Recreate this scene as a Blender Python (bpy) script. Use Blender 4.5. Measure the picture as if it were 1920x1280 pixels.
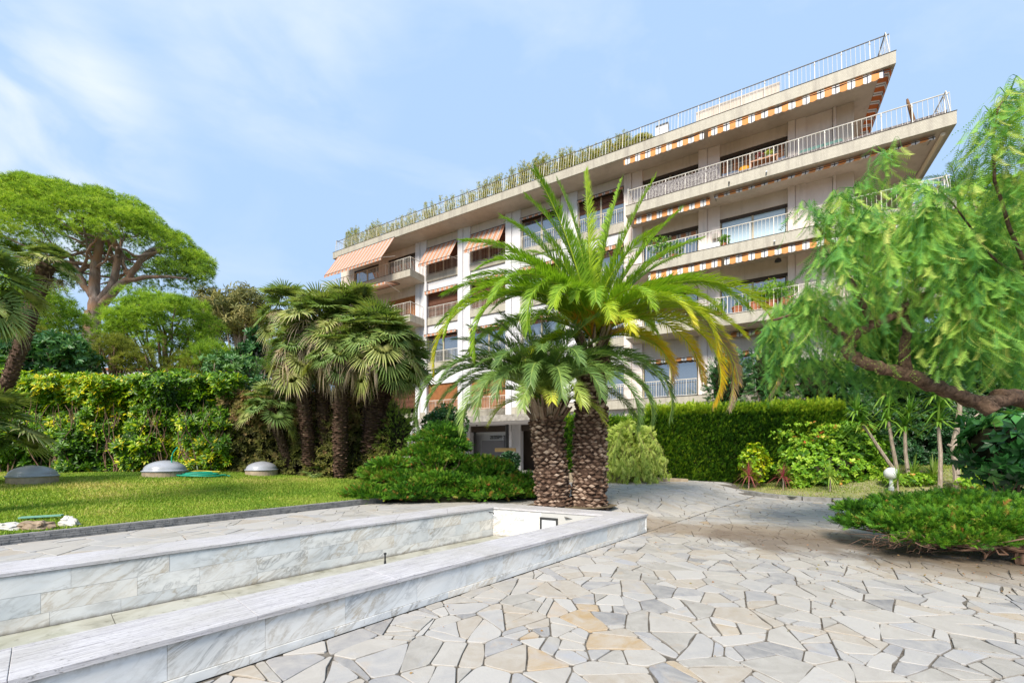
import bpy, math, random
import numpy as np
from mathutils import Vector
R_ = math.radians
rng = np.random.default_rng(7)
random.seed(7)
scene = bpy.context.scene
for o in list(bpy.data.objects):
    bpy.data.objects.remove(o)
C = scene.collection

# ------------------------------------------------------------------ camera
cam_data = bpy.data.cameras.new('camera')
cam = bpy.data.objects.new('camera', cam_data)
C.objects.link(cam)
cam.location = (0, 0, 1.5)
cam.rotation_euler = (R_(90), 0, 0)
cam_data.sensor_width = 36
cam_data.lens = 790 / 1920 * 36
cam_data.shift_y = 205 / 1920
cam_data.clip_start = 0.05
cam_data.clip_end = 3000
scene.camera = cam

# ------------------------------------------------------------------ sky, sun, exposure
SUN_AZ = 204     # degrees clockwise from +Y: light comes from behind the camera, left
SUN_EL = 42
world = bpy.data.worlds.new('World')
scene.world = world
world.use_nodes = True
wn = world.node_tree
wn.nodes.clear()
def WN(t, **k):
    n = wn.nodes.new(t)
    for a, b in k.items():
        setattr(n, a, b)
    return n
def WL(a, b): wn.links.new(a, b)
w_out = WN('ShaderNodeOutputWorld')
w_bg = WN('ShaderNodeBackground')
w_sky = WN('ShaderNodeTexSky')
w_sky.sky_type = 'NISHITA'
w_sky.sun_disc = False
w_sky.sun_elevation = R_(SUN_EL)
w_sky.sun_rotation = R_(SUN_AZ)
w_sky.air_density = 1.0
w_sky.dust_density = 1.0
w_tc = WN('ShaderNodeTexCoord')
w_map = WN('ShaderNodeMapping')
w_map.inputs['Scale'].default_value = (1.0, 1.0, 2.2)
w_map.inputs['Location'].default_value = (0.35, 0.1, 0.2)
WL(w_tc.outputs['Generated'], w_map.inputs['Vector'])
w_n1 = WN('ShaderNodeTexNoise')
w_n1.inputs['Scale'].default_value = 2.1
w_n1.inputs['Detail'].default_value = 7
w_n1.inputs['Roughness'].default_value = 0.55
w_n1.inputs['Distortion'].default_value = 0.6
WL(w_map.outputs[0], w_n1.inputs['Vector'])
w_r = WN('ShaderNodeValToRGB')
w_r.color_ramp.elements[0].position = 0.50
w_r.color_ramp.elements[0].color = (0, 0, 0, 1)
w_r.color_ramp.elements[1].position = 1.0
w_r.color_ramp.elements[1].color = (1, 1, 1, 1)
WL(w_n1.outputs['Fac'], w_r.inputs[0])
# thin cloud banks: two soft patches of high cloud on the left
fac = w_r.outputs[0]
def cloud_patch(fac, px, py, width, amount):
    d = Vector(((px - 960) / 790, 1, (845 - py) / 790)).normalized()
    dot = WN('ShaderNodeVectorMath', operation='DOT_PRODUCT')
    nrm = WN('ShaderNodeVectorMath', operation='NORMALIZE')
    WL(w_tc.outputs['Generated'], nrm.inputs[0])
    WL(nrm.outputs[0], dot.inputs[0])
    dot.inputs[1].default_value = d
    mr = WN('ShaderNodeMapRange', interpolation_type='SMOOTHSTEP')
    mr.inputs[1].default_value = math.cos(R_(width))
    mr.inputs[2].default_value = 1
    mr.inputs[3].default_value = 0
    mr.inputs[4].default_value = amount
    WL(dot.outputs['Value'], mr.inputs[0])
    n2 = WN('ShaderNodeTexNoise')
    n2.inputs['Scale'].default_value = 5
    n2.inputs['Detail'].default_value = 8
    n2.inputs['Distortion'].default_value = 0.4
    WL(w_map.outputs[0], n2.inputs['Vector'])
    r2 = WN('ShaderNodeMapRange')
    r2.inputs[1].default_value = 0.35
    r2.inputs[2].default_value = 0.62
    WL(n2.outputs['Fac'], r2.inputs[0])
    mm = WN('ShaderNodeMath', operation='MULTIPLY')
    WL(mr.outputs[0], mm.inputs[0]); WL(r2.outputs[0], mm.inputs[1])
    ad = WN('ShaderNodeMath', operation='ADD', use_clamp=True)
    WL(fac, ad.inputs[0]); WL(mm.outputs[0], ad.inputs[1])
    return ad.outputs[0]
fac = cloud_patch(fac, 0, 260, 14, 1.15)
fac = cloud_patch(fac, 520, 30, 13, .5)
w_scl = WN('ShaderNodeMath', operation='MULTIPLY_ADD')
w_scl.inputs[1].default_value = 0.85
w_scl.inputs[2].default_value = 0.10
WL(fac, w_scl.inputs[0])
# thin even veil over the clear sky, then the brighter cloud
w_veil = WN('ShaderNodeMixRGB')
w_veil.inputs['Fac'].default_value = 0.88
w_veil.inputs['Color2'].default_value = (2.4, 3.6, 5.4, 1)
WL(w_sky.outputs[0], w_veil.inputs['Color1'])
w_mix = WN('ShaderNodeMixRGB')
w_mix.inputs['Color2'].default_value = (4.3, 4.8, 5.3, 1)
WL(w_scl.outputs[0], w_mix.inputs['Fac'])
WL(w_veil.outputs[0], w_mix.inputs['Color1'])
WL(w_mix.outputs[0], w_bg.inputs['Color'])
w_bg.inputs['Strength'].default_value = 0.10
WL(w_bg.outputs[0], w_out.inputs[0])

sun_data = bpy.data.lights.new('sun', 'SUN')
sun_data.energy = 3.3
sun_data.angle = R_(18)
sun_data.color = (1.0, 0.93, 0.82)
sun = bpy.data.objects.new('sun', sun_data)
C.objects.link(sun)
sun.rotation_euler = (R_(90 - SUN_EL), 0, R_(180 - SUN_AZ))
sun.location = (-20, -20, 40)
scene.view_settings.view_transform = 'Standard'
scene.view_settings.look = 'None'
scene.view_settings.exposure = 1.0
scene.view_settings.gamma = 1
scene.view_settings.use_curve_mapping = False
scene.render.engine = 'CYCLES'
scene.cycles.max_bounces = 6
scene.cycles.transparent_max_bounces = 8

# ------------------------------------------------------------------ helpers
def wp(px, py, H):
    """point of height H seen at photo pixel (used while laying the garden out)"""
    Y = 790 * (1.5 - H) / (py - 845)
    return Vector(((px - 960) / 790 * Y, Y, H))
def wd(px, py, Y):
    return Vector(((px - 960) / 790 * Y, Y, 1.5 + (845 - py) / 790 * Y))

def tag(o, label=None, cat=None, group=None, kind=None):
    if label: o['label'] = label
    if cat: o['category'] = cat
    if group: o['group'] = group
    if kind: o['kind'] = kind
    return o
def empty(name, loc=(0, 0, 0), rz=0, label=None, cat=None, group=None):
    o = bpy.data.objects.new(name, None)
    o.empty_display_size = 0.2
    C.objects.link(o)
    o.location = loc
    o.rotation_euler = (0, 0, rz)
    return tag(o, label, cat, group)
def link(name, me, mat=None, parent=None, loc=(0, 0, 0), rot=(0, 0, 0)):
    o = bpy.data.objects.new(name, me)
    C.objects.link(o)
    if mat is not None and not me.materials:
        for m in (mat if isinstance(mat, (list, tuple)) else [mat]):
            me.materials.append(m)
    o.parent = parent
    o.location = loc
    o.rotation_euler = rot
    return o

class MB:
    def __init__(s): s.v = []; s.f = []; s.m = []; s.cur = 0; s.val = []; s.cv = 0.5
    def add(s, vs, fs, mi=None, val=None):
        n = len(s.v)
        s.v += [tuple(p) for p in vs]
        s.val += [s.cv if val is None else val] * len(vs)
        for f in fs:
            s.f.append([i + n for i in f]); s.m.append(s.cur if mi is None else mi)
    def box(s, x0, x1, y0, y1, z0, z1, mi=None, val=None):
        vs = [(x0,y0,z0),(x1,y0,z0),(x1,y1,z0),(x0,y1,z0),(x0,y0,z1),(x1,y0,z1),(x1,y1,z1),(x0,y1,z1)]
        s.add(vs, [(0,3,2,1),(4,5,6,7),(0,1,5,4),(1,2,6,5),(2,3,7,6),(3,0,4,7)], mi, val)
    def obox(s, o, ax, ay, az, x0, x1, y0, y1, z0, z1, mi=None, val=None):
        """box in an oblique frame with origin o and axes ax ay az"""
        P = lambda x, y, z: tuple(o + ax * x + ay * y + az * z)
        vs = [P(x0,y0,z0),P(x1,y0,z0),P(x1,y1,z0),P(x0,y1,z0),P(x0,y0,z1),P(x1,y0,z1),P(x1,y1,z1),P(x0,y1,z1)]
        s.add(vs, [(0,3,2,1),(4,5,6,7),(0,1,5,4),(1,2,6,5),(2,3,7,6),(3,0,4,7)], mi, val)
    def bar(s, a, b, r, n=5, r2=None):
        s.tube([a, b], [r, r if r2 is None else r2], n)
    def tube(s, pts, rad, n=8, cap=True, mi=None, val=None):
        pts = [Vector(p) for p in pts]
        if not isinstance(rad, (list, tuple)): rad = [rad] * len(pts)
        vs = []
        up = None
        for i, p in enumerate(pts):
            t = (pts[min(i + 1, len(pts) - 1)] - pts[max(i - 1, 0)])
            t = t.normalized() if t.length > 1e-9 else Vector((0, 0, 1))
            if up is None:
                up = t.cross(Vector((0.31, 0.77, 0.2)))
                if up.length < 0.05: up = t.cross(Vector((1, 0, 0)))
                up.normalize()
            up = (up - t * up.dot(t)).normalized()
            sd = t.cross(up)
            for k in range(n):
                a = 2 * math.pi * k / n
                vs.append(p + (up * math.cos(a) + sd * math.sin(a)) * rad[i])
        fs = []
        for i in range(len(pts) - 1):
            for k in range(n):
                k2 = (k + 1) % n
                fs.append((i*n+k, i*n+k2, (i+1)*n+k2, (i+1)*n+k))
        if cap:
            fs.append(tuple(range(n))[::-1])
            fs.append(tuple((len(pts)-1)*n + k for k in range(n)))
        s.add(vs, fs, mi, val)
    def lathe(s, prof, n=24, c=(0, 0, 0), mi=None):
        vs = []
        for r, z in prof:
            for k in range(n):
                a = 2*math.pi*k/n
                vs.append((c[0]+r*math.cos(a), c[1]+r*math.sin(a), c[2]+z))
        fs = []
        for i in range(len(prof)-1):
            for k in range(n):
                k2 = (k+1) % n
                fs.append((i*n+k, i*n+k2, (i+1)*n+k2, (i+1)*n+k))
        fs.append(tuple(range(n))[::-1]); fs.append(tuple((len(prof)-1)*n+k for k in range(n)))
        s.add(vs, fs, mi)
    def prism(s, poly, z0, z1, mi=None, val=None, cham=0.0, zf=None):
        n = len(poly)
        zf = zf or (lambda x, y: 0.0)
        if cham:
            cx = sum(p[0] for p in poly)/n; cy = sum(p[1] for p in poly)/n
            top = []
            for x, y in poly:
                dx, dy = cx-x, cy-y; l = math.hypot(dx, dy)+1e-9
                top.append((x+dx/l*cham, y+dy/l*cham))
            vs = [(x,y,z0+zf(x,y)) for x,y in poly]+[(x,y,z1-cham*0.7+zf(x,y)) for x,y in poly]+[(x,y,z1+zf(x,y)) for x,y in top]
            fs = [tuple(2*n+k for k in range(n))]
            for k in range(n):
                k2=(k+1)%n
                fs += [(k,k2,n+k2,n+k),(n+k,n+k2,2*n+k2,2*n+k)]
        else:
            vs = [(x,y,z0+zf(x,y)) for x,y in poly]+[(x,y,z1+zf(x,y)) for x,y in poly]
            fs = [tuple(n+k for k in range(n))]
            for k in range(n):
                k2=(k+1)%n
                fs.append((k,k2,n+k2,n+k))
        s.add(vs, fs, mi, val)
    def mesh(s, name, smooth=False):
        me = bpy.data.meshes.new(name)
        me.from_pydata(s.v, [], s.f)
        if any(s.m): me.polygons.foreach_set('material_index', s.m)
        if smooth: me.polygons.foreach_set('use_smooth', [True]*len(s.f))
        at = me.attributes.new('v', 'FLOAT', 'POINT')
        at.data.foreach_set('value', s.val)
        me.update()
        return me
    def build(s, name, mat, parent=None, smooth=False, kind=None, label=None, loc=(0,0,0), rot=(0,0,0)):
        o = link(name, s.mesh(name, smooth), mat, parent, loc, rot)
        return tag(o, label, None, None, kind)

def tri_mesh(name, V, F, vals, smooth=False):
    me = bpy.data.meshes.new(name)
    V = np.ascontiguousarray(V, dtype=np.float32).reshape(-1, 3)
    F = np.ascontiguousarray(F, dtype=np.int32).reshape(-1, 3)
    me.vertices.add(len(V)); me.vertices.foreach_set('co', V.ravel())
    me.loops.add(F.size); me.loops.foreach_set('vertex_index', F.ravel())
    me.polygons.add(len(F))
    me.polygons.foreach_set('loop_start', np.arange(0, F.size, 3, dtype=np.int32))
    me.polygons.foreach_set('loop_total', np.full(len(F), 3, dtype=np.int32))
    if smooth: me.polygons.foreach_set('use_smooth', np.ones(len(F), dtype=bool))
    me.update(calc_edges=True)
    at = me.attributes.new('v', 'FLOAT', 'POINT')
    at.data.foreach_set('value', np.ascontiguousarray(vals, dtype=np.float32).ravel())
    return me

def frames(d, roll=None):
    d = d / (np.linalg.norm(d, axis=1, keepdims=True) + 1e-9)
    h = np.where(np.abs(d[:, 2:3]) < 0.95, np.array([[0, 0, 1.0]]), np.array([[1.0, 0, 0]]))
    x = np.cross(h, d); x /= np.linalg.norm(x, axis=1, keepdims=True) + 1e-9
    y = np.cross(d, x)
    if roll is not None:
        c, s_ = np.cos(roll)[:, None], np.sin(roll)[:, None]
        x, y = x * c + y * s_, y * c - x * s_
    return np.stack([x, y, d], axis=2)

def scatter(T, F, pos, Rm, sc, val, tval=None):
    """copies of template T,F at pos with frames Rm, scales sc and colour values val"""
    N, K = len(pos), len(T)
    V = np.einsum('nij,kj->nki', Rm, T) * np.asarray(sc).reshape(N, 1, 1) + pos[:, None, :]
    FF = F[None, :, :] + (np.arange(N) * K)[:, None, None]
    vv = np.repeat(np.asarray(val)[:, None], K, axis=1)
    if tval is not None: vv = vv + tval[None, :]
    return V.reshape(-1, 3), FF.reshape(-1, 3), vv.ravel()
def joinset(parts):
    Vs, Fs, vs, n = [], [], [], 0
    for V, F, v in parts:
        Vs.append(V); Fs.append(F + n); vs.append(v); n += len(V)
    return np.concatenate(Vs), np.concatenate(Fs), np.concatenate(vs)

# ---- leaf templates (local z is the growing direction)
def t_rosette(n=7, L=1.0, w=0.28, tilt=60, fold=0.12, inner=0.0, seed=1):
    r = np.random.default_rng(seed); V = []; F = []; tv = []
    for k in range(n):
        a = 2*math.pi*k/n + r.normal(0, .25); e = R_(tilt + r.normal(0, 14)); l = L*r.uniform(.75, 1.1)
        d = np.array([math.cos(a)*math.sin(e), math.sin(a)*math.sin(e), math.cos(e)])
        s = np.array([-math.sin(a), math.cos(a), 0]); nn = np.cross(s, d)
        b = len(V)
        V += [d*inner, d*l*.55 + s*w*.5*l - nn*fold*w, d*l*.55 - s*w*.5*l - nn*fold*w, d*l - np.array([0,0,.12*l])]
        F += [(b, b+1, b+3), (b, b+3, b+2)]
        t = r.normal(0, .06); tv += [t-.05, t, t, t+.04]
    return np.array(V), np.array(F), np.array(tv)
def t_tuft(n=12, L=1.0, w=0.06, mx=75, seed=1):
    r = np.random.default_rng(seed); V = []; F = []; tv = []
    for k in range(n):
        a = r.uniform(0, 2*math.pi); e = R_(mx)*math.sqrt(r.uniform(0.02, 1)); l = L*r.uniform(.7, 1.1)
        d = np.array([math.cos(a)*math.sin(e), math.sin(a)*math.sin(e), math.cos(e)])
        s = np.cross(d, r.normal(size=3)); s /= np.linalg.norm(s)
        b = len(V)
        V += [s*w*.5*l, -s*w*.5*l, d*l]; F += [(b, b+1, b+2)]
        t = r.normal(0, .05); tv += [t-.1, t-.1, t+.08]
    return np.array(V), np.array(F), np.array(tv)
def t_spray(n=9, L=1.0, w=0.10, leaf=0.32, flat=0.35, seed=1):
    """feathery conifer spray along z"""
    r = np.random.default_rng(seed); V = []; F = []; tv = []
    V += [(-w*.25, 0, 0), (w*.25, 0, 0), (0, 0, L)]; F += [(0, 1, 2)]; tv += [-.1, -.1, .05]
    for k in range(n):
        z = L*(0.1 + .85*k/n); sg = 1 if k % 2 else -1
        l = leaf*L*(1.1 - .6*k/n)*r.uniform(.8, 1.2)
        d = np.array([sg*math.sin(R_(48)), r.normal(0, flat), math.cos(R_(48))]); d /= np.linalg.norm(d)
        s = np.cross(d, np.array([0, 1, .3]));  s /= np.linalg.norm(s)
        p = np.array([0, 0, z]); b = len(V)
        V += [p + s*w*.4*L, p - s*w*.4*L, p + d*l]; F += [(b, b+1, b+2)]
        tv += [-.06, -.06, .06]
    return np.array(V, dtype=float), np.array(F), np.array(tv)
def t_pinnate(n=13, L=1.0, leaf=0.2, w=0.028, curl=0.25, seed=1):
    r = np.random.default_rng(seed); V = []; F = []; tv = []
    def P(t): return np.array([0, curl*L*t*t, L*t])
    for i in range(3):
        a, b_ = P(i/3), P((i+1)/3); b = len(V)
        V += [a+(.006*L, 0, 0), a-(.006*L, 0, 0), b_]; F += [(b, b+1, b+2)]; tv += [0]*3
    for k in range(n):
        for sg in (-1, 1):
            t = .1+.9*k/n; p = P(t); l = leaf*L*(1-.45*abs(t-.45))*r.uniform(.85, 1.1)
            d = np.array([sg*.86, .12+r.normal(0, .08), .5]); d /= np.linalg.norm(d)
            q = np.array([0, .1, 1.0]); b = len(V)
            V += [p - q*w*.5*L, p + q*w*.5*L, p + d*l]; F += [(b, b+1, b+2)]; tv += [0, 0, .05]
    return np.array(V), np.array(F), np.array(tv)

# ------------------------------------------------------------------ materials
def srgb(h):
    c = [int(h[i:i+2], 16)/255 for i in (0, 2, 4)]
    return tuple(x/12.92 if x <= .04045 else ((x+.055)/1.055)**2.4 for x in c) + (1,)
class Mat:
    def __init__(s, name, rough=0.7, spec=0.3):
        s.m = bpy.data.materials.new(name); s.m.use_nodes = True
        s.t = s.m.node_tree; s.b = s.t.nodes['Principled BSDF']
        s.b.inputs['Roughness'].default_value = rough
        s.b.inputs['Specular IOR Level'].default_value = spec
        s.tc = None
    def n(s, t, **k):
        n = s.t.nodes.new(t)
        for a, b in k.items(): setattr(n, a, b)
        return n
    def l(s, a, b): s.t.links.new(a, b)
    def coord(s, which='Object', scale=(1,1,1), rot=(0,0,0)):
        if s.tc is None: s.tc = s.n('ShaderNodeTexCoord')
        mp = s.n('ShaderNodeMapping')
        mp.inputs['Scale'].default_value = scale
        mp.inputs['Rotation'].default_value = rot
        s.l(s.tc.outputs[which], mp.inputs[0])
        return mp.outputs[0]
    def pos(s, scale=(1,1,1), rot=(0,0,0)):
        g = s.n('ShaderNodeNewGeometry'); mp = s.n('ShaderNodeMapping')
        mp.inputs['Scale'].default_value = scale; mp.inputs['Rotation'].default_value = rot
        s.l(g.outputs['Position'], mp.inputs[0]); return mp.outputs[0]
    def noise(s, vec, scale=5, detail=5, rough=.55, dist=0, w=None):
        n = s.n('ShaderNodeTexNoise')
        n.inputs['Scale'].default_value = scale; n.inputs['Detail'].default_value = detail
        n.inputs['Roughness'].default_value = rough; n.inputs['Distortion'].default_value = dist
        if w is not None:
            n.noise_dimensions = '4D'; s.l(w, n.inputs['W'])
        s.l(vec, n.inputs['Vector']); return n.outputs['Fac']
    def ramp(s, fac, stops, interp='LINEAR'):
        r = s.n('ShaderNodeValToRGB'); r.color_ramp.interpolation = interp
        e = r.color_ramp.elements
        while len(e) > 1: e.remove(e[-1])
        for i, (p, c) in enumerate(stops):
            c = c if isinstance(c, tuple) else srgb(c)
            if len(c) == 3: c = c + (1,)
            if i == 0: e[0].position = p; e[0].color = c
            else:
                q = e.new(p); q.color = c
        s.l(fac, r.inputs[0]); return r.outputs[0]
    def mix(s, fac, a, b, mode='MIX'):
        m = s.n('ShaderNodeMixRGB', blend_type=mode)
        for i, x in ((0, fac), (1, a), (2, b)):
            if isinstance(x, (int, float)): m.inputs[i].default_value = x
            elif isinstance(x, tuple): m.inputs[i].default_value = x if len(x) == 4 else x+(1,)
            elif isinstance(x, str): m.inputs[i].default_value = srgb(x)
            else: s.l(x, m.inputs[i])
        return m.outputs[0]
    def math(s, op, a, b=0.0, c=None):
        m = s.n('ShaderNodeMath', operation=op)
        for i, x in enumerate((a, b) if c is None else (a, b, c)):
            if isinstance(x, (int, float)): m.inputs[i].default_value = x
            else: s.l(x, m.inputs[i])
        return m.outputs[0]
    def attr(s, name='v'):
        a = s.n('ShaderNodeAttribute'); a.attribute_name = name; return a.outputs['Fac']
    def rand(s):
        return s.n('ShaderNodeObjectInfo').outputs['Random']
    def color(s, c):
        if isinstance(c, tuple): s.b.inputs['Base Color'].default_value = c if len(c) == 4 else c+(1,)
        elif isinstance(c, str): s.b.inputs['Base Color'].default_value = srgb(c)
        else: s.l(c, s.b.inputs['Base Color'])
        s.c = c; return s
    def bump(s, h, strength=.3, dist=.02):
        b = s.n('ShaderNodeBump'); b.inputs['Strength'].default_value = strength; b.inputs['Distance'].default_value = dist
        s.l(h, b.inputs['Height']); s.l(b.outputs[0], s.b.inputs['Normal']); return s
    def translucent(s, amt=.35, tint=(1.0, 1.0, .5, 1)):
        tr = s.n('ShaderNodeBsdfTranslucent'); mx = s.n('ShaderNodeMixShader')
        col = s.mix(1.0, s.c, tint, 'MULTIPLY')
        s.l(col, tr.inputs[0]); mx.inputs[0].default_value = amt
        s.l(s.b.outputs[0], mx.inputs[1]); s.l(tr.outputs[0], mx.inputs[2])
        out = [n for n in s.t.nodes if n.type == 'OUTPUT_MATERIAL'][0]
        s.l(mx.outputs[0], out.inputs[0]); return s

def foliage(name, stops, trans=.35, rough=.5, spec=.3, noise=.25, nscale=1.2):
    m = Mat(name, rough, spec)
    v = m.attr('v')
    nz = m.noise(m.pos(), nscale, 3)
    v2 = m.math('ADD', v, m.math('MULTIPLY', m.math('SUBTRACT', nz, .5), noise))
    c = m.ramp(v2, stops)
    m.color(c).translucent(trans)
    return m.m
def simple(name, c, rough=.6, spec=.3, metal=0, nz=0.0, nscale=8, c2=None, bump=0, bscale=40):
    m = Mat(name, rough, spec)
    m.b.inputs['Metallic'].default_value = metal
    if c2:
        m.color(m.mix(m.ramp(m.noise(m.pos(), nscale, 6), [(.35, (0,0,0,1)), (.65, (1,1,1,1))]), c, c2))
    else: m.color(c if isinstance(c, tuple) else srgb(c))
    if bump: m.bump(m.noise(m.pos(), bscale, 5), bump, .01)
    return m.m

M = {}
# marble cladding, each tile its own veins
def marble(name):
    m = Mat(name, .35, .4)
    w = m.math('MULTIPLY', m.rand(), 40.0)
    sp = m.n('ShaderNodeSeparateXYZ'); m.l(m.coord('Object'), sp.inputs[0])
    s_ = m.math('ADD', m.math('MULTIPLY', sp.outputs[0], .9), m.math('MULTIPLY', sp.outputs[1], .45))
    z_ = sp.outputs[2]
    a_ = m.math('ADD', m.math('MULTIPLY', s_, .80*.9), m.math('MULTIPLY', z_, .60*.9))
    b_ = m.math('ADD', m.math('MULTIPLY', s_, -.60*2.6), m.math('MULTIPLY', z_, .80*2.6))
    cb = m.n('ShaderNodeCombineXYZ'); m.l(a_, cb.inputs[0]); m.l(b_, cb.inputs[1]); vec = cb.outputs[0]
    n1 = m.noise(vec, 2.2, 10, .62, 1.3, w)
    band = m.math('ABSOLUTE', m.math('SUBTRACT', n1, .5))
    vein = m.ramp(band, [(0, (1,1,1,1)), (.012, (.55,.55,.55,1)), (.05, (.12,.12,.12,1)), (.09, (0,0,0,1))])
    dens = m.ramp(m.noise(vec, .9, 3, .5, 0, w), [(.38, (.15,.15,.15,1)), (.62, (1,1,1,1))])
    n2 = m.noise(vec, 1.1, 4, .5, .5, w)
    base = m.ramp(n2, [(.3, (0.552,0.567,0.575)), (.5, (0.720,0.714,0.701)), (.72, (0.792,0.766,0.730))])
    veinc = m.mix(m.ramp(m.noise(vec, 1.7, 3, .5, 0, w), [(.38, (0,0,0,1)), (.6, (1,1,1,1))]), (.14,.15,.16), (.36,.26,.13))
    tone = m.ramp(m.rand(), [(0, (.88,.91,.93)), (.35, (.96,.97,.98)), (.7, (1,1,.99)), (1, (1,.96,.90))])
    c = m.mix(m.math('MULTIPLY', m.math('MULTIPLY', vein, dens), .85), base, veinc)
    c = m.mix(1.0, c, tone, 'MULTIPLY')
    dirt = m.ramp(m.noise(m.pos((1,1,2.5)), 2.6, 8, .7), [(.52, (0,0,0,1)), (.75, (1,1,1,1))])
    c = m.mix(m.math('MULTIPLY', dirt, .4), c, (.30,.27,.22))
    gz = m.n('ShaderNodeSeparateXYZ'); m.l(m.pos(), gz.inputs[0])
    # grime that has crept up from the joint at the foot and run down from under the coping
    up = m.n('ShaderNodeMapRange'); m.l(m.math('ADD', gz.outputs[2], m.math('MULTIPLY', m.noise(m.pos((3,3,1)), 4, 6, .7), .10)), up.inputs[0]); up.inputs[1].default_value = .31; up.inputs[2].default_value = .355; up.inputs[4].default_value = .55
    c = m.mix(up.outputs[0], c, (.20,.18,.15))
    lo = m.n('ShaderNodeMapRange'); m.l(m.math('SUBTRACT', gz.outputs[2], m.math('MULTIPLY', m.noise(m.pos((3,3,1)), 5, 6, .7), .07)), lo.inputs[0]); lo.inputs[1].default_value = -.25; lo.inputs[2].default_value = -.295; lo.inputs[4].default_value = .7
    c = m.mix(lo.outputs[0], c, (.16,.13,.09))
    m.color(c); m.l(m.ramp(n1, [(0, (.25,.25,.25,1)), (1, (.5,.5,.5,1))]), m.b.inputs['Roughness'])
    return m.m
M['marble'] = marble('veined_marble')
def travertine():
    m = Mat('travertine', .7, .25)
    w = m.math('MULTIPLY', m.rand(), 30.0)
    g = m.noise(m.coord('Object', (1.2, 24, 24)), 2.6, 6, .68, .2, w)
    c = m.ramp(g, [(.30, (.22,.20,.21)), (.42, (.41,.39,.41)), (.55, (.53,.51,.52)), (.7, (.58,.56,.56))])
    pits = m.ramp(m.noise(m.coord('Object', (7, 40, 26)), 4, 4, .65, 0, w), [(.59, (0,0,0,1)), (.66, (1,1,1,1))])
    c = m.mix(m.math('MULTIPLY', pits, .75), c, (.10,.09,.085))
    big = m.noise(m.pos(), 1.3, 6, .65)
    c = m.mix(m.ramp(big, [(.42, (0,0,0,1)), (.72, (.6,.6,.6,1))]), c, (.36,.34,.30))
    m.color(c); m.bump(m.math('SUBTRACT', g, m.math('MULTIPLY', pits, .6)), .6, .008)
    return m.m
M['travertine'] = travertine()
def stone(name='crazy_paving_stone'):
    m = Mat(name, .6, .3)
    v = m.attr('v')
    tone = m.ramp(v, [(0, (0.210,0.204,0.208)), (.12, (0.279,0.271,0.275)), (.25, (0.349,0.335,0.326)), (.4, (0.310,0.287,0.256)), (.55, (0.380,0.351,0.316)),
                      (.72, (0.357,0.305,0.245)), (.86, (0.419,0.396,0.371)), (.95, (0.388,0.301,0.201)), (1, (0.388,0.271,0.148))], 'CONSTANT')
    w = m.math('MULTIPLY', v, 60.0)
    nz = m.noise(m.pos(), 4.5, 9, .65, 1.2, w)
    c = m.mix(m.ramp(nz, [(.35, (0,0,0,1)), (.68, (1,1,1,1))]), tone, m.mix(.7, tone, (.46,.43,.39)))
    rust = m.ramp(m.noise(m.pos(), 1.5, 6, .6, 1.5, w), [(.60, (0,0,0,1)), (.72, (1,1,1,1))])
    c = m.mix(m.math('MULTIPLY', rust, .45), c, (.48,.33,.19))
    blue = m.ramp(m.noise(m.pos(), 1.1, 5, .6, 1.0, w), [(.60, (0,0,0,1)), (.75, (1,1,1,1))])
    c = m.mix(m.math('MULTIPLY', blue, .65), c, (.33,.35,.41))
    speck = m.ramp(m.noise(m.pos(), 34, 6, .7), [(.60, (0,0,0,1)), (.74, (1,1,1,1))])
    c = m.mix(m.math('MULTIPLY', speck, .45), c, (.22,.20,.17))
    # dirt that gathers in a band near the juniper bed, and painted juniper shade
    gpos = m.n('ShaderNodeNewGeometry')
    def stain_and_shade(a, b, r, strength, col, c):
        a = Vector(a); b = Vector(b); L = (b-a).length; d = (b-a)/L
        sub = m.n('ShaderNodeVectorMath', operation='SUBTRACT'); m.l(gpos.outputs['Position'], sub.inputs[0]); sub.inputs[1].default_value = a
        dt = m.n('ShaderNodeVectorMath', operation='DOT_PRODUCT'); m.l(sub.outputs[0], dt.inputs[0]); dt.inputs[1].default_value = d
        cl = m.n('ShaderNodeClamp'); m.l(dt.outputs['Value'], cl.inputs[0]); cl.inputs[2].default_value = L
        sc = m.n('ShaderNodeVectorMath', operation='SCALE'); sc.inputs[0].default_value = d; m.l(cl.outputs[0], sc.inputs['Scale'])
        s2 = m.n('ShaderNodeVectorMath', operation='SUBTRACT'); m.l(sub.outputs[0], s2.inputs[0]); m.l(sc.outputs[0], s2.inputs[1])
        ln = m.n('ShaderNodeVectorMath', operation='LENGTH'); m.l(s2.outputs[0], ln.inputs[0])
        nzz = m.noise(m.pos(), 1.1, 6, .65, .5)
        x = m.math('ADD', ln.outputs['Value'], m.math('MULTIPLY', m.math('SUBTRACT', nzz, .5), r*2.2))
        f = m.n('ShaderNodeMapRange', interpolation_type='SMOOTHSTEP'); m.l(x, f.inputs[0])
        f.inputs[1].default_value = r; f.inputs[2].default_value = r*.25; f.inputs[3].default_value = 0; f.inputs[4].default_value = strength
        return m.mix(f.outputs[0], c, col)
    c = stain_and_shade((2.9, 8.3, 0), (5.6, 7.6, 0), 1.05, .75, (.25,.19,.135), c)
    c = stain_and_shade((4.3, 7.1, 0), (8.6, 5.3, 0), 1.25, .85, (.17,.13,.10), c)
    c = stain_and_shade((5.4, 5.9, 0), (8.8, 5.0, 0), .75, .85, (.07,.055,.04), c)  # dark soil patch that also paints in the shadow under the right juniper
    c = stain_and_shade((5.2, 5.3, 0), (8.6, 4.2, 0), .8, .6, (.27,.21,.15), c)
    m.color(c)
    m.bump(m.math('ADD', nz, m.math('MULTIPLY', m.noise(m.pos(), 60, 4), .25)), .35, .012)
    return m.m
M['stone'] = stone()
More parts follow.
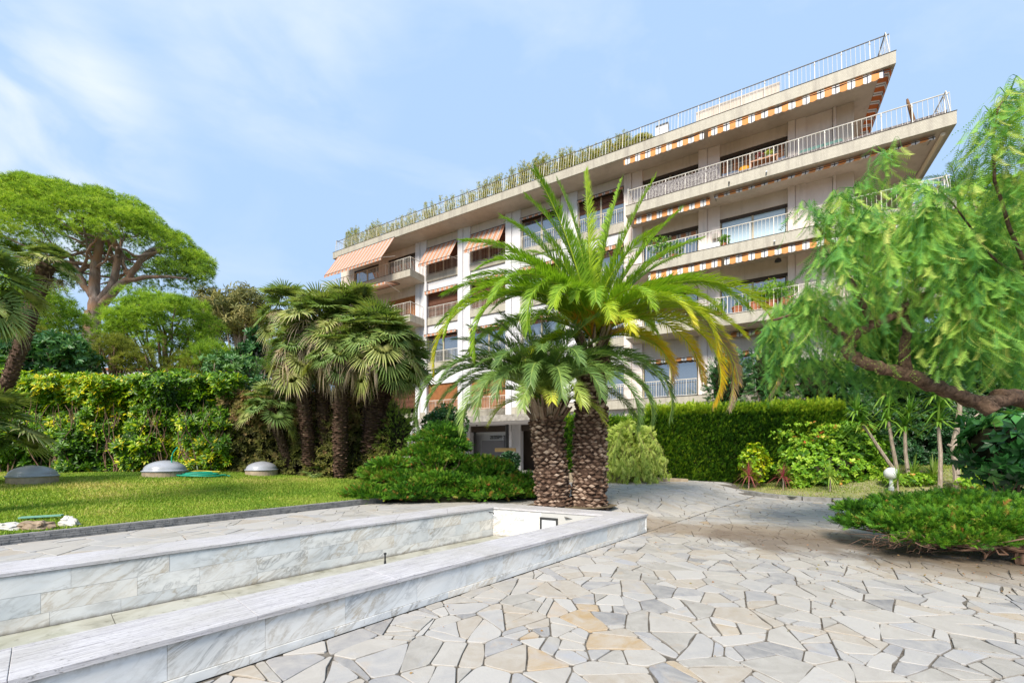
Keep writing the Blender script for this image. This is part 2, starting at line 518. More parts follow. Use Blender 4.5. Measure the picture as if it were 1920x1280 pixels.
M['mortar'] = simple('paving_mortar', (.085,.072,.058), .95, .1, c2=(.19,.17,.145), nscale=14, bump=.8, bscale=90)
M['earth'] = simple('bare_earth', (.10,.075,.05), .95, .1, c2=(.20,.16,.10), nscale=4, bump=.6, bscale=30)
M['poolfloor_old'] = simple('pool_floor_marble', (0.400,0.388,0.336), .35, .5, c2=(0.272,0.256,0.208), nscale=2.2)
def pool_floor():
    m = Mat('pool_floor_marble', .35, .5)
    a = m.noise(m.pos(), 2.2, 8, .65, .8); b = m.noise(m.pos(), 9, 8, .7); g = m.noise(m.pos(), .9, 5, .6)
    c = m.ramp(a, [(.32, (.20,.19,.14)), (.45, (.36,.345,.28)), (.6, (.43,.42,.36)), (.75, (.47,.465,.42))])
    c = m.mix(m.ramp(b, [(.56, (0,0,0,1)), (.7, (.8,.8,.8,1))]), c, (.13,.115,.075))
    c = m.mix(m.ramp(g, [(.5, (0,0,0,1)), (.68, (.55,.55,.55,1))]), c, (.22,.24,.15))
    m.color(c); return m.m
M['poolfloor'] = pool_floor()
M['kerb_brick'] = simple('grey_slate_brick', (0.153,0.153,0.153), .8, .2, c2=(0.270,0.261,0.252), nscale=9, bump=.6, bscale=60)
M['kerb_stone'] = simple('kerb_concrete', (.32,.31,.29), .85, .2, c2=(.20,.19,.17), nscale=6, bump=.5, bscale=50)
def stucco(name, c1, c2, dirt=(.25,.21,.17), amt=.35):
    m = Mat(name, .85, .2)
    n1 = m.noise(m.pos((1,1,.35)), .9, 7, .65)
    c = m.mix(m.ramp(n1, [(.38, (0,0,0,1)), (.65, (1,1,1,1))]), c1, c2)
    n2 = m.noise(m.pos((2.2,2.2,.25)), 1.6, 8, .7)
    c = m.mix(m.math('MULTIPLY', m.ramp(n2, [(.52, (0,0,0,1)), (.75, (1,1,1,1))]), amt), c, dirt)
    m.color(c); m.bump(m.noise(m.pos(), 35, 4), .2, .01); return m.m
M['wall_white'] = stucco('painted_white_render', (0.651,0.635,0.636), (0.581,0.566,0.576), amt=.15)
M['wall_beige'] = stucco('weathered_beige_render', (0.616,0.540,0.465), (0.528,0.450,0.372), amt=.4)
M['pilaster'] = stucco('pale_pink_render', (.74,.66,.61), (.66,.57,.52), amt=.3)
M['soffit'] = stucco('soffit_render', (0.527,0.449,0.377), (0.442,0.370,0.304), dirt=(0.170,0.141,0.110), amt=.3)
def mosaic():
    m = Mat('olive_mosaic_fascia', .55, .3)
    br = m.n('ShaderNodeTexBrick'); br.inputs['Scale'].default_value = 9
    br.inputs['Color1'].default_value = (.40,.365,.29,1); br.inputs['Color2'].default_value = (.46,.42,.34,1); br.inputs['Mortar'].default_value = (.29,.26,.21,1)
    br.inputs['Brick Width'].default_value = .5; br.inputs['Row Height'].default_value = .5; br.inputs['Mortar Size'].default_value = .03
    vec = m.coord('Object'); sp = m.n('ShaderNodeSeparateXYZ'); m.l(vec, sp.inputs[0])
    cb = m.n('ShaderNodeCombineXYZ'); m.l(m.math('ADD', sp.outputs[0], sp.outputs[1]), cb.inputs[0]); m.l(sp.outputs[2], cb.inputs[1]); m.l(cb.outputs[0], br.inputs['Vector'])
    n2 = m.noise(m.pos((2.4,2.4,.25)), 1.5, 9, .72)
    c = m.mix(m.math('MULTIPLY', m.ramp(n2, [(.46, (0,0,0,1)), (.70, (1,1,1,1))]), .62), br.outputs[0], (.20,.17,.14))
    m.color(c); return m.m
M['mosaic'] = mosaic()
M['rail'] = simple('cream_painted_rail', (0.574,0.525,0.437), .5, .4, c2=(0.640,0.607,0.554), nscale=3)
M['rail_dark'] = simple('dark_rail_top', (.12,.10,.08), .5, .4)
M['frame'] = simple('bronze_window_frame', (.42,.36,.25), .5, .4)
M['frame_dark'] = simple('dark_window_head', (.05,.035,.025), .6, .3)
def glass():
    m = Mat('window_glass', .04, .9)
    m.color((.06,.07,.08)); m.b.inputs['IOR'].default_value = 2.3
    return m.m
M['glass'] = glass()
M['glass_blue'] = simple('glass_painted_sky_reflection', (.45,.58,.66), .12, 1.0)  # blue of the reflected sky put into the pane colour
M['curtain'] = None
def curtain():
    m = Mat('grey_net_curtain', .7, .3)
    wv = m.n('ShaderNodeTexWave'); wv.inputs['Scale'].default_value = 6; wv.inputs['Distortion'].default_value = 1.5
    m.l(m.coord('Object', (1,0,.05)), wv.inputs[0])
    m.color(m.ramp(wv.outputs['Fac'], [(0, (.13,.12,.12)), (1, (.36,.35,.36))])); return m.m
M['curtain'] = curtain()
def shutter():
    m = Mat('brown_roller_shutter', .6, .3)
    wv = m.n('ShaderNodeTexWave', bands_direction='Z'); wv.inputs['Scale'].default_value = 5
    m.l(m.coord('Object'), wv.inputs[0])
    m.color(m.ramp(wv.outputs['Fac'], [(0, (.07,.03,.018)), (1, (.20,.085,.05))])); m.bump(wv.outputs['Fac'], .5, .02); return m.m
M['shutter'] = shutter()
M['shutter_orange'] = simple('varnished_timber_shutter', (.36,.15,.05), .5, .4, c2=(.28,.11,.04), nscale=5)
def awning(name, axis, period, ow=.5, navy=True, orange=(.74,.36,.17), white=(.80,.78,.76)):
    m = Mat(name, .8, .1)
    sp = m.n('ShaderNodeSeparateXYZ'); m.l(m.coord('Object'), sp.inputs[0])
    t = m.math('FRACT', m.math('DIVIDE', sp.outputs[axis], period))
    nv = (.03,.04,.09,1)
    if navy: st = [(0, orange+(1,)), (ow, white+(1,)), (ow+(1-ow)/2-.035, nv), (ow+(1-ow)/2+.035, white+(1,))]
    else: st = [(0, orange+(1,)), (ow, white+(1,))]
    c = m.ramp(t, st, 'CONSTANT')
    dirt = m.ramp(m.noise(m.pos(), 1.2, 6, .7), [(.45, (0,0,0,1)), (.8, (1,1,1,1))])
    c = m.mix(m.math('MULTIPLY', dirt, .3), c, (.33,.27,.22))
    m.color(c).translucent(.25, (1,.95,.9,1)); return m.m
M['awning'] = awning('orange_striped_canvas', 0, .5, orange=(.80,.34,.12), white=(.84,.82,.80))
M['awning_fine'] = awning('fine_striped_canvas', 0, .40, .55, orange=(.58,.27,.16), white=(.62,.53,.46))
M['awning_side'] = awning('rust_striped_canvas', 1, .5, .55, orange=(.62,.18,.05))
M['cream_cloth'] = simple('faded_cream_canvas', (.66,.55,.40), .8, .1)
M['metal_grey'] = simple('brushed_metal', (.45,.45,.46), .4, .5, metal=.7)
M['dark_metal'] = simple('dark_metal', (.03,.03,.03), .5, .4)
M['white_plastic'] = simple('white_plastic', (.55,.56,.58), .4, .4)
M['terracotta'] = simple('terracotta', (.42,.16,.08), .8, .2, c2=(.35,.13,.07))
M['wood'] = simple('weathered_wood', (.30,.17,.09), .7, .2, c2=(.2,.11,.06), nscale=12)
M['speckle'] = simple('speckled_balcony_screen', (.06,.05,.05), .9, .1, c2=(.36,.33,.32), nscale=22)
M['planter'] = simple('dark_grey_planter', (.10,.11,.12), .7, .2)
M['entrance_grey'] = simple('entrance_grey_panel', (.22,.22,.24), .6, .3)
M['chest_cover'] = simple('grey_green_cover', (.14,.24,.21), .85, .2, c2=(.10,.18,.16), nscale=6)
M['letter'] = simple('dark_letters', (.03,.03,.03), .5, .3)
M['plate'] = simple('yellow_sign_plate', (.45,.30,.12), .5, .3)
M['dome'] = simple('frosted_dome_acrylic', (0.374,0.389,0.429), .3, .5, c2=(0.288,0.295,0.318), nscale=2.2)
M['concrete'] = simple('stained_concrete', (.36,.33,.29), .9, .2, c2=(.22,.20,.17), nscale=5, bump=.4, bscale=40)
M['concrete_light'] = simple('pale_grout', (.45,.44,.42), .9, .2)
M['concrete_beige'] = simple('beige_concrete_ring', (.40,.32,.22), .9, .2, c2=(.30,.23,.16), nscale=7, bump=.4, bscale=40)
M['hose'] = simple('green_hose', (.01,.28,.17), .45, .4)
M['hose_yellow'] = simple('yellow_hose', (.55,.45,.06), .45, .4)
M['board_green'] = simple('pale_green_board', (.20,.40,.31), .6, .3, c2=(.17,.34,.26), nscale=20)
M['rock_white'] = simple('white_limestone', (.62,.60,.56), .9, .2, c2=(.46,.43,.38), nscale=9, bump=.9, bscale=22)
M['rock_brown'] = simple('brown_tufa', (.20,.14,.09), .95, .1, c2=(.36,.28,.2), nscale=16, bump=1, bscale=30)
def bark(name, c1, c2, sc=(9,9,1.6), scale=2.5, c3=None):
    m = Mat(name, .9, .15)
    n1 = m.noise(m.pos(sc), scale, 7, .65, .6)
    c = m.ramp(n1, [(.32, c1), (.5, tuple((a+b)/2 for a, b in zip(c1, c2))), (.7, c2)])
    if c3: c = m.mix(m.ramp(m.noise(m.pos(), .8, 4), [(.45, (0,0,0,1)), (.65, (1,1,1,1))]), c, c3)
    m.color(c); m.bump(n1, .9, .05); return m.m
M['bark_pine'] = bark('grey_pink_pine_bark', (.16,.11,.09), (.40,.31,.27), (3,3,.7), 2.2, (.36,.20,.12))
M['bark_brown'] = bark('rough_brown_bark', (0.053,0.033,0.024), (0.285,0.180,0.120), (5,5,5), 3)
M['bark_grey'] = bark('smooth_grey_bark', (.25,.19,.14), (.45,.37,.30), (6,6,1.5), 3)
M['bark_fibre'] = bark('palm_fibre', (.03,.024,.02), (.22,.185,.16), (7,7,7), 5)
def vmat(name, stops, rough=.85, bumpy=.6):
    m = Mat(name, rough, .2)
    v = m.math('ADD', m.attr('v'), m.math('MULTIPLY', m.math('SUBTRACT', m.noise(m.pos(), 16, 5), .5), .35))
    m.color(m.ramp(v, stops)); m.bump(m.noise(m.pos(), 45, 4), bumpy, .01); return m.m
M['leafbase'] = vmat('cut_leaf_bases', [(0, (0.041,0.024,0.016)), (.35, (0.129,0.076,0.051)), (.65, (0.276,0.193,0.140)), (1, (0.442,0.336,0.257))])
M['twig'] = simple('dry_brown_twigs', (.10,.055,.035), .9, .1, c2=(.22,.14,.10), nscale=6)
M['rachis'] = simple('palm_rachis', (.42,.40,.14), .5, .3)
M['fruit_stalk'] = simple('orange_fruit_stalks', (.75,.34,.03), .5, .3)
M['phoenix'] = foliage('phoenix_frond_green', [(0, (.05,.12,.012)), (.22, (.12,.27,.018)), (.42, (.27,.45,.03)), (.58, (.44,.56,.035)), (.72, (.70,.64,.03)), (.84, (.78,.50,.02)), (.93, (.42,.30,.20)), (1, (.32,.24,.19))], .40, .42, .4, .12, 2)
M['phoenix_blue'] = foliage('phoenix_frond_bluegreen', [(0, (0.053,0.091,0.032)), (.3, (0.116,0.215,0.058)), (.55, (0.275,0.396,0.093)), (.75, (0.527,0.594,0.104)), (.9, (0.850,0.743,0.042)), (1, (0.850,0.577,0.021))], .33, .38, .5, .12, 2)
M['fanpalm'] = foliage('fan_palm_leaf', [(0, (.03,.06,.018)), (.2, (.07,.15,.03)), (.42, (.19,.29,.07)), (.6, (.40,.43,.12)), (.72, (.50,.42,.20)), (.84, (.46,.36,.24)), (1, (.30,.23,.17))], .3, .45, .35, .10, 3)
M['pine'] = foliage('umbrella_pine_needles', [(0, (.03,.06,.012)), (.3, (.12,.23,.025)), (.6, (.34,.52,.045)), (1, (.60,.72,.10))], .42, .6, .2, .4, .7)
M['pine_olive'] = foliage('olive_pine_needles', [(0, (.07,.09,.02)), (.4, (.20,.24,.035)), (.7, (.34,.36,.05)), (1, (.5,.48,.09))], .4, .6, .2, .3, .5)
M['euca'] = foliage('dusty_olive_leaves', [(0, (0.081,0.092,0.039)), (.4, (0.196,0.207,0.072)), (.7, (0.345,0.310,0.110)), (1, (0.483,0.391,0.154))], .3, .6, .2, .35, .6)
M['dkleaf'] = foliage('dark_bluish_leaves', [(0, (0.012,0.037,0.013)), (.4, (0.030,0.106,0.031)), (.75, (0.083,0.213,0.055)), (1, (0.180,0.325,0.088))], .3, .4, .4, .3, 1)
M['hedgeleaf'] = foliage('pittosporum_leaves', [(0, (0.028,0.069,0.007)), (.3, (0.077,0.196,0.009)), (.5, (0.165,0.333,0.011)), (.68, (0.374,0.506,0.013)), (.82, (0.682,0.632,0.013)), (1, (0.825,0.632,0.022))], .35, .4, .4, .35, 1.2)
M['brownhedge'] = foliage('browned_hedge_leaves', [(0, (.05,.05,.015)), (.35, (.15,.16,.03)), (.6, (.26,.2,.07)), (1, (.34,.18,.10))], .3, .6, .2, .4, 1.5)
M['cypress'] = foliage('cypress_hedge', [(0, (0.007,0.028,0.005)), (.35, (0.035,0.110,0.009)), (.6, (0.115,0.248,0.014)), (.8, (0.252,0.405,0.020)), (1, (0.401,0.506,0.034))], .3, .55, .2, .25, 2)
M['weeping'] = foliage('pale_weeping_leaves', [(0, (0.100,0.161,0.020)), (.4, (0.275,0.391,0.070)), (.7, (0.525,0.632,0.140)), (1, (0.775,0.805,0.240))], .35, .55, .2, .25, 1.5)
M['juniper'] = foliage('juniper_sprays', [(0, (0.009,0.030,0.005)), (.3, (0.029,0.101,0.011)), (.55, (0.080,0.223,0.016)), (.75, (0.172,0.344,0.020)), (.9, (0.297,0.304,0.054)), (1, (0.435,0.131,0.045))], .28, .55, .2, .25, 2.2)
M['pepper'] = foliage('pepper_tree_leaves', [(0, (0.031,0.111,0.027)), (.3, (0.085,0.257,0.060)), (.55, (0.193,0.445,0.086)), (.8, (0.385,0.623,0.097)), (1, (0.663,0.690,0.181))], .42, .5, .25, .3, 1.0)
M['yucca'] = foliage('yucca_leaves', [(0, (.02,.07,.010)), (.4, (.09,.24,.025)), (.7, (.26,.42,.06)), (.9, (.5,.55,.12)), (1, (.6,.5,.25))], .3, .4, .4, .15, 2)
M['cordy_red'] = foliage('red_cordyline_leaves', [(0, (.10,.02,.025)), (.5, (.34,.06,.08)), (.75, (.5,.22,.17)), (1, (.42,.40,.22))], .3, .4, .4, .15, 2)
M['bougain'] = foliage('light_shrub_leaves', [(0, (.03,.10,.010)), (.35, (.12,.29,.02)), (.65, (.30,.50,.03)), (.9, (.52,.66,.08)), (.97, (.7,.3,.08)), (1, (.75,.2,.08))], .35, .45, .35, .3, 1.6)
M['fig'] = foliage('big_dark_leaves', [(0, (0.010,0.048,0.012)), (.5, (0.034,0.144,0.030)), (.8, (0.085,0.272,0.053)), (1, (0.255,0.480,0.090))], .2, .3, .5, .2, 2)
M['bamboo'] = foliage('thin_bamboo_leaves', [(0, (.08,.10,.03)), (.4, (.21,.26,.06)), (.7, (.42,.42,.10)), (1, (.58,.48,.12))], .35, .5, .3, .3, 1)
M['grass'] = foliage('lawn_grass', [(0, (0.090,0.166,0.023)), (.4, (0.190,0.322,0.036)), (.7, (0.336,0.442,0.052)), (1, (0.560,0.488,0.156))], .35, .6, .2, .35, .7)
M['drygrass'] = foliage('dry_bed_grass', [(0, (.10,.14,.02)), (.4, (.25,.32,.05)), (.7, (.42,.42,.14)), (1, (.48,.38,.22))], .3, .7, .1, .4, .9)
M['turf'] = simple('turf_soil', (.09,.17,.012), .95, .1, c2=(.15,.25,.02), nscale=3, bump=.6, bscale=50)
M['bedsoil'] = simple('dry_bed_soil', (.30,.25,.16), .95, .1, c2=(.20,.24,.08), nscale=3, bump=.6, bscale=50)
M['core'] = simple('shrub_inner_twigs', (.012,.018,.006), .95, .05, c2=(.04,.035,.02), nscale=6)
M['globe'] = simple('white_globe_glass', (0.640,0.640,0.640), .3, .5)
M['water'] = simple('shallow_water', (.5,.5,.42), .05, .5)
# ================================================================== GROUND
A = Vector((.668, .7445)); NL = Vector((-.7445, .668)); B = Vector((-.868, .496))
T = Vector((2.50, 7.81))
def sstep(x, a=0., b=1.):
    t = max(0., min(1., (x-a)/(b-a))); return t*t*(3-2*t)
def left_of_L(x, y): return (x-T.x)*NL.x + (y-T.y)*NL.y
def h_drive(x, y): return .30*sstep(left_of_L(x, y), 0.0, 1.7)
CURB = [(6.2, 18.6), (7.6, 16.9), (8.15, 15.6), (8.25, 14.8), (8.3, 13.9), (8.55, 13.0), (9.4, 12.4), (10.4, 12.1), (12.2, 11.7), (14, 11.2), (20, 9.6)]
BEDPOLY = CURB + [(26, 9), (26, 30), (6.2, 30)]
def in_poly(x, y, P):
    c = False; j = len(P)-1
    for i in range(len(P)):
        if (P[i][1] > y) != (P[j][1] > y) and x < (P[j][0]-P[i][0])*(y-P[i][1])/(P[j][1]-P[i][1])+P[i][0]: c = not c
        j = i
    return c
def curb_dist(x, y):
    best = 1e9
    for (ax, ay), (bx, by) in zip(CURB, CURB[1:]):
        dx, dy = bx-ax, by-ay; t = max(0, min(1, ((x-ax)*dx+(y-ay)*dy)/(dx*dx+dy*dy)))
        best = min(best, math.hypot(x-ax-t*dx, y-ay-t*dy))
    return best
def h_bed(x, y):
    d = curb_dist(x, y)
    return .10 + min(.085*d, .45) + .55*sstep(x, 9.5, 13)*sstep(d, .3, 3)
mb = MB(); mb.box(-600, 600, -300, 1500, -2, -.42)
tag(mb.build('ground', M['earth']), kind='structure')

# paving base (mortar) under the court and the raised drive
def grid_sheet(name, mat, x0, x1, y0, y1, st, zf, keep, **k):
    nx = int((x1-x0)/st); ny = int((y1-y0)/st); idx = {}; V = []; F = []
    def vid(i, j):
        if (i, j) not in idx:
            x = x0+i*st; y = y0+j*st; idx[(i, j)] = len(V); V.append((x, y, zf(x, y)))
        return idx[(i, j)]
    for i in range(nx):
        for j in range(ny):
            cx = x0+(i+.5)*st; cy = y0+(j+.5)*st
            if keep(cx, cy): F.append((vid(i, j), vid(i+1, j), vid(i+1, j+1), vid(i, j+1)))
    me = bpy.data.meshes.new(name); me.from_pydata(V, [], F)
    me.polygons.foreach_set('use_smooth', [True]*len(F))
    return tag(link(name, me, mat), **k)

# ---- pool corner points
def isect(p, d, q, e):
    den = d.x*e.y-d.y*e.x; w = q-p
    return p + d*((w.x*e.y-w.y*e.x)/den)
I_ = Vector((-.389, 8.78)); Pb = Vector((-4.87, 4.008)); dBk = (I_-Pb).normalized(); nBk = Vector((-dBk.y, dBk.x))
dFi = (Vector((1.80, 7.68))-I_).normalized()
fi = T + NL*.52
Q_ft = isect(fi, A, I_, dFi)                      # front/far inner corner
O_b = isect(I_+nBk*.62, dBk, T, B)                # back outer corner
BACK = 9.5                                       # how far pool runs back past the camera
def zf_b1(x, y): return h_drive(x, y)

# ---- crazy paving cells
def clip(poly, px, py, nx, ny):
    out = []; n = len(poly)
    for i in range(n):
        a = poly[i]; b = poly[(i+1) % n]
        da = (a[0]-px)*nx+(a[1]-py)*ny; db = (b[0]-px)*nx+(b[1]-py)*ny
        if da >= 0: out.append(a)
        if (da >= 0) != (db >= 0):
            t = da/(da-db); out.append((a[0]+(b[0]-a[0])*t, a[1]+(b[1]-a[1])*t))
    return out
def area(p): return abs(sum(p[i][0]*p[(i+1)%len(p)][1]-p[(i+1)%len(p)][0]*p[i][1] for i in range(len(p))))/2
def cen(p): return (sum(q[0] for q in p)/len(p), sum(q[1] for q in p)/len(p))
def cells(x0, x1, y0, y1, sp, want, rnd, ani=0.0):
    g = {}
    nx = int((x1-x0)/sp); ny = int((y1-y0)/sp)
    for i in range(-1, nx+2):
        for j in range(-1, ny+2):
            for _ in range(1 if rnd.random() < .8 else 2):
                g.setdefault((i, j), []).append((x0+(i+rnd.random())*sp, y0+(j+rnd.random())*sp))
    res = []
    for (i, j), L in g.items():
        for p in L:
            if not want(p[0], p[1]): continue
            poly = [(p[0]-2*sp, p[1]-2*sp), (p[0]+2*sp, p[1]-2*sp), (p[0]+2*sp, p[1]+2*sp), (p[0]-2*sp, p[1]+2*sp)]
            for di in (-2, -1, 0, 1, 2):
                for dj in (-2, -1, 0, 1, 2):
                    for q in g.get((i+di, j+dj), ()):
                        if q is p: continue
                        poly = clip(poly, (p[0]+q[0])/2, (p[1]+q[1])/2, p[0]-q[0], p[1]-q[1])
                        if len(poly) < 3: break
                    if len(poly) < 3: break
                if len(poly) < 3: break
            if len(poly) < 3: continue
            st = [poly]
            while st:
                q = st.pop(); a = area(q)
                if a > sp*sp*rnd.choice((.10, .2, .35, .45, .6, .8)):
                    c = cen(q); th = rnd.random()*math.pi
                    # cut roughly across the long axis, sometimes oblique
                    L_ = max(((u[0]-w[0])**2+(u[1]-w[1])**2, math.atan2(u[1]-w[1], u[0]-w[0])) for u in q for w in q)
                    th = L_[1] + rnd.gauss(0, .55)
                    nx_, ny_ = math.cos(th), math.sin(th); off = rnd.gauss(0, .06)
                    c = (c[0]+nx_*off, c[1]+ny_*off)
                    for s in (1, -1):
                        r = clip(q, c[0], c[1], nx_*s, ny_*s)
                        if len(r) >= 3: st.append(r)
                else: res.append(q)
    return res
def inset(poly, d):
    n = len(poly); s = sum(poly[i][0]*poly[(i+1)%n][1]-poly[(i+1)%n][0]*poly[i][1] for i in range(n))
    if s < 0: poly = poly[::-1]
    out = poly
    for i in range(n):
        a = poly[i]; b = poly[(i+1) % n]; l = math.hypot(b[0]-a[0], b[1]-a[1])
        if l < 1e-6: continue
        nx_, ny_ = -(b[1]-a[1])/l, (b[0]-a[0])/l
        out = clip(out, a[0]+nx_*d, a[1]+ny_*d, nx_, ny_)
        if len(out) < 3: return None
    return out
def rough_poly(poly, rnd, j=.009, seg=.14):
    out = []; n = len(poly)
    for i in range(n):
        a = poly[i]; b = poly[(i+1) % n]; l = math.hypot(b[0]-a[0], b[1]-a[1])
        if l < .012: continue
        # clip the corner a little
        k = max(1, min(4, int(l/seg)))
        c = min(.018, l*.2)
        ux, uy = (b[0]-a[0])/l, (b[1]-a[1])/l
        out.append((a[0]+ux*c, a[1]+uy*c))
        for t in range(1, k):
            f = t/k; o = rnd.gauss(0, j)
            out.append((a[0]+ux*l*f-uy*o, a[1]+uy*l*f+ux*o))
        out.append((b[0]-ux*c, b[1]-uy*c))
    return out
rs = random.Random(11)
def visible(x, y, m=.4):
    return y > 1.6 and abs(x) < 1.22*y+m+.3
def in_b1(x, y):
    return left_of_L(x, y) > 0 and (x-T.x)*(-B.y)+(y-T.y)*B.x < 0
# orientation: beyond far-coping outer line
def beyond_far(x, y): return (x-T.x)*A.x+(y-T.y)*A.y - ((x-T.x)*NL.x+(y-T.y)*NL.y)*((B.x*A.x+B.y*A.y)/(B.x*NL.x+B.y*NL.y))
court = cells(-3.5, 19, 1.6, 19, .47, lambda x, y: left_of_L(x, y) < .5 and visible(x, y, 1) and not in_poly(x, y, BEDPOLY) and not (x > 9.3 and y > 13), rs)
polys = []
for q in court:
    q = clip(q, T.x-NL.x*.012, T.y-NL.y*.012, -NL.x, -NL.y)
    if len(q) < 3 or area(q) < .004: continue
    q = inset(q, .0045+.005*rs.random()**2)
    if not q or area(q) < .003: continue
    polys.append((q, 0))
drive = cells(-14, 9, 7.2, 24, .62, lambda x, y: beyond_far(x, y) > -.6 and left_of_L(x, y) > -.6 and not in_poly(x, y, BEDPOLY) and visible(x, y, 1) and x < 8 and x > -4.5 - max(0, y-13)*.6, rs)
def isx(q):
    return q
for q in drive:
    q = clip(q, T.x+NL.x*.012, T.y+NL.y*.012, NL.x, NL.y)
    if len(q) < 3: continue
    # keep what lies beyond the far coping
    nf = Vector((-B.y, B.x)); nf = nf if nf.dot(A) > 0 else -nf
    q = clip(q, T.x+nf.x*.01, T.y+nf.y*.01, nf.x, nf.y)
    if len(q) < 3 or area(q) < .004: continue
    q = inset(q, .0085)
    if not q or area(q) < .003: continue
    polys.append((q, 1))
K0 = Vector((-6.5, 5.35)); K1 = Vector((-3.0, 9.85)); dK = (K1-K0).normalized(); nK = Vector((-dK.y, dK.x)); LK = (K1-K0).length
bo = I_+nBk*.62
strip = cells(-13, -1, 1.2, 12, .62, lambda x, y: (x-bo.x)*nBk.x+(y-bo.y)*nBk.y > -.5 and (x-K0.x)*nK.x+(y-K0.y)*nK.y < .5 and beyond_far(x, y) < .6 and visible(x, y, 1.5), rs)
for q in strip:
    q = clip(q, bo.x+nBk.x*.01, bo.y+nBk.y*.01, nBk.x, nBk.y)
    if len(q) >= 3: q = clip(q, K0.x-nK.x*.01, K0.y-nK.y*.01, -nK.x, -nK.y)
    nf = Vector((-B.y, B.x)); nf = nf if nf.dot(A) > 0 else -nf
    if len(q) >= 3: q = clip(q, T.x, T.y, -nf.x, -nf.y)
    if len(q) < 3 or area(q) < .004: continue
    q = inset(q, .0035)
    if not q or area(q) < .003: continue
    polys.append((q, 2))
def zf_for(k):
    return (lambda x, y: 0.) if k == 0 else (zf_b1 if k == 1 else (lambda x, y: .30))
def bigness(e):
    c = cen(e[0]); h = zf_for(e[1])(*c); return area(e[0])*(1.5-h)/(c[0]**2+c[1]**2)**1.5 if visible(c[0], c[1], -.2) else 0
polys.sort(key=bigness, reverse=True)
court_o = grid_sheet('court_paving', M['mortar'], -4, 20, -3, 19.5, .5, lambda x, y: -.012, lambda x, y: left_of_L(x, y) < .35 and not (in_poly(x, y, BEDPOLY) and curb_dist(x, y) > .8), kind='structure')
drive_o = grid_sheet('drive_paving', M['mortar'], -15, 9, 6.8, 27, .4, lambda x, y: h_drive(x, y)-.012, lambda x, y: left_of_L(x, y) > -.3 and beyond_far(x, y) > -.35 and not (in_poly(x, y, BEDPOLY) and curb_dist(x, y) > .8), kind='structure')
strip_o = MB()
s0 = bo - dBk*BACK; s1 = O_b; s2 = isect(K0, dK, T, B); s3 = K0 - dK*BACK
strip_o.prism([tuple(s0), tuple(s1), tuple(s2), tuple(s3)], -.4, .288)
strip_o = strip_o.build('terrace_paving', M['mortar'], kind='structure')
par = {0: court_o, 1: drive_o, 2: strip_o}
rest = {0: MB(), 1: MB(), 2: MB()}
tone_w = [(0.0,.05),(.13,.11),(.26,.20),(.41,.15),(.56,.22),(.73,.12),(.87,.13),(.96,.010),(1.0,.003)]
cnt = {0: 0, 1: 0, 2: 0}
for q, k in polys:
    val = rs.choices([t for t, _ in tone_w], [w for _, w in tone_w])[0]
    if k: val = rs.choices([.26, .41, .56, .73, .87], [.3, .1, .35, .05, .2])[0]
    val = min(1, val + rs.random()*.06)
    rq = rough_poly(q, rs)
    if len(rq) < 3: continue
    dz = rs.uniform(-.0035, .0035)
    cnt[k] += 1
    lim = {0: 300, 1: 110, 2: 80}[k]
    if cnt[k] <= lim:
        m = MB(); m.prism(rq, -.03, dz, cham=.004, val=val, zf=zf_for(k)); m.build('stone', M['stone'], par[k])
    else:
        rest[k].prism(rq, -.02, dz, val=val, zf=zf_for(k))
for k, m in rest.items():
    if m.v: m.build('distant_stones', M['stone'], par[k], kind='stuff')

# ---- weeds, fallen leaves
def leaf_litter():
    pos = []
    for _ in range(260):
        x = rs.uniform(-1, 9); y = rs.uniform(2.6, 13)
        if left_of_L(x, y) < -.1 and not in_poly(x, y, BEDPOLY): pos.append((x, y, .008))
    for _ in range(320):
        a = rs.gauss(6.6, 1.4); b = rs.gauss(5.6, .7)
        pos.append((a, b, .010))
    pos = np.array(pos)
    d = rng.normal(size=(len(pos), 3))*np.array([1, 1, .12])
    Tv, Tf, tv = t_rosette(1, 1, .5, 3, .1, seed=5)
    V, F, v = scatter(Tv, Tf, pos, frames(d, rng.uniform(0, 6.28, len(pos))), rng.uniform(.015, .045, len(pos)), rng.uniform(.5, 1.2, len(pos)), tv)
    tag(link('fallen_leaves', tri_mesh('fallen_leaves', V, F, v), M['brownhedge']), 'dry leaves and bits scattered over the crazy paving', 'leaves', kind='stuff')
leaf_litter()

# ================================================================== POOL
pool = empty('pool', (T.x, T.y, 0), 0, 'long empty pool clad in veined white marble with travertine coping', 'pool')
pool_inv = Vector((-T.x, -T.y, 0))
def pbuild(m, name, mat, **k):
    m.v = [(x-T.x, y-T.y, z) for x, y, z in m.v]
    return m.build(name, mat, pool, **k)
HT = .333; CT = .035; FL = -.26
def P3(v, z): return Vector((v.x, v.y, z))
# shell walls (concrete core behind the cladding)
core = MB()
f_out0 = T - A*BACK; f_in0 = fi - A*BACK
i_back0 = I_ - dBk*BACK; o_back0 = bo - dBk*BACK
e = .035
nff = Vector((-B.y, B.x)); nff = nff if nff.dot(A) > 0 else -nff
core.prism([tuple(f_out0+NL*e), tuple(T+NL*e-A*.05), tuple(Q_ft+A*.05-NL*e), tuple(f_in0-NL*e)], -.4, HT-CT-.002)
core.prism([tuple(Q_ft-NL*e), tuple(T+NL*e-A*.05), tuple(O_b-dBk*.05), tuple(I_+nBk*e)], -.4, HT-CT-.004)
core.prism([tuple(i_back0+nBk*e), tuple(I_+nBk*e), tuple(O_b), tuple(o_back0)], -.4, HT-CT-.003)
pbuild(core, 'wall_core', M['concrete_light'])
fl = MB(); fl.prism([tuple(f_in0), tuple(Q_ft), tuple(I_), tuple(i_back0)], -.4, FL-.012); pbuild(fl, 'pool_bed', M['mortar'])
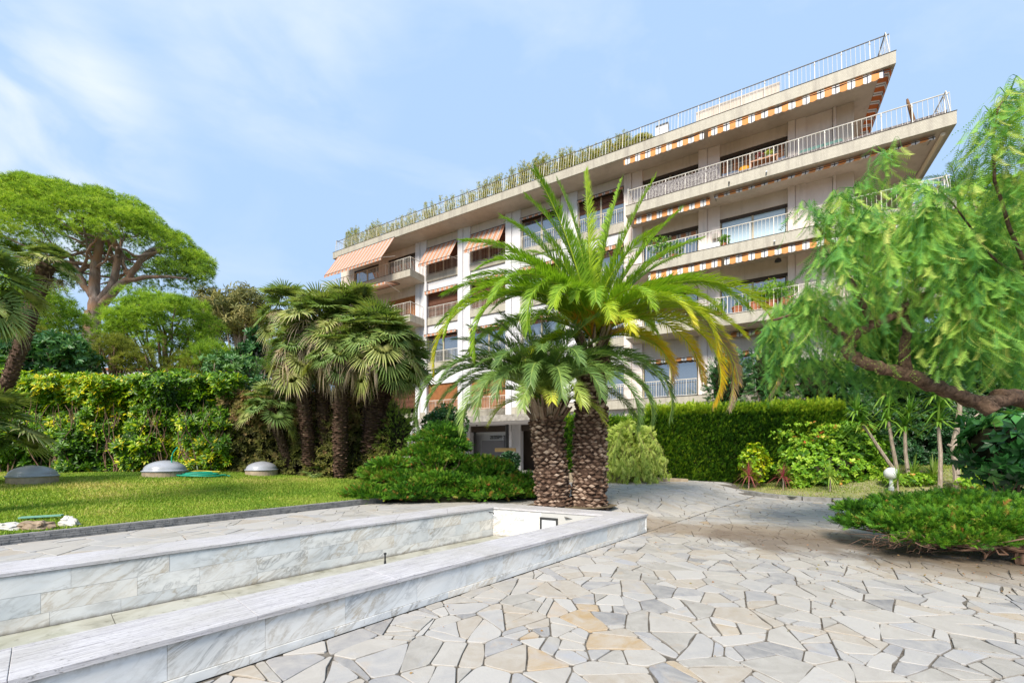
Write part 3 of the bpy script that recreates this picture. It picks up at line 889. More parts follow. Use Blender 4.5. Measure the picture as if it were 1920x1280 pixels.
# floor slabs
tW = 1.0
n_ = 0
tt = 0
while tt < BACK + 1.2:
    a0 = Q_ft + A*1.6 - A*tt; a1 = a0 - A*(tW-.006)
    # width across between inner lines
    def across(p):
        return isect(p, NL, I_, dBk)
    q = [tuple(a0+NL*.010), tuple(across(a0)-NL*.010), tuple(across(a1)-NL*.010), tuple(a1+NL*.010)]
    q = clip(q, I_.x, I_.y, -nff.x, -nff.y)
    if len(q) >= 3:
        m = MB(); m.prism(q, -.3, FL); pbuild(m, 'floor_slab', M['poolfloor'])
    tt += tW
# marble cladding
def clad(p0, d, L, nrm, rows, z0, t=.03, seed=0, off=0.0):
    """rows: list of (height, mean tile length); nrm points out of the wall face"""
    r = random.Random(seed); z = z0
    for h, tl in rows:
        s = -off - r.random()*tl
        while s < L:
            l = tl*r.uniform(.85, 1.15); a = max(s, 0); b = min(s+l, L)
            if b-a > .03:
                m = MB(); pr = r.uniform(-.0012, .0012)
                m.obox(Vector((0, 0, 0)), P3(d, 0), P3(nrm, 0), Vector((0, 0, 1)), 0, b-a-.0018, -t, pr, 0, h-.002)
                c = p0 + d*a
                o = m.build('marble_tile', M['marble'], pool)
                o.location = (c.x-T.x, c.y-T.y, z)
            s += l
        z += h
clad(T-A*BACK, A, BACK, -NL, [(.062, .62)], 0.0, seed=1)
clad(T-A*BACK+NL*.012, A, BACK-.012, -NL, [(.232, .62)], .064, seed=2)
clad(T-nff*.005, B, .9, nff, [(.296, .6)], 0.0, seed=3)
clad(I_-dBk*BACK, dBk, BACK, -nBk, [(.142, .6), (.206, .66), (.206, .7)], FL, seed=4)
clad(I_, dFi, (Q_ft-I_).length, -nff, [(.142, .6), (.206, .66), (.206, .7)], FL, seed=5)
clad(Q_ft-A*BACK, A, BACK, NL, [(.142, .6), (.206, .66), (.206, .7)], FL, seed=6)
# coping slabs
def cope(quads, name='coping_slab'):
    for q in quads:
        m = MB(); m.cv = .5
        q = inset([tuple(p) for p in q], .0012)
        m.prism(q, 0, CT, cham=.003)
        # local object axis along the slab so the grain follows it
        c = cen(q); a = Vector(q[1])-Vector(q[0]); b_ = Vector(q[2])-Vector(q[1])
        if b_.length > a.length: a = b_
        th = math.atan2(a.y, a.x); cs, sn = math.cos(-th), math.sin(-th)
        m.v = [((x-c[0])*cs-(y-c[1])*sn, (x-c[0])*sn+(y-c[1])*cs, z) for x, y, z in m.v]
        o = m.build(name, M['travertine'], pool, rot=(0, 0, th))
        o.location = (c[0]-T.x, c[1]-T.y, HT-CT)
ov = .018
fo = T - NL*ov; fin = fi + NL*ov
quads = []
mitre_o = isect(fo, A, T+nff*ov, B); mitre_i = isect(fin, A, I_-nff*ov, dFi)
cuts = [0, .85, 1.97, 3.1, 4.2, 5.33, 6.46, 7.6, 8.75, BACK]
for i in range(len(cuts)-1):
    p = mitre_o if i == 0 else fo - A*cuts[i]
    qq = mitre_i if i == 0 else fin - A*cuts[i]
    quads.append([p, qq, fin-A*cuts[i+1], fo-A*cuts[i+1]])
far_o0 = mitre_o; far_o1 = isect(bo+nBk*0, dBk, T+nff*ov, B); far_i1 = isect(I_-nBk*ov, dBk, I_-nff*ov, dFi)
N = 3
for i in range(N):
    a0 = far_o0.lerp(far_o1, i/N); a1 = far_o0.lerp(far_o1, (i+1)/N); b0 = mitre_i.lerp(far_i1, i/N); b1 = mitre_i.lerp(far_i1, (i+1)/N)
    quads.append([a0, a1, b1, b0])
cb = [0, 1.2, 2.3, 3.45, 4.6, 5.7, 6.9, 8.1, 9.2]
for i in range(len(cb)-1):
    p = far_o1 if i == 0 else far_o1 - dBk*cb[i]
    qq = far_i1 if i == 0 else far_i1 - dBk*cb[i]
    quads.append([p, far_o1-dBk*cb[i+1], far_i1-dBk*cb[i+1], qq])
cope(quads)
# fittings: nozzle, wall spout, skimmer frame
m = MB(); c = wd(722, 1050, 5.05)
nb = Vector((c.x, c.y, FL))
m.tube([nb, nb+Vector((0, 0, .44))], .014, 8); m.tube([nb+Vector((0, 0, .44)), nb+Vector((0, 0, .52))], .010, 8); m.tube([nb+Vector((0, 0, .52)), nb+Vector((0, 0, .54))], .017, 8)
m.build('fountain_nozzle', M['dark_metal']); tag(bpy.data.objects['fountain_nozzle'], 'short dark pipe nozzle standing on the pool floor', 'nozzle')
m = MB(); c = I_ + dFi*.0 - nBk*.02; z = .24
m.tube([P3(I_-dBk*.12-nBk*0, z), P3(I_-dBk*.12-nBk*.12, z), P3(I_-dBk*.12-nBk*.14, z-.03)], .012, 6)
pbuild(m, 'wall_spout', M['dark_metal'])
fr = MB(); fc = I_ + dFi*1.06; 
def fbox(m, s0, s1, z0, z1, o0, o1, mi=None): m.obox(P3(fc, 0), P3(dFi, 0), P3(-nff, 0), Vector((0, 0, 1)), s0, s1, o0, o1, z0, z1, mi)
fbox(fr, -.0, .035, -.12, .20, .0, .025); fbox(fr, .335, .37, -.12, .20, .0, .025); fbox(fr, .035, .335, .16, .20, .0, .025); fbox(fr, .035, .335, -.12, -.09, .0, .025)
pbuild(fr, 'skimmer_frame', M['dark_metal'])
fr = MB(); fbox(fr, .036, .334, -.089, .159, .0, .012); pbuild(fr, 'skimmer_panel', M['white_plastic'])

# ================================================================== LAWN
def h_lawn(x, y):
    t = (x-K0.x)*nK.x+(y-K0.y)*nK.y
    return .405 + .42*sstep(t, .2, 6.5) + .012*math.sin(x*1.7)*math.cos(y*1.3)
lawn = bpy.data.meshes.new('lawn'); V = []; F = []; ns, nt = 60, 50
for i in range(ns+1):
    for j in range(nt+1):
        p = K0 + dK*(-BACK + (LK+BACK+4)*i/ns) + nK*(.13+ 18*j/nt); V.append((p.x, p.y, h_lawn(p.x, p.y)))
for i in range(ns):
    for j in range(nt): F.append((i*(nt+1)+j, (i+1)*(nt+1)+j, (i+1)*(nt+1)+j+1, i*(nt+1)+j+1))
lawn.from_pydata(V, [], F); lawn.polygons.foreach_set('use_smooth', [True]*len(F))
tag(link('lawn', lawn, M['turf']), kind='structure')
# blades
n = 210000
s = rng.uniform(-2.5, LK+1.2, n); t = 12.0*rng.uniform(0, 1, n)**1.25 + .10
x = K0.x+dK.x*s+nK.x*t; y = K0.y+dK.y*s+nK.y*t
s2_ = rng.uniform(-2.5, 13, n)
ok = (np.abs(x) < 1.24*y+.3) & (y < 14.5)
x, y, t = x[ok], y[ok], t[ok]
tt_ = np.clip((t-.2)/6.3, 0, 1); z = .405+.42*tt_*tt_*(3-2*tt_)+.012*np.sin(x*1.7)*np.cos(y*1.3)-.005
dist = np.sqrt(x*x+y*y)
hgt = rng.uniform(.025, .055, len(x))*(1+dist*.02); wid = .0035+.0010*dist
d = rng.normal(size=(len(x), 3))*np.array([.45, .45, .0])+np.array([0, 0, 1])
Rm = frames(d, rng.uniform(0, 6.28, len(x)))
base = np.stack([x, y, z], 1)
Vb = np.stack([base+Rm[:, :, 0]*wid[:, None], base-Rm[:, :, 0]*wid[:, None], base+Rm[:, :, 2]*hgt[:, None]], 1)
patch = .52+.25*np.sin(x*.43+y*.31+2)*np.sin(y*.7-x*.2)+.22*np.sin(x*.9+1)*np.sin(y*1.2)+.12*np.sin(x*2.9)*np.sin(y*3.1+1)
val = patch + rng.normal(0, .12, len(x)); val = np.where(rng.uniform(size=len(x)) < .03, .95, val)
tag(link('grass', tri_mesh('grass', Vb, np.arange(len(x)*3).reshape(-1, 3), np.repeat(val[:, None], 3, 1)+np.array([[-.1, -.1, .08]])), M['grass']), 'short bright green lawn grass behind the low brick kerb', 'grass', kind='stuff')

# lawn kerb of small slate bricks
kerb = empty('lawn_kerb', (K0.x, K0.y, .29), 0, 'low grey brick kerb edging the lawn beside the pool terrace', 'kerb')
kc = MB(); kc.obox(Vector((0, 0, 0)), P3(dK, 0), P3(nK, 0), Vector((0, 0, 1)), -BACK, LK, .02, .14, -.1, .128)
kc.build('kerb_core', M['kerb_stone'], kerb)
kcp = MB(); r = random.Random(4)
far_b = MB(); nb_ = 0
for row in range(4):
    s = -.9 + r.random()*.1
    while s < LK:
        l = r.uniform(.10, .19); pr = r.uniform(-.004, .004); z0 = .002+row*.032
        a, b_ = s, min(s+l-.004, LK)
        if nb_ < 296 and s < 5.2:
            m = MB(); m.obox(Vector((0, 0, 0)), P3(dK, 0), P3(nK, 0), Vector((0, 0, 1)), 0, b_-a, pr, .022, 0, .028)
            m.build('brick', M['kerb_brick'], kerb, loc=(dK.x*a, dK.y*a, z0)); nb_ += 1
        else: far_b.obox(Vector((0, 0, 0)), P3(dK, 0), P3(nK, 0), Vector((0, 0, 1)), a, b_, pr, .022, z0, z0+.028)
        s += l
far_b.build('distant_bricks', M['kerb_brick'], kerb, kind='stuff')

# ================================================================== PLANTING BED
bed = grid_sheet('planting_bed', M['bedsoil'], 5.5, 26, 9.5, 26, .3, h_bed, lambda x, y: in_poly(x, y, BEDPOLY), kind='structure')
cm = MB(); 
pts = []
for (ax, ay), (bx, by) in zip(CURB, CURB[1:]):
    k = max(1, int(math.hypot(bx-ax, by-ay)/.3))
    for i in range(k): pts.append((ax+(bx-ax)*i/k, ay+(by-ay)*i/k))
curb = empty('bed_kerb', (CURB[3][0], CURB[3][1], 0), 0, 'curved low grey kerb in front of the planting bed', 'kerb')
i = 0
while i+2 < len(pts):
    a, b_ = Vector(pts[i]), Vector(pts[i+2]); d = (b_-a); L = d.length; d.normalize(); nn = Vector((d.y, -d.x))
    m = MB(); m.obox(P3(a-Vector(CURB[3]), 0), P3(d, 0), P3(nn, 0), Vector((0, 0, 1)), .004, L-.004, -.03, .13, -.05, .125+random.uniform(-.006, .006))
    m.build('kerb_stone', M['kerb_stone'], curb); i += 2
# bed grass
n = 60000
x = rng.uniform(6.5, 17, n); y = rng.uniform(10.5, 18.5, n)
keep = [i for i in range(n) if in_poly(x[i], y[i], BEDPOLY) and curb_dist(x[i], y[i]) > .1 and rng.uniform() < (.9 if curb_dist(x[i], y[i]) > .9 else .35)]
x, y = x[keep], y[keep]
z = np.array([h_bed(a, b_) for a, b_ in zip(x, y)])-.01
hgt = rng.uniform(.03, .11, len(x)); wid = np.full(len(x), .012)
d = rng.normal(size=(len(x), 3))*np.array([.7, .7, 0])+np.array([0, 0, 1]); Rm = frames(d, rng.uniform(0, 6.28, len(x)))
base = np.stack([x, y, z], 1)
Vb = np.stack([base+Rm[:, :, 0]*wid[:, None], base-Rm[:, :, 0]*wid[:, None], base+Rm[:, :, 2]*hgt[:, None]], 1)
val = .5+.3*np.sin(x*1.3)*np.sin(y*1.7)+rng.normal(0, .15, len(x))
tag(link('bed_grass', tri_mesh('bed_grass', Vb, np.arange(len(x)*3).reshape(-1, 3), np.repeat(val[:, None], 3, 1)), M['drygrass']), 'patchy dry grass covering the planting bed behind the kerb', 'grass', kind='stuff')
# low retaining wall in front of the hedge
m = MB(); m.add([(2.2,16.1,.1),(6.9,16.5,.0),(6.9,16.72,.0),(2.2,16.35,.1),(2.2,16.1,.66),(6.9,16.5,.40),(6.9,16.72,.40),(2.2,16.35,.66)], [(0,3,2,1),(4,5,6,7),(0,1,5,4),(1,2,6,5),(2,3,7,6),(3,0,4,7)])
m.build('retaining_wall', M['concrete_beige']); tag(bpy.data.objects['retaining_wall'], 'low beige concrete wall at the foot of the clipped hedge', 'wall')
# ================================================================== APARTMENT BUILDING
# local axes: x along the facade (right), -y outwards, z up; origin on the wall plane
bt = empty('apartment_building', (23.1*.4994, 23.1*.8665, 0), math.atan2(-.4994, .8665), 'beige five storey apartment block with striped orange awnings and long balconies', 'building')
def u_at(px, d=23.1):
    r = (px-960)/790; Y = d/(.4994*r+.8665); return (.8665*r-.4994)*Y
WO = 23.1-21.57      # balcony edge in front of the wall
LV = [17.0, 14.0, 10.9, 7.72, 4.25]
FH = .48
UL, UR = -28.63, 4.74
UBR = 6.43; UBL = -5.73; ULR = -20.5; ULL = -30.2
WR = 3.7             # right end of the wall
def bb(name, mat, boxes, **k):
    m = MB()
    for (u0, u1, w0, w1, z0, z1) in boxes: m.box(u0, u1, -w1, -w0, z0, z1)
    return m.build(name, mat, bt, **k)
DEP = 11.0
# --- walls
zt = LV[0]-FH
cols = [(-21.33, -20.32), (-17.5, -16.5), (-13.72, -12.66), (-9.9, -8.9), (-6.19, -5.22), (-2.45, -1.49), (1.31, 1.98)]
bays = [(-20.32, -17.5), (-16.5, -13.72), (-12.66, -9.9), (-8.9, -6.19)]
rbays = [(-5.22, -2.45), (-1.49, 1.31)]
lbays = [(-28.0, -25.2), (-24.2, -21.33)]
# inner dark rooms: back wall behind windows
bb('inner_wall', M['frame_dark'], [(-29.4, WR-.2, -1.2, -1.0, .0, zt)])
bb('side_wall', M['wall_beige'], [(-29.6, -29.4, -DEP, 0, 0, zt), (WR-.2, WR, -DEP, -.3, 0, zt), (-29.4, WR-.2, -DEP, -DEP+.2, 0, zt)])
WH = 1.98
def solid_wall():
    white = []; beige = []
    for i, f in enumerate(LV[1:]):
        top = zt if i == 0 else LV[i]-FH+.0
        bd = f+WH
        for (a, b) in bays:
            (beige if i == 0 else white).append((a, b, -.3, .0, bd, top))       # lintel zone
        for (a, b) in rbays+lbays:
            beige.append((a, b, -.3, .0, bd, top))
    return white, beige
white, beige = solid_wall()
for b in white: bb('lintel_panel', M['wall_white'], [b])
for b in beige: bb('lintel_panel', M['wall_beige'], [b])
# spandrels: mosaic band across each central bay with white wall below it
for i, f in enumerate(LV[1:]):
    for (a, b) in bays:
        bb('mosaic_band', M['mosaic'], [(a-.02, b+.02, -.3, .10, f-FH, f)])
    for (a, b) in lbays+rbays:
        bb('floor_band', M['wall_beige'], [(a, b, -.3, -.002, f-FH, f)])
# ground floor
bb('ground_floor_wall', M['wall_white'], [(-29.4, -17.0, -.3, 0, 0, LV[4]-FH), (-8.0, WR-.2, -.3, 0, 0, LV[4]-FH), (-17.0, -8.0, -.3, 0, 3.55, LV[4]-FH)])
# pilasters
for k, (a, b) in enumerate(cols):
    top = zt
    mt = M['wall_white'] if 1 <= k <= 3 else M['pilaster']
    if k == 0: mt = M['wall_white']
    mid = a+(b-a)*.42
    z0 = 0
    bb('pilaster', mt, [(a, mid-.015, -.3, .14, z0, top), (mid+.015, b, -.3, .09, z0, top), (mid-.015, mid+.015, -.3, .05, z0, top)])
bb('wall_panel', M['pilaster'], [(1.98+.002, 2.96, -.3, .02, 0, zt)])
bb('wall_panel', M['wall_beige'], [(3.08, WR, -.3, .05, 0, zt)])
bb('wall_panel', M['wall_beige'], [(-29.4, -28.0, -.3, .0, 0, zt)]); bb('wall_panel', M['wall_beige'], [(-25.2, -24.2, -.3, .02, 0, zt)])
m = MB(); m.tube([(3.02, -.08, 0), (3.02, -.08, zt)], .055, 8); m.build('drainpipe', M['pilaster'], bt)
m = MB(); m.tube([(-20.25, -.2, 0), (-20.25, -.2, LV[1]-FH)], .05, 8); m.build('drainpipe', M['wall_white'], bt)
# --- roof slab and balcony slabs
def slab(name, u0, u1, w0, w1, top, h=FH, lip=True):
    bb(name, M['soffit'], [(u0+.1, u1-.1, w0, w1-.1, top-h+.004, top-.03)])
    bb('fascia', M['mosaic'], [(u0, u1, w1-.1, w1, top-h, top)])
    if u0 > ULL: bb('fascia', M['mosaic'], [(u0, u0+.1, w0, w1-.1-.001, top-h, top)])
    bb('fascia', M['mosaic'], [(u1-.1, u1, w0, w1-.1-.001, top-h, top)])
    bb('fascia_trim', M['frame_dark'], [(u0-.012, u1+.012, w1-.05, w1+.015, top, top+.018)])
slab('roof_slab', UL, UR, -DEP, WO, LV[0])
for f in LV[1:4]:
    slab('balcony_slab', UBL, UBR, 0.0, WO, f)
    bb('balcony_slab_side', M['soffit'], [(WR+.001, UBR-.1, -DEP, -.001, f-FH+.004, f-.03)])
    bb('fascia', M['mosaic'], [(UBR-.1, UBR, -DEP, -.001, f-FH, f)])
for f in LV[1:4]:
    slab('balcony_slab', ULL, ULR, 0.0, WO, f)
slab('balcony_slab', -12.4, 3.2, 0.0, .45, LV[4])
bb('fascia', M['mosaic'], [(-29.4, -12.45, 0, .10, LV[4]-.5, LV[4])])
# --- railings
def railing(p0, p1, f, h=.88, tilt=.0, inward=(0, 1), name='railing', sp=.15, dark=False, z0=.06):
    """p in (u, y) local; inward = direction the top leans"""
    a = Vector(p0); b = Vector(p1); L = (b-a).length; d = (b-a).normalized(); iw = Vector(inward)*tilt
    top = MB()
    A3 = Vector((a.x, a.y, f+z0)); B3 = Vector((b.x, b.y, f+z0)); I3 = Vector((iw.x, iw.y, 0))
    top.bar(A3+I3+Vector((0, 0, h-z0)), B3+I3+Vector((0, 0, h-z0)), .022, 6); 
    o = top.build(name, M['rail_dark'] if dark else M['rail'], bt)
    m = MB(); m.bar(A3, B3, .014, 4); m.build('bottom_rail', M['rail'], o)
    m = MB(); k = int(L/sp)
    for i in range(k+1):
        if i % 6 == 0: continue
        p = A3 + Vector((d.x, d.y, 0))*(L*i/k)
        m.bar(p, p+I3+Vector((0, 0, h-z0)), .0075, 4)
    m.build('balusters', M['rail'], o, kind='stuff')
    for i in range(0, k+1, 6):
        p = A3 + Vector((d.x, d.y, 0))*(L*i/k) - Vector((0, 0, z0))
        q = MB(); q.bar(p, p+I3+Vector((0, 0, h)), .019, 5)
        if f > 13: c = p+(I3+Vector((0, 0, h)))*.86; q.bar(c-Vector((0, 0, .02)), c+Vector((0, 0, .02)), .033, 6)
        q.build('post', M['rail'], o)
ed = -(WO-.12); TL = .14
railing((UL+.15, ed), (UR-.15, ed), LV[0], .93, TL, dark=True)
railing((UR-.15, ed), (UR-.15, 3), LV[0], .93, TL, (-1, 0), dark=True)
railing((UL+.15, ed), (UL+.15, 2), LV[0], .93, TL, (1, 0), dark=True)
for f in LV[1:4]:
    railing((UBL+.1, ed), (UBR-.12, ed), f, .9, TL)
    railing((UBR-.12, ed), (UBR-.12, 4), f, .9, TL, (-1, 0))
    railing((UBL+.1, ed), (UBL+.1, -.1), f, .9, .0)
    railing((ULL, ed), (ULR-.1, ed), f, .9, .0)
    railing((ULR-.1, ed), (ULR-.1, -.1), f, .9, .0)
for i, f in enumerate(LV[1:]):
    for a, b in bays: railing((a+.05, -.06), (b-.05, -.06), f, .8, 0, sp=.12)
for a, b in rbays: railing((a+.05, -.38), (b-.05, -.38), LV[4], .85, 0, sp=.12)
railing((-9.5, -.38), (-5.5, -.38), LV[4], .85, 0, sp=.13)
# --- windows
def window(a, b, f, top, kind='glass', w=-.16, panes=2):
    fr = MB(); t = .06
    def bx(m, u0, u1, z0, z1, w0, w1): m.box(u0, u1, -w1, -w0, z0, z1)
    bx(fr, a, a+t, f, top-.14, w, w+.07); bx(fr, b-t, b, f, top-.14, w, w+.07); bx(fr, a+t, b-t, f, f+t, w, w+.07)
    fr2 = fr
    for k in range(1, panes):
        c = a+(b-a)*k/panes; bx(fr, c-.045, c+.045, f+t, top-.14, w, w+.08)
    o = fr.build('window', M['frame'], bt)
    m = MB(); bx(m, a, b, top-.14, top, w, w+.12); m.build('window_head', M['frame_dark'], o)
    for k in range(panes):
        c0 = a+t+(b-a-2*t)*k/panes+.03; c1 = a+t+(b-a-2*t)*(k+1)/panes-.03
        m = MB(); bx(m, c0, c1, f+t, top-.14, w+.01, w+.03)
        m.build('pane', {'glass': M['glass'], 'blue': M['glass_blue']}.get(kind, M['glass']), o)
        if kind == 'curtain':
            pass
    return o
def curtain_w(a, b, f, top, w=-.16):
    o = window(a, b, f, top, 'glass', w)
    n = 60; V = []; F = []
    for i in range(n+1):
        u = a+.08+(b-a-.16)*i/n; y = -w+.12+.05*math.sin(i*1.9)+.02*math.sin(i*.7)
        V += [(u, y, f+.05), (u, y, top-.15)]
    for i in range(n): F.append((2*i, 2*i+2, 2*i+3, 2*i+1))
    m = MB(); m.add(V, F); m.build('curtain', M['curtain'], o)
def shut(a, b, f, top, frac=1.0, mat='shutter', w=-.12):
    z0 = top-(top-f)*frac
    m = MB(); n = max(2, int((top-z0)/.075))
    for i in range(n):
        za = z0+(top-z0)*i/n; zb = z0+(top-z0)*(i+1)/n-.006
        m.add([(a, -w, za), (b, -w, za), (b, -w-.02, (za+zb)/2), (a, -w-.02, (za+zb)/2), (b, -w, zb), (a, -w, zb)], [(0,1,2,3), (3,2,4,5)])
    m.box(a, b, -w+.01, -w+.03, z0, top)
    m.build('roller_shutter', M[mat], bt)
W = {}
for i, f in enumerate(LV[1:]):
    top = f+WH
    for k, (a, b) in enumerate(rbays):
        if i == 0: curtain_w(a, b, f, top)
        elif i == 1: window(a, b, f, top, 'blue' if k == 1 else 'glass')
        elif i == 2: window(a, b, f, top, 'glass')
        else: window(a, b, f, top, 'glass', panes=2)
    for k, (a, b) in enumerate(bays):
        if i == 0:
            window(a, b, f, top)
            if k == 3: shut(a, b, f, top, .42)
            if k == 2: shut(a, b, f, top, .12)
            if k < 2: shut(a, b, f, top, .95)
        elif i == 1:
            if k == 2: window(a, b, f, top); shut(a, b, f, top, .4)
            elif k == 3: window(a, b, f, top)
            else: shut(a, b, f, top, 1)
        elif i == 2:
            window(a, b, f, top)
            if k == 3: shut(a, b, f, top, .5)
        else:
            shut(a, b, f, top, 1, 'shutter_orange' if k < 2 else 'shutter') if k != 3 else window(a, b, f, top)
    for k, (a, b) in enumerate(lbays):
        if i == 1: shut(a, b, f, top, 1, 'shutter_orange')
        elif i == 0: window(a, b, f, top)
        else: shut(a, b, f, top, .8)
# --- awnings
def valance(u0, u1, w, ztop, h=.24, mat='awning', name='awning', tuck=.35, axis='x', per=.25):
    """rolled awning: folded canvas box under the slab edge with a scalloped hanging strip"""
    m = MB(); n = max(8, int((u1-u0)/.03)); V = []; F = []
    P = (lambda s, o, z: (s, -(w-o), z)) if axis == 'x' else (lambda s, o, z: (w-o, s, z))
    for i in range(n+1):
        s = u0+(u1-u0)*i/n; z = ztop-h-.035*abs(math.sin(math.pi*s/per)) + .008*math.sin(s*3.1)
        o = .012*math.sin(s*9)
        V += [P(s, tuck, ztop+.0), P(s, .02, ztop-.05-.015*math.sin(s*1.7)), P(s, .0+o, ztop-.10), P(s, -.01-o, z)]
    for i in range(n):
        for k in range(3): F.append((4*i+k, 4*i+4+k, 4*i+5+k, 4*i+1+k))
    m.add(V, F); o = m.build(name, M[mat], bt, smooth=True)
    b = MB(); b.bar(P(u0, -.01, ztop-.1), P(u1, -.01, ztop-.1), .016, 5); b.build('front_bar', M['dark_metal'], o)
    b = MB()
    for s in (u0+.05, u1-.05): b.bar(P(s, tuck+.3, ztop+.02), P(s, .02, ztop-.07), .02, 5)
    b.build('bracket', M['concrete'], o)
    return o
zt2 = LV[0]-FH
dA = 21.57+.05
valance(u_at(1170, dA), u_at(1320, dA), WO-.02, zt2-.02, .36)
valance(u_at(1328, dA), UR-.35, WO-.02, zt2-.02, .36)
valance(-1.4, 4.6, UR-.12, zt2-.02, .26, 'awning_side', 'awning', .3, 'y')
f = LV[1]-FH
valance(u_at(1187, dA), u_at(1330, dA), WO-.3, f-.03, .36)
valance(u_at(1338, dA), UBR-.5, WO-.3, f-.02, .15)
m = MB(); m.tube([(UBR-.3, -1.3, f-.12), (UBR-.3, 4.5, f-.12)], .07, 8); m.build('folded_awning_roll', M['cream_cloth'], bt)
f = LV[2]-FH
valance(u_at(1215, dA), u_at(1352, dA), WO-.1, f-.02, .36)
valance(u_at(1358, dA), UBR-1.3, WO-.1, f-.02, .34)
f = LV[3]-FH
valance(-1.0, 1.6, .3, f-.05, .22)
for i, (a, b) in enumerate(rbays): valance(a, b, .15, LV[4]+WH+.1, .22)
def drop_awning(u0, u1, w0, z0, w1, z1, mat='awning_fine', val=.16, sag=.03, per=.20):
    m = MB(); n = max(6, int((u1-u0)/.065)); V = []; F = []; K = 5
    for i in range(n+1):
        u = u0+(u1-u0)*i/n
        for k in range(K+1):
            t = k/K; V.append((u, -(w0+(w1-w0)*t), z0+(z1-z0)*t - sag*math.sin(math.pi*t)))
        V.append((u, -(w1+.005), z1-val-.03*abs(math.sin(math.pi*u/per))))
    for i in range(n):
        for k in range(K+1): F.append(((K+2)*i+k, (K+2)*(i+1)+k, (K+2)*(i+1)+k+1, (K+2)*i+k+1))
    m.add(V, F); o = m.build('awning', M[mat], bt, smooth=False)
    b = MB(); b.bar((u0, -w1, z1), (u1, -w1, z1), .018, 5); b.build('front_bar', M['dark_metal'], o); b = MB(); b.bar((u0, -w0, z0), (u1, -w0, z0), .03, 6); b.build('roller', M['dark_metal'], o)
    for u in (u0+.04, u1-.04):
        b = MB(); b.bar((u, -w0+.1, z0-min(1.3, z0-z1+.3)), (u, -w1, z1), .014, 5); b.build('arm', M['rail'], o)
drop_awning(-27.95, -21.95, WO+.02, zt2+.02, WO+1.25, LV[1]+.62)
drop_awning(bays[0][0]+.02, bays[0][1]-.05, .06, LV[1]+WH-.05, .95, LV[1]+.45, mat='awning_fine')
drop_awning(bays[1][0]+.02, bays[1][1]-.05, .06, LV[1]+WH-.05, .85, LV[1]+.55)
drop_awning(-25.0, -22.1, .9, LV[1]-FH-.05, WO+.75, LV[1]-FH-.32, mat='awning_fine')
for k in (0, 1, 2, 3):
    a, b = bays[k]
    drop_awning(a+.02, b-.03, .05, LV[2]+WH, .30, LV[2]+WH-.10, val=.20)
    if k != 0: drop_awning(a+.02, b-.03, .05, LV[3]+WH, .30, LV[3]+WH-.06, val=.16)
    else:
        drop_awning(a+.02, b-.03, .05, LV[3]+WH+.06, .34, LV[3]+WH+.02, val=.14, mat='awning_fine')
for k in (2, 3):
    a, b = bays[k]; drop_awning(a+.02, b-.03, .05, LV[1]+WH, .22, LV[1]+WH-.10, val=.12)
drop_awning(-20.2, -17.6, .05, 2.9, .5, 2.55, val=.2)
# --- entrance
def ebox(name, mat, *b, **k): return bb(name, mat, list(b), **k)
ebox('entrance_canopy', M['concrete'], (-18.6, -9.0, .02, 3.2, 3.15, 3.50))
ebox('canopy_soffit', M['wall_white'], (-18.5, -9.1, .05, 3.1, 3.13, 3.148))
ebox('entrance_beam', M['frame_dark'], (-17.0, -8.0, -.3, -.02, 2.75, 3.13))
ebox('entrance_side_wall', M['wall_white'], (-17.6, -17.4, .02, 2.2, .0, 3.1))
ebox('entrance_back_wall', M['metal_grey'], (-17.0, -13.4, -.95, -.8, .2, 2.8))
ebox('entrance_door', M['entrance_grey'], (-16.1, -14.1, -.79, -.75, .3, 2.2), (-14.35, -14.3, -.74, -.7, .3, 2.5))
ebox('entrance_post', M['dark_metal'], (-13.35, -13.2, .6, .75, .0, 3.13))
ebox('entrance_post', M['wall_white'], (-13.1, -12.95, .6, .7, .0, 2.7))
ebox('name_plate', M['plate'], (-14.1, -12.6, .76, .79, 1.45, 1.68))
ebox('ceiling_lamp', M['dark_metal'], (-16.0, -15.92, 1.2, 1.28, 3.08, 3.13), (-15.2, -15.12, 1.2, 1.28, 3.08, 3.13), (-14.4, -14.32, 1.2, 1.28, 3.08, 3.13))
fc = bpy.data.curves.new('entrance_lettering', 'FONT'); fc.body = '2I2ISM 2NJ'; fc.size = .34; fc.extrude = .01
ft_ = bpy.data.objects.new('lettering_source', fc); C.objects.link(ft_); bpy.context.view_layer.update()
lm = bpy.data.meshes.new_from_object(ft_.evaluated_get(bpy.context.evaluated_depsgraph_get())); bpy.data.objects.remove(ft_); bpy.data.curves.remove(fc)
lm.materials.clear(); fo_ = link('entrance_lettering', lm, M['letter'], bt, (-15.45, .72, 2.3), (R_(90), 0, 0))
# --- rooftop structures
bb('rooftop_structure', M['wall_beige'], [(u_at(1305, 22), u_at(1462, 22), .3, 1.05, LV[0]+.0, LV[0]+.82)])
m = MB(); m.box(-4.35, -3.75, -1.1, -.6, LV[0], LV[0]+.75); m.build('roof_vent', M['wall_white'], bt)
m = MB(); m.tube([(-4.35, -.85, LV[0]+.82), (-3.75, -.85, LV[0]+.82)], .17, 10); m.build('vent_cap', M['dark_metal'], bt)
for px, lv in ((1437, 1), (1367, 1), (1452, 2), (697, 1)):
    u = u_at(px, 21.57); m = MB(); m.tube([(u, -WO, LV[lv]-.28), (u, -WO-.07, LV[lv]-.30), (u, -WO-.10, LV[lv]-.36)], .035, 6); m.build('wall_lamp', M['white_plastic'] if px != 1367 else M['dark_metal'], bt)
m = MB(); u = u_at(1329); m.box(u-.12, u+.12, -.2, -.145, LV[1]+.95, LV[1]+1.15); m.build('meter_box', M['dark_metal'], bt)
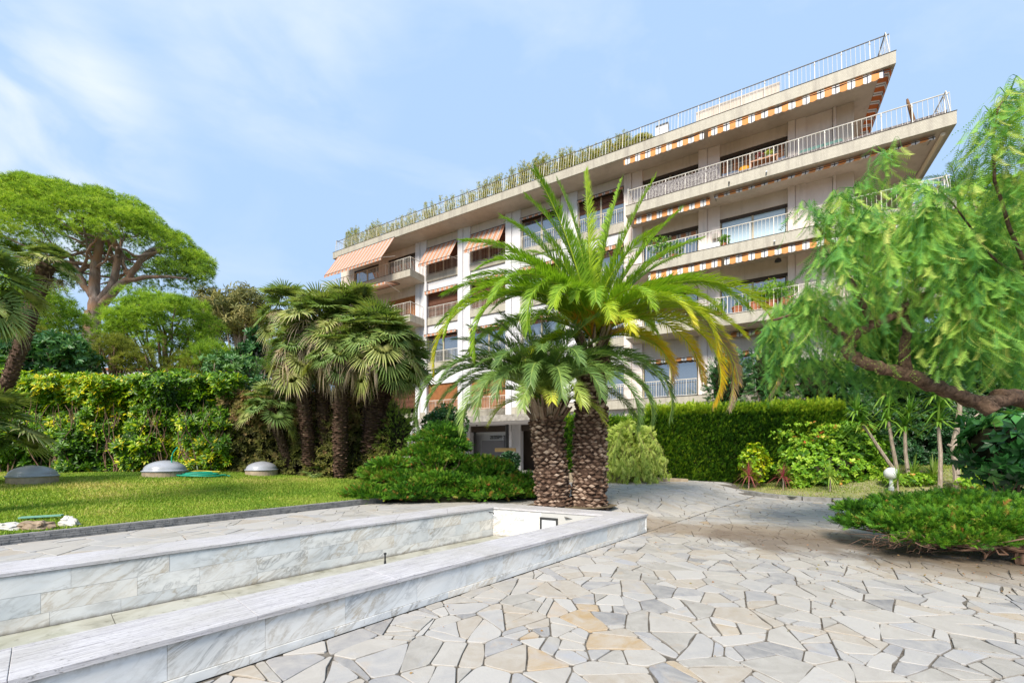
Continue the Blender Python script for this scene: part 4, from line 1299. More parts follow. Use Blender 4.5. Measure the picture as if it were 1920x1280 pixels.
m = MB(); u = u_at(1341); m.box(u-.12, u+.12, -.26, -.145, LV[2]+1.0, LV[2]+1.25); m.build('lantern', M['concrete'], bt)
# balcony screens
u0, u1 = u_at(1200, 21.6), u_at(1345, 21.6)
bb('balcony_screen', M['speckle'], [(u0, u1, WO-.22, WO-.20, LV[1]+.02, LV[1]+.74)])
bb('balcony_screen', M['speckle'], [(u1, UBR-.2, WO-.22, WO-.20, LV[1]+.02, LV[1]+.22)])
bb('balcony_screen', M['speckle'], [(UBR-.22, UBR-.2, -3, WO-.2, LV[1]+.02, LV[1]+.26)])
bmat = bt.matrix_world
bq = Vector((.8665, -.4994, 0)); bn = Vector((-.4994, -.8665, 0)); b0 = Vector((23.1*.4994, 23.1*.8665, 0))
def bw(u, w, z): return b0 + bq*u + bn*w + Vector((0, 0, z))
# ================================================================== things on balconies
def leafball(name, mat, c, rad, n, size, tmpl, seed=0, val=(.5, .18), parent=None, shell=.5, up=.4, zsq=1.0, name_kind=None):
    r = np.random.default_rng(seed)
    d = r.normal(size=(n, 3)); d /= np.linalg.norm(d, axis=1, keepdims=True)
    q = (shell + (1-shell)*r.uniform(size=(n, 1))**.5)
    pos = np.array(c)+d*q*np.array(rad)
    dd = d + np.array([0, 0, up]) + r.normal(0, .35, (n, 3))
    V, F, v = scatter(tmpl[0], tmpl[1], pos, frames(dd, r.uniform(0, 6.28, n)), r.uniform(.7, 1.2, n)*size, r.normal(val[0], val[1], n), tmpl[2])
    return link(name, tri_mesh(name, V, F, v), mat, parent)
ROS = t_rosette(6, 1, .35, 62, seed=3)
ROSN = t_rosette(5, 1, .16, 40, seed=4)
def bamboo_planter(u, seed, dens, hh, color):
    r = np.random.default_rng(seed)
    p = bw(u, .55, LV[0])
    t = empty('bamboo_planter', tuple(p), math.atan2(-.4994, .8665), color, 'planter', 'bamboo planters along the roof terrace')
    m = MB(); m.box(-.85, .85, -.22, .22, 0, .32); m.box(-.9, .9, -.26, .26, .32, .36); m.build('trough', M['planter'], t)
    ns_ = int(34*dens); st = MB(); pos = []; dirs = []
    for i in range(ns_):
        x = r.uniform(-.85, .85); y = r.uniform(-.15, .15); h = hh*r.uniform(.8, 1.6); lx = r.normal(0, .12)
        st.bar((x, y, .3), (x+lx, y, .3+h), .006, 3)
        for k in range(int(16*dens)+4):
            tt = r.uniform(.25, 1.05); pos.append((x+lx*tt+r.normal(0, .05), y+r.normal(0, .06), .3+h*tt)); dirs.append((r.normal(), r.normal(), r.normal(.2, .6)))
    st.build('canes', M['drygrass'], t)
    V, F, v = scatter(ROSN[0], ROSN[1], np.array(pos), frames(np.array(dirs), r.uniform(0, 6, len(pos))), r.uniform(.09, .17, len(pos)), r.normal(.66, .2, len(pos)), ROSN[2])
    link('leaves', tri_mesh('leaves', V, F, v), M['bamboo'], t)
pl = [(-27.4, 1.0, 1.15, 'dense bamboo planter at the far left corner of the roof terrace'), (-25.4, 1.0, 1.0, 'bamboo planter second from the left roof corner'), (-23.4, .75, .8, 'low bamboo planter third from the left roof corner'),
      (-21.4, .8, .85, 'thin bamboo planter above the left block awning end'), (-19.4, .8, .95, 'thin bamboo planter above the first drop awning'), (-17.4, .7, .9, 'sparse bamboo planter above the second pilaster'),
      (-15.5, .9, 1.0, 'bamboo planter left of the middle of the roof terrace'), (-13.6, 1.0, 1.05, 'bamboo planter above the white centre wall'), (-11.7, 1.3, 1.1, 'full green bamboo planter behind the tall palm fronds'),
      (-9.9, 1.2, 1.0, 'yellowing bamboo planter right of the fullest one'), (-8.2, 1.0, .75, 'short brownish bamboo planter above the dark shutter'), (-6.6, 1.2, .75, 'short leafy planter left of the yellow bush on the roof')]
for i, (u, dn, hh, lb) in enumerate(pl): bamboo_planter(u, 50+i, dn*1.15, hh, lb)
t = empty('roof_bush', tuple(bw(-5.1, .5, LV[0])), 0, 'round yellow green bush on the roof beside the white vent', 'bush')
m = MB(); m.lathe([(.25, 0), (.32, .3)], 10); m.build('pot', M['planter'], t)
leafball('leaves', M['bamboo'], (0, 0, .62), (.62, .5, .38), 700, .13, ROS, 90, (.72, .12), t)
def potted(u, w, f, lb, size=.4, pot=.16, mat='bougain', n=140, group=None, potmat='terracotta', seed=1, val=.4, leaf=.09):
    t = empty('potted_plant', tuple(bw(u, w, f)), 0, lb, 'potted plant', group)
    m = MB(); m.lathe([(pot*.7, 0), (pot, pot*1.6), (pot*1.08, pot*1.6), (pot*1.08, pot*1.8)], 12); m.build('pot', M[potmat], t)
    leafball('foliage', M[mat], (0, 0, pot*1.8+size*.6), (size, size*.8, size*.85), n, leaf, ROS, seed, (val, .15), t, .2)
f = LV[3]
g = 'potted plants on the lower right balcony'
potted(u_at(1345, 21.8), 1.1, f, 'bushy green plant in terracotta pot at left of lower right balcony', .42, .17, seed=1, n=200)
potted(u_at(1320, 21.8), 1.1, f, 'small leafy plant beside the terracotta pot left on lower balcony', .3, .14, seed=2)
potted(u_at(1382, 21.8), 1.1, f, 'empty looking terracotta pot with low leaves on lower right balcony', .14, .22, n=25, seed=3)
potted(u_at(1415, 21.8), 1.1, f, 'tall climbing plant in a wide terracotta trough on lower balcony', .5, .26, seed=4, n=260, val=.55)
potted(u_at(1445, 21.8), 1.1, f, 'spreading green shrub above the lower right balcony rail', .55, .24, seed=5, n=300, val=.5)
potted(u_at(1475, 21.8), 1.1, f, 'dark green shrub nearest the pepper tree on the lower balcony', .5, .26, seed=6, n=300, val=.35)
potted(u_at(1450, 21.8), .8, f+.55, 'trailing vine growing up to the balcony lamp', .55, .1, seed=7, n=220, val=.6)
f = LV[2]
potted(u_at(1357, 21.8), 1.2, f, 'round small leaved bush beside the white box on the middle balcony', .28, .12, seed=11, n=160)
potted(u_at(1235, 21.8), 1.1, f+.2, 'loose trailing green plant at left of the middle balcony', .6, .16, seed=12, n=170, leaf=.12)
potted(u_at(1262, 21.8), 1.0, f, 'hanging green plant left of the palm frond tip on middle balcony', .5, .16, seed=13, n=140, leaf=.12)
def wbox(name, u, w, f, dx, dy, dz, mat, lb, cat):
    m = MB(); m.box(-dx, dx, -dy, dy, 0, dz*.86); m.box(-dx*.94, dx*.94, -dy*.94, dy*.94, dz*.86, dz); o = m.build(name, M[mat], loc=tuple(bw(u, w, f)), rot=(0, 0, math.atan2(-.4994, .8665))); tag(o, lb, cat)
wbox('storage_box', u_at(1336, 21.8), 1.15, LV[2], .3, .18, .32, 'white_plastic', 'white plastic box behind the middle balcony rail', 'box')
wbox('storage_chest', u_at(1540, 21.8), .9, LV[1]+.0, .75, .25, .45, 'chest_cover', 'grey green covered chest on the upper right balcony', 'chest')
# table with flowers
t = empty('balcony_table', tuple(bw(u_at(1432, 21.9), 1.0, LV[1])), math.atan2(-.4994, .8665), 'small wooden table with flowers on the upper right balcony', 'table')
m = MB(); m.box(-.55, .55, -.25, .25, .50, .56); m.build('table_top', M['shutter_orange'], t)
for x_, y_ in ((-.5, -.2), (.5, -.2), (-.5, .2), (.5, .2)):
    m = MB(); m.box(x_-.025, x_+.025, y_-.025, y_+.025, 0, .5); m.build('leg', M['shutter_orange'], t)
pp = bw(u_at(1425, 21.9), 1.0, LV[1]+.56)
t = empty('flower_pot', tuple(pp), 0, 'pink flowers in a white pot on the balcony table', 'flower pot'); m = MB(); m.lathe([(.08, 0), (.11, .14)], 10); m.build('pot', M['white_plastic'], t)
leafball('flowers', M['cordy_red'], (0, 0, .26), (.16, .16, .14), 60, .07, ROS, 21, (.6, .2), t)
pp = bw(u_at(1442, 21.9), 1.0, LV[1]+.56)
t = empty('flower_pot', tuple(pp), 0, 'pale green round plant in pot on the balcony table', 'flower pot'); m = MB(); m.lathe([(.08, 0), (.11, .14)], 10); m.build('pot', M['white_plastic'], t)
leafball('leaves', M['weeping'], (0, 0, .26), (.17, .17, .12), 70, .07, ROS, 22, (.7, .2), t)
m = MB(); m.lathe([(.17, 0), (.24, .38), (.26, .40), (.22, .42)], 16); o = m.build('round_pot', M['fruit_stalk'], loc=tuple(bw(u_at(1395, 21.9), 1.1, LV[1]))); tag(o, 'orange round pot behind the upper balcony rail', 'pot')
# folded parasol leaning at the right corner
t = empty('folded_parasol', tuple(bw(5.5, .9, LV[1])), 0, 'folded brown parasol leaning at the right corner of upper balcony', 'parasol')
m = MB(); m.tube([(0, 0, 0), (-.28, -.1, .55)], .02, 6); m.build('pole', M['wood'], t)
m = MB(); m.tube([(-.1, 0, .2), (-.2, -.05, .4), (-.5, -.15, 1.0), (-.55, -.17, 1.12)], [.05, .075, .05, .03], 8); m.build('canopy', M['wood'], t)
wbox('balcony_stool', 5.75, .9, LV[1], .25, .2, .25, 'wood', 'low brown stool at the foot of the folded parasol', 'stool')
m = MB(); c = bw(.9, .8, LV[3]+2.25)
m.lathe([(.04, .16), (.12, .1), (.14, 0), (.05, -.02)], 10, (0, 0, 0)); 
o = m.build('hanging_lantern', M['dark_metal'], loc=tuple(c)); tag(o, 'small dark lantern hanging under the lower balcony soffit', 'lantern')
# ================================================================== PLANTS: helpers
def ground_at(px, py, hf):
    """walk out along the photo ray until it meets the ground height function"""
    Y = 2.0
    while Y < 40:
        z = 1.5+(845-py)/790*Y; x = (px-960)/790*Y
        if z <= hf(x, Y): return Vector((x, Y, hf(x, Y)))
        Y += .02
    return Vector((x, Y, 0))
def noise3(p, s=1.0):
    from mathutils import noise as mn
    return mn.noise(Vector(p)*s)
def limb(m, pts, r0, r1, n=8, jit=.0, seed=0, sub=3, val=None):
    """smooth tapering limb through control points"""
    r = random.Random(seed); P = [Vector(p) for p in pts]; Q = []
    for i in range(len(P)-1):
        p0 = P[max(i-1, 0)]; p1 = P[i]; p2 = P[i+1]; p3 = P[min(i+2, len(P)-1)]
        for k in range(sub):
            t = k/sub
            Q.append(.5*((2*p1)+(-p0+p2)*t+(2*p0-5*p1+4*p2-p3)*t*t+(-p0+3*p1-3*p2+p3)*t**3))
    Q.append(P[-1])
    for i in range(1, len(Q)-1): Q[i] = Q[i]+Vector((r.gauss(0, jit), r.gauss(0, jit), r.gauss(0, jit)))
    K = len(Q)
    m.tube(Q, [r0+(r1-r0)*(i/(K-1))*(1+.0)+r.uniform(-.04, .04)*r0 for i in range(K)], n, val=val)
    return Q
# ------------------------------------------------------------------ feather palm fronds
def frond_curve(e0, bend, L, n=24, p=1.35):
    x = z = 0; pts = [(0, 0)]; es = [e0]
    for i in range(n):
        s = (i+.5)/n; e_ = R_(e0-bend*s**p); x += math.cos(e_)*L/n; z += math.sin(e_)*L/n; pts.append((x, z)); es.append(math.degrees(e_))
    return pts, es
def solve_frond(h, dz, e0):
    """bend and length so that the tip lands h out and dz up"""
    best = None; tgt = math.atan2(dz, h)
    lo, hi = 2, 175
    for _ in range(30):
        mid = (lo+hi)/2; pts, _e = frond_curve(e0, mid, 1); a = math.atan2(pts[-1][1], pts[-1][0])
        if a > tgt: lo = mid
        else: hi = mid
    pts, _e = frond_curve(e0, mid, 1)
    return mid, math.hypot(h, dz)/max(.2, math.hypot(*pts[-1]))
def frond_mesh(e0, bend, L, col, seed, nl=150, lmax=.50, wl=.021, tipc=.0, basec=.0, twist=0):
    r = np.random.default_rng(seed)
    pts, es = frond_curve(e0, bend, L, 40)
    V = []; F = []; vv = []
    tw = R_(twist)
    def at(s):
        k = min(s*40, 39.999); i = int(k); f_ = k-i
        x = pts[i][0]+(pts[i+1][0]-pts[i][0])*f_; z = pts[i][1]+(pts[i+1][1]-pts[i][1])*f_
        e_ = R_(es[min(i+1, 40)]); return np.array([x, 0, z]), np.array([math.cos(e_), 0, math.sin(e_)]), np.array([-math.sin(e_), 0, math.cos(e_)])
    # rachis
    prev = None
    for i in range(0, 41, 2):
        s = i/40; p, t, n_ = at(min(s, .9999)); w = .030*(1-s)**.8+.005; h_ = w*.6
        ring = [p+np.array([0, w, 0]), p+n_*h_, p-np.array([0, w, 0]), p-n_*h_*.8]
        b = len(V); V += ring; vv += [.52+basec*.06]*4
        if prev is not None:
            for k in range(4):
                k2 = (k+1) % 4; F += [(prev+k, prev+k2, b+k2), (prev+k, b+k2, b+k)]
        prev = b
    nr = len(F)
    side = np.array([0, 1, 0])
    for k in range(nl):
        s = .10+.895*(k/nl)
        for sg in (-1, 1):
            ss = min(.9995, s+r.uniform(-.003, .003)); p, t, n_ = at(ss)
            q = (s-.10)/.9
            l = lmax*(min(1, .35+q*3.2))*(1-.62*q**2.6)*r.uniform(.88, 1.08)
            ang = R_(56-26*q+r.normal(0, 3)); vl = R_(34*(1-q*.45)+r.normal(0, 10))
            out = side*sg*math.cos(vl)+n_*math.sin(vl)
            d = t*math.cos(ang)+out*math.sin(ang); d /= np.linalg.norm(d)
            wv = np.cross(d, n_*math.cos(vl)-side*sg*math.sin(vl)); wv /= np.linalg.norm(wv)+1e-9
            w = wl*(1-.3*q)*(L/3.5)**.3
            m_ = p+d*l*.5+np.array([0, 0, -.04*l]); tp = p+d*l+np.array([0, 0, -.24*l*r.uniform(.5, 1.4)])
            b = len(V)
            V += [p-wv*w*.35, p+wv*w*.35, m_+wv*w*.55, m_-wv*w*.55, tp]
            F += [(b, b+1, b+2), (b, b+2, b+3), (b+3, b+2, b+4)]
            c = col + tipc*max(0, q-.25)**1.2*1.4 + r.normal(0, .035) + (.10*basec if q < .15 else 0)
            c = c+(.17*basec*(1-q/.28) if q < .28 else 0); c = min(max(c, .0), 1.0); c2 = min(1, c+.05)
            vv += [c, c, c, c, c2]
    return np.array(V), np.array(F), np.array(vv)
def phoenix_trunk(parent, base, top, r0, r1, rmid, seed, rows_per_m=14.5, nround=15):
    r = random.Random(seed); base = Vector(base); top = Vector(top); ax = (top-base); H = ax.length; ax.normalize()
    s1 = ax.cross(Vector((0, 1, 0))).normalized(); s2 = ax.cross(s1)
    def rad(t):
        if t < .12: return r0+(rmid-r0)*(t/.12)
        return rmid+(r1-rmid)*((t-.12)/.88)
    m = MB(); K = 24
    m.tube([base+ax*H*i/K for i in range(K+1)], [rad(i/K)*.93 for i in range(K+1)], 18, val=.12)
    m.build('trunk_core', M['leafbase'], parent, smooth=True)
    m = MB(); rows = int(H*rows_per_m)
    for j in range(rows):
        t = (j+.5)/rows
        for k in range(nround):
            a = 2*math.pi*(k+.5*(j % 2)+j*.035)/nround+r.gauss(0, .05); R = rad(t)
            er = s1*math.cos(a)+s2*math.sin(a); et = s2*math.cos(a)-s1*math.sin(a)
            c = base+ax*(H*t+r.gauss(0, .008))+er*R*.90
            w = 2*math.pi*R/nround*.58*r.uniform(.6, 1.25); h = .075*r.uniform(.7, 1.35); o = .05*r.uniform(.15, 1.9); c = c+et*r.gauss(0, .012)+ax*r.gauss(0, .012)
            if t > .86: o *= 1.5
            b = [c-et*w, c-ax*h*.7, c+et*w, c+ax*h*.8]
            tc = c+er*o+ax*.018
            tp = [tc-et*w*.72, tc-ax*h*.32-er*.006, tc+et*w*.72, tc+ax*h*.38-er*.012]
            n0 = len(m.v); cv = r.gauss(.60, .22) + .12*math.sin(a*2+t*7)
            if t > .9: cv = r.uniform(.3, .7)
            m.add(b, [], val=.08); 
            m.v += [tuple(q) for q in tp]; m.val += [cv]*4
            for i in range(4):
                i2 = (i+1) % 4; m.f.append([n0+i, n0+i2, n0+4+i2, n0+4+i]); m.m.append(0)
            m.f.append([n0+4, n0+5, n0+6, n0+7]); m.m.append(0)
    m.build('leaf_bases', M['leafbase'], parent)
def place_frond(parent, mat, c, az, V, F, v, name='frond', roll=0):
    me = tri_mesh(name, V, F, np.clip(v, 0, 1))
    o = link(name, me, mat, parent, loc=c, rot=(R_(roll), 0, R_(az)))
    o.rotation_mode = 'XYZ'
    return o
# ------------------------------------------------------------------ the tall date palm
pa = wp(1104, 952, .27); pa = Vector((1.70, 9.35, .20))
palm = empty('date_palm', tuple(pa), 0, 'tall date palm with arching green and yellowing fronds rising behind the pool corner', 'palm tree')
topA = Vector((.10, .10, 3.52)); 
phoenix_trunk(palm, (0, 0, 0), topA, .43, .31, .375, 3)
# crown shaft of upright leaf bases, orange fruit stalks
cA = topA+Vector((0, 0, .30)); cAw = pa+cA
m = MB(); r = random.Random(8)
for k in range(70):
    a = r.uniform(0, 6.28); e_ = r.uniform(.1, 1.0); p = topA+Vector((math.cos(a)*.26, math.sin(a)*.26, r.uniform(-.35, .25)))
    q = p+Vector((math.cos(a)*.22*e_, math.sin(a)*.22*e_, .34)); m.tube([p, q], [.045, .018], 4, val=r.uniform(.3, .9))
m.build('old_leaf_stalks', M['leafbase'], palm)
m = MB()
for k in range(16):
    a = R_(r.choice([200, 235, 290, 320, 350, 20, 60, 120, 265])+r.gauss(0, 10)); e_ = R_(r.uniform(35, 75)); L_ = r.uniform(.7, 1.05)
    d = Vector((math.cos(a)*math.cos(e_), math.sin(a)*math.cos(e_), math.sin(e_))); p = cA.copy()
    q = p+d*L_*.65; m.tube([p, p+d*L_*.3, q], [.02, .017, .013], 5)
    for j in range(26):
        dd = (d+Vector((r.gauss(0, .4), r.gauss(0, .4), r.gauss(-.15, .4)))).normalized(); s = q-d*r.uniform(0, .3)
        m.tube([s, s+dd*r.uniform(.2, .38)], [.006, .003], 3)
m.build('fruit_stalks', M['fruit_stalk'], palm)
def table_fronds(parent, cw, cl, mat, table, depth, seed0, lmax=.46, nl=88):
    for i, row in enumerate(table):
        tx, ty, e0, az, col, tipc = row[:6]
        if len(row) > 6: L, bend = row[6], row[7]
        else:
            h = abs((tx-(960+cw.x/depth*790))*depth/790)/max(.35, abs(math.cos(R_(az)))); dz = 1.5+(845-ty)/790*depth-cw.z
            bend, L = solve_frond(h, dz, e0)
        V, F, v = frond_mesh(e0, bend, L, col, seed0+i, nl=max(70, int(nl*min(1.15, L/3.2))), lmax=lmax, tipc=tipc, basec=1)
        place_frond(parent, mat, cl, az, V, F, v, roll=0)
TA = [  # tip x, tip y (photo), start elevation, azimuth, colour, yellowing of the tip
 (868, 465, 64, 186, .36, .0), (985, 356, 83, 172, .34, 0), (998, 352, 78, 205, .34, 0), (1046, 326, 87, 165, .36, 0), (1099, 324, 88, 200, .50, 0), (1170, 327, 84, 12, .42, 0), (1222, 345, 76, 350, .46, 0),
 (1322, 440, 62, 4, .40, 0), (1302, 450, 58, 18, .46, 0), (1265, 604, 55, 330, .38, 0), (1392, 590, 53, 355, .38, .05), (1400, 752, 50, 347, .42, .55), (1402, 650, 40, 12, .42, .1), (1408, 712, 36, 8, .92, .05),
 (1322, 762, 33, 352, .62, .25), (1286, 690, 42, 326, .44, .35), (1365, 700, 37, 22, .60, .3), (1402, 760, 44, 14, .55, .45), (1350, 655, 32, 340, .5, .15), (1240, 738, 16, 345, .7, .3),
 (985, 655, 62, 226, .38, .0), (900, 690, 50, 205, .36, .08), (826, 712, 44, 192, .38, .40), (818, 604, 47, 176, .34, .0), (870, 498, 60, 166, .33, 0), (835, 560, 50, 184, .34, 0), (870, 640, 36, 160, .40, .05), (905, 560, 60, 212, .36, 0),
 (0, 0, 62, 298, .38, .1, 2.3, 135), (0, 0, 48, 272, .48, .12, 1.9, 120), (0, 0, 80, 245, .40, .0, 2.0, 150), (0, 0, 55, 240, .36, .1, 2.6, 125), (0, 0, 45, 312, .42, .3, 2.8, 118), (0, 0, 30, 285, .5, .2, 1.9, 95), (955, 470, 66, 182, .40, 0), (1240, 480, 62, 352, .42, 0), (925, 600, 54, 196, .38, 0), (1300, 530, 58, 8, .44, 0), (1020, 450, 74, 190, .42, 0), (1190, 450, 72, 5, .44, 0), (1215, 640, 46, 335, .44, .1), (1000, 620, 58, 205, .38, 0),
 (0, 0, 70, 60, .4, 0, 3.4, 75), (0, 0, 75, 120, .4, 0, 3.4, 75), (0, 0, 50, 45, .45, 0, 3.4, 85), (0, 0, 50, 100, .4, 0, 3.3, 85), (0, 0, 45, 140, .4, 0, 3.4, 90), (0, 0, 25, 70, .5, .2, 3.2, 80), (0, 0, 25, 120, .45, .1, 3.2, 80), (0, 0, 25, 30, .55, .3, 3.1, 85),
 (940, 400, 72, 176, .34, 0), (1275, 395, 66, 358, .42, 0), (1010, 400, 78, 160, .36, 0), (1150, 380, 84, 30, .44, 0), (930, 620, 52, 222, .36, .05), (850, 655, 50, 200, .36, .15), (1340, 560, 56, 350, .4, .1), (1310, 620, 50, 335, .4, .2), (1075, 400, 88, 120, .4, 0), (0, 0, 70, 262, .38, 0, 2.0, 140),
 (0, 0, 10, 350, .62, .3, 2.0, 70), (0, 0, 8, 200, .5, .2, 1.9, 75), (0, 0, 12, 160, .5, .1, 2.4, 80), (0, 0, 86, 90, .45, 0, 3.0, 40), (0, 0, 83, 320, .42, 0, 2.6, 70), (0, 0, 80, 140, .4, 0, 3.2, 60)]
table_fronds(palm, cAw, cA, M['phoenix'], TA, 9.45, 300, lmax=.47, nl=190)
# ------------------------------------------------------------------ the short date palm
pb = Vector((.92, 9.25, .24))
palm2 = empty('date_palm', tuple(pb), 0, 'short date palm with dense blue green fronds growing left of the tall one', 'palm tree')
topB = Vector((-.16, .02, 2.0)); phoenix_trunk(palm2, (0, 0, 0), topB, .42, .325, .375, 5)
m = MB()
for k in range(90):
    a = r.uniform(0, 6.28); e_ = r.uniform(.2, 1.3); p = topB+Vector((math.cos(a)*.26, math.sin(a)*.26, r.uniform(-.2, .2)))
    q = p+Vector((math.cos(a)*.25*e_, math.sin(a)*.25*e_, .36)); m.tube([p, q], [.045, .02], 4, val=r.uniform(.3, 1))
m.build('old_leaf_stalks', M['leafbase'], palm2)
cB = topB+Vector((0, 0, .28)); cBw = pb+cB
TB = [(795, 806, 55, 190, .38, .0), (815, 770, 48, 200, .34, 0), (832, 705, 55, 180, .34, 0), (872, 668, 62, 195, .32, 0), (905, 700, 66, 215, .34, 0), (958, 640, 80, 190, .36, 0), (1000, 618, 86, 160, .3, 0), (1060, 612, 85, 20, .34, 0), (1105, 650, 76, 350, .3, 0),
 (1238, 790, 62, 348, .3, 0), (1232, 700, 58, 5, .33, 0), (1215, 745, 60, 335, .32, 0), (1190, 800, 50, 330, .34, 0), (1150, 700, 70, 325, .32, 0), (880, 810, 42, 215, .42, .1),
 (0, 0, 65, 255, .36, 0, 2.2, 140), (0, 0, 60, 275, .38, .05, 2.3, 150), (0, 0, 55, 235, .34, 0, 2.4, 135), (0, 0, 55, 300, .33, 0, 2.3, 135), (0, 0, 78, 262, .36, 0, 2.2, 120), (0, 0, 40, 250, .45, .1, 2.0, 115), (0, 0, 40, 290, .5, .2, 1.9, 110),
 (0, 0, 75, 60, .36, 0, 2.7, 85), (0, 0, 70, 110, .36, 0, 2.7, 85), (0, 0, 55, 50, .36, 0, 2.7, 95), (0, 0, 55, 130, .36, 0, 2.7, 95), (0, 0, 40, 90, .36, 0, 2.6, 90), (0, 0, 35, 150, .4, 0, 2.6, 95), (0, 0, 35, 20, .4, 0, 2.6, 95), (0, 0, 85, 200, .34, 0, 2.3, 60), (0, 0, 82, 320, .34, 0, 2.3, 70),
 (860, 740, 50, 205, .34, 0), (850, 640, 62, 185, .34, 0), (925, 640, 74, 200, .33, 0), (1180, 660, 68, 355, .33, 0), (1130, 620, 76, 10, .33, 0), (1205, 690, 62, 20, .33, 0), (1030, 600, 89, 90, .33, 0), (905, 790, 50, 225, .38, .05), (1160, 810, 48, 320, .34, 0), (0, 0, 72, 285, .34, 0, 2.4, 130), (0, 0, 72, 235, .34, 0, 2.4, 130), (880, 620, 68, 192, .36, 0), (930, 600, 76, 180, .36, 0), (975, 605, 82, 210, .36, 0), (1080, 605, 82, 340, .36, 0), (1140, 640, 74, 345, .36, 0), (900, 740, 58, 210, .38, 0), (850, 780, 46, 195, .36, .05), (960, 700, 70, 225, .36, 0), (1120, 740, 64, 310, .36, 0), (1200, 760, 54, 340, .36, 0),
 (0, 0, 20, 200, .6, .2, 1.5, 90), (0, 0, 20, 330, .6, .2, 1.5, 90), (0, 0, 30, 270, .62, .2, 1.4, 80), (0, 0, 45, 170, .34, 0, 2.8, 100), (0, 0, 60, 205, .33, 0, 2.9, 118)]
table_fronds(palm2, cBw, cB, M['phoenix_blue'], TB, 9.25, 400, lmax=.46, nl=165)

# ------------------------------------------------------------------ fan palms
def fan_mesh(e0, pet, R, col, seed, droop=.35, K=34, spread=142, dead=False):
    r = np.random.default_rng(seed); V = []; F = []; vv = []
    d0 = np.array([math.cos(R_(e0)), 0, math.sin(R_(e0))]); 
    e1 = e0-(38 if not dead else 55); d1 = np.array([math.cos(R_(e1)), 0, math.sin(R_(e1))])
    n1 = np.array([-math.sin(R_(e1)), 0, math.cos(R_(e1))]); side = np.array([0, 1, 0])
    p0 = np.zeros(3); mid = d0*pet*.55; hub = d0*pet*.97+np.array([0, 0, -.05*pet])
    prev = None
    for p, w in ((p0, .016), (mid, .011), (hub, .008)):
        b = len(V); V += [p+side*w, p+np.array([-d0[2], 0, d0[0]])*w, p-side*w]; vv += [.55 if not dead else .9]*3
        if prev is not None:
            for k in range(3): k2 = (k+1) % 3; F += [(prev+k, prev+k2, b+k2), (prev+k, b+k2, b+k)]
        prev = b
    hi = len(V); V.append(hub); vv.append(col+.1)
    rim = []
    for k in range(K+1):
        a = R_(-spread+2*spread*k/K); rr = R*(.40 if not dead else .30)*(1-.12*abs(a)/2.5)
        cup = .22*abs(math.sin(a/2))
        p = hub+(d1*math.cos(a)+side*math.sin(a))*rr+n1*(rr*cup+(.018 if k % 2 else -.018)*R/.55); rim.append(len(V)); V.append(p); vv.append(col+.02)
    for k in range(K): F.append((hi, rim[k], rim[k+1]))
    for k in range(K):
        a = R_(-spread+2*spread*(k+.5)/K)+r.normal(0, .02 if not dead else .12); rr = R*(1-.18*abs(a)/2.5)*r.uniform(.92, 1.05)
        cup = .24*abs(math.sin(a/2)); dr = droop*r.uniform(.3, 1.4)*(2.2 if dead else 1)
        m_ = hub+(d1*math.cos(a)+side*math.sin(a))*rr*.75+n1*rr*cup*.75+np.array([0, 0, -dr*rr*.18])
        w = .012*R/.55; tdir = np.array([-d1*math.sin(a)+side*math.cos(a)])[0]
        tp = hub+(d1*math.cos(a)+side*math.sin(a))*rr+n1*rr*cup+np.array([0, 0, -dr*rr*.5])
        b = len(V); V += [m_-tdir*w, m_+tdir*w, tp]; c = col+r.normal(0, .04); vv += [c, c, c+.06+(.28 if .5 < col < .65 else .05)]
        F += [(rim[k], rim[k+1], b+1), (rim[k], b+1, b), (b, b+1, b+2)]
    return tri_mesh('fan_leaf', np.array(V), np.array(F), np.clip(vv, 0, 1))
FAN = {}
for e_ in (85, 70, 55, 40, 25, 8, -10, -28, -48):
    for s in range(3):
        FAN[(e_, s)] = fan_mesh(e_, .62+.1*s, .56+.03*s, (.34, .42, .56)[s]+(.06 if e_ > 50 else 0), abs(e_)*10+s, .35 if s < 2 else .6)
DEAD = {(e_, s): fan_mesh(e_, .55, .5, .80+.08*s, 900+abs(e_)+s, .9, 24, 100, True) for e_ in (20, -10, -40, -62) for s in range(2)}
for me in list(FAN.values())+list(DEAD.values()): me.materials.append(M['fanpalm'])
def fan_trunk(parent, pts, r0, r1, seed):
    m = MB(); r = random.Random(seed)
    Q = limb(m, pts, r0*.85, r1*.85, 10, .006, seed, 6, val=.2)
    for i in range(len(Q)-1):
        ax = (Q[i+1]-Q[i]); L_ = ax.length; ax.normalize(); s1 = ax.cross(Vector((.1, 1, 0))).normalized(); s2 = ax.cross(s1)
        nn = max(1, int(L_/.055)); R = r0+(r1-r0)*i/len(Q)
        for j in range(nn):
            for k in range(9):
                a = 2*math.pi*(k+.5*(j % 2)+r.gauss(0, .12))/9; er = s1*math.cos(a)+s2*math.sin(a); et = s2*math.cos(a)-s1*math.sin(a)
                c = Q[i]+ax*(L_*(j+.5)/nn)+er*R*.78; w = R*.33; h = .055; o = R*.22*r.uniform(.5, 2.0)
                up = ax*.03*r.uniform(0, 1.5); b = len(m.v); cv = min(1, max(0, r.gauss(.45, .22)))
                m.v += [tuple(c-et*w), tuple(c-ax*h), tuple(c+et*w), tuple(c+er*o+up+et*w*.3), tuple(c+er*o+up-et*w*.3)]; m.val += [.1, .1, .1, cv, cv]
                m.f += [[b, b+1, b+4], [b+1, b+3, b+4], [b+1, b+2, b+3], [b, b+4, b+3, b+2]]; m.m += [0]*4
    m.build('trunk', M['leafbase'], parent)
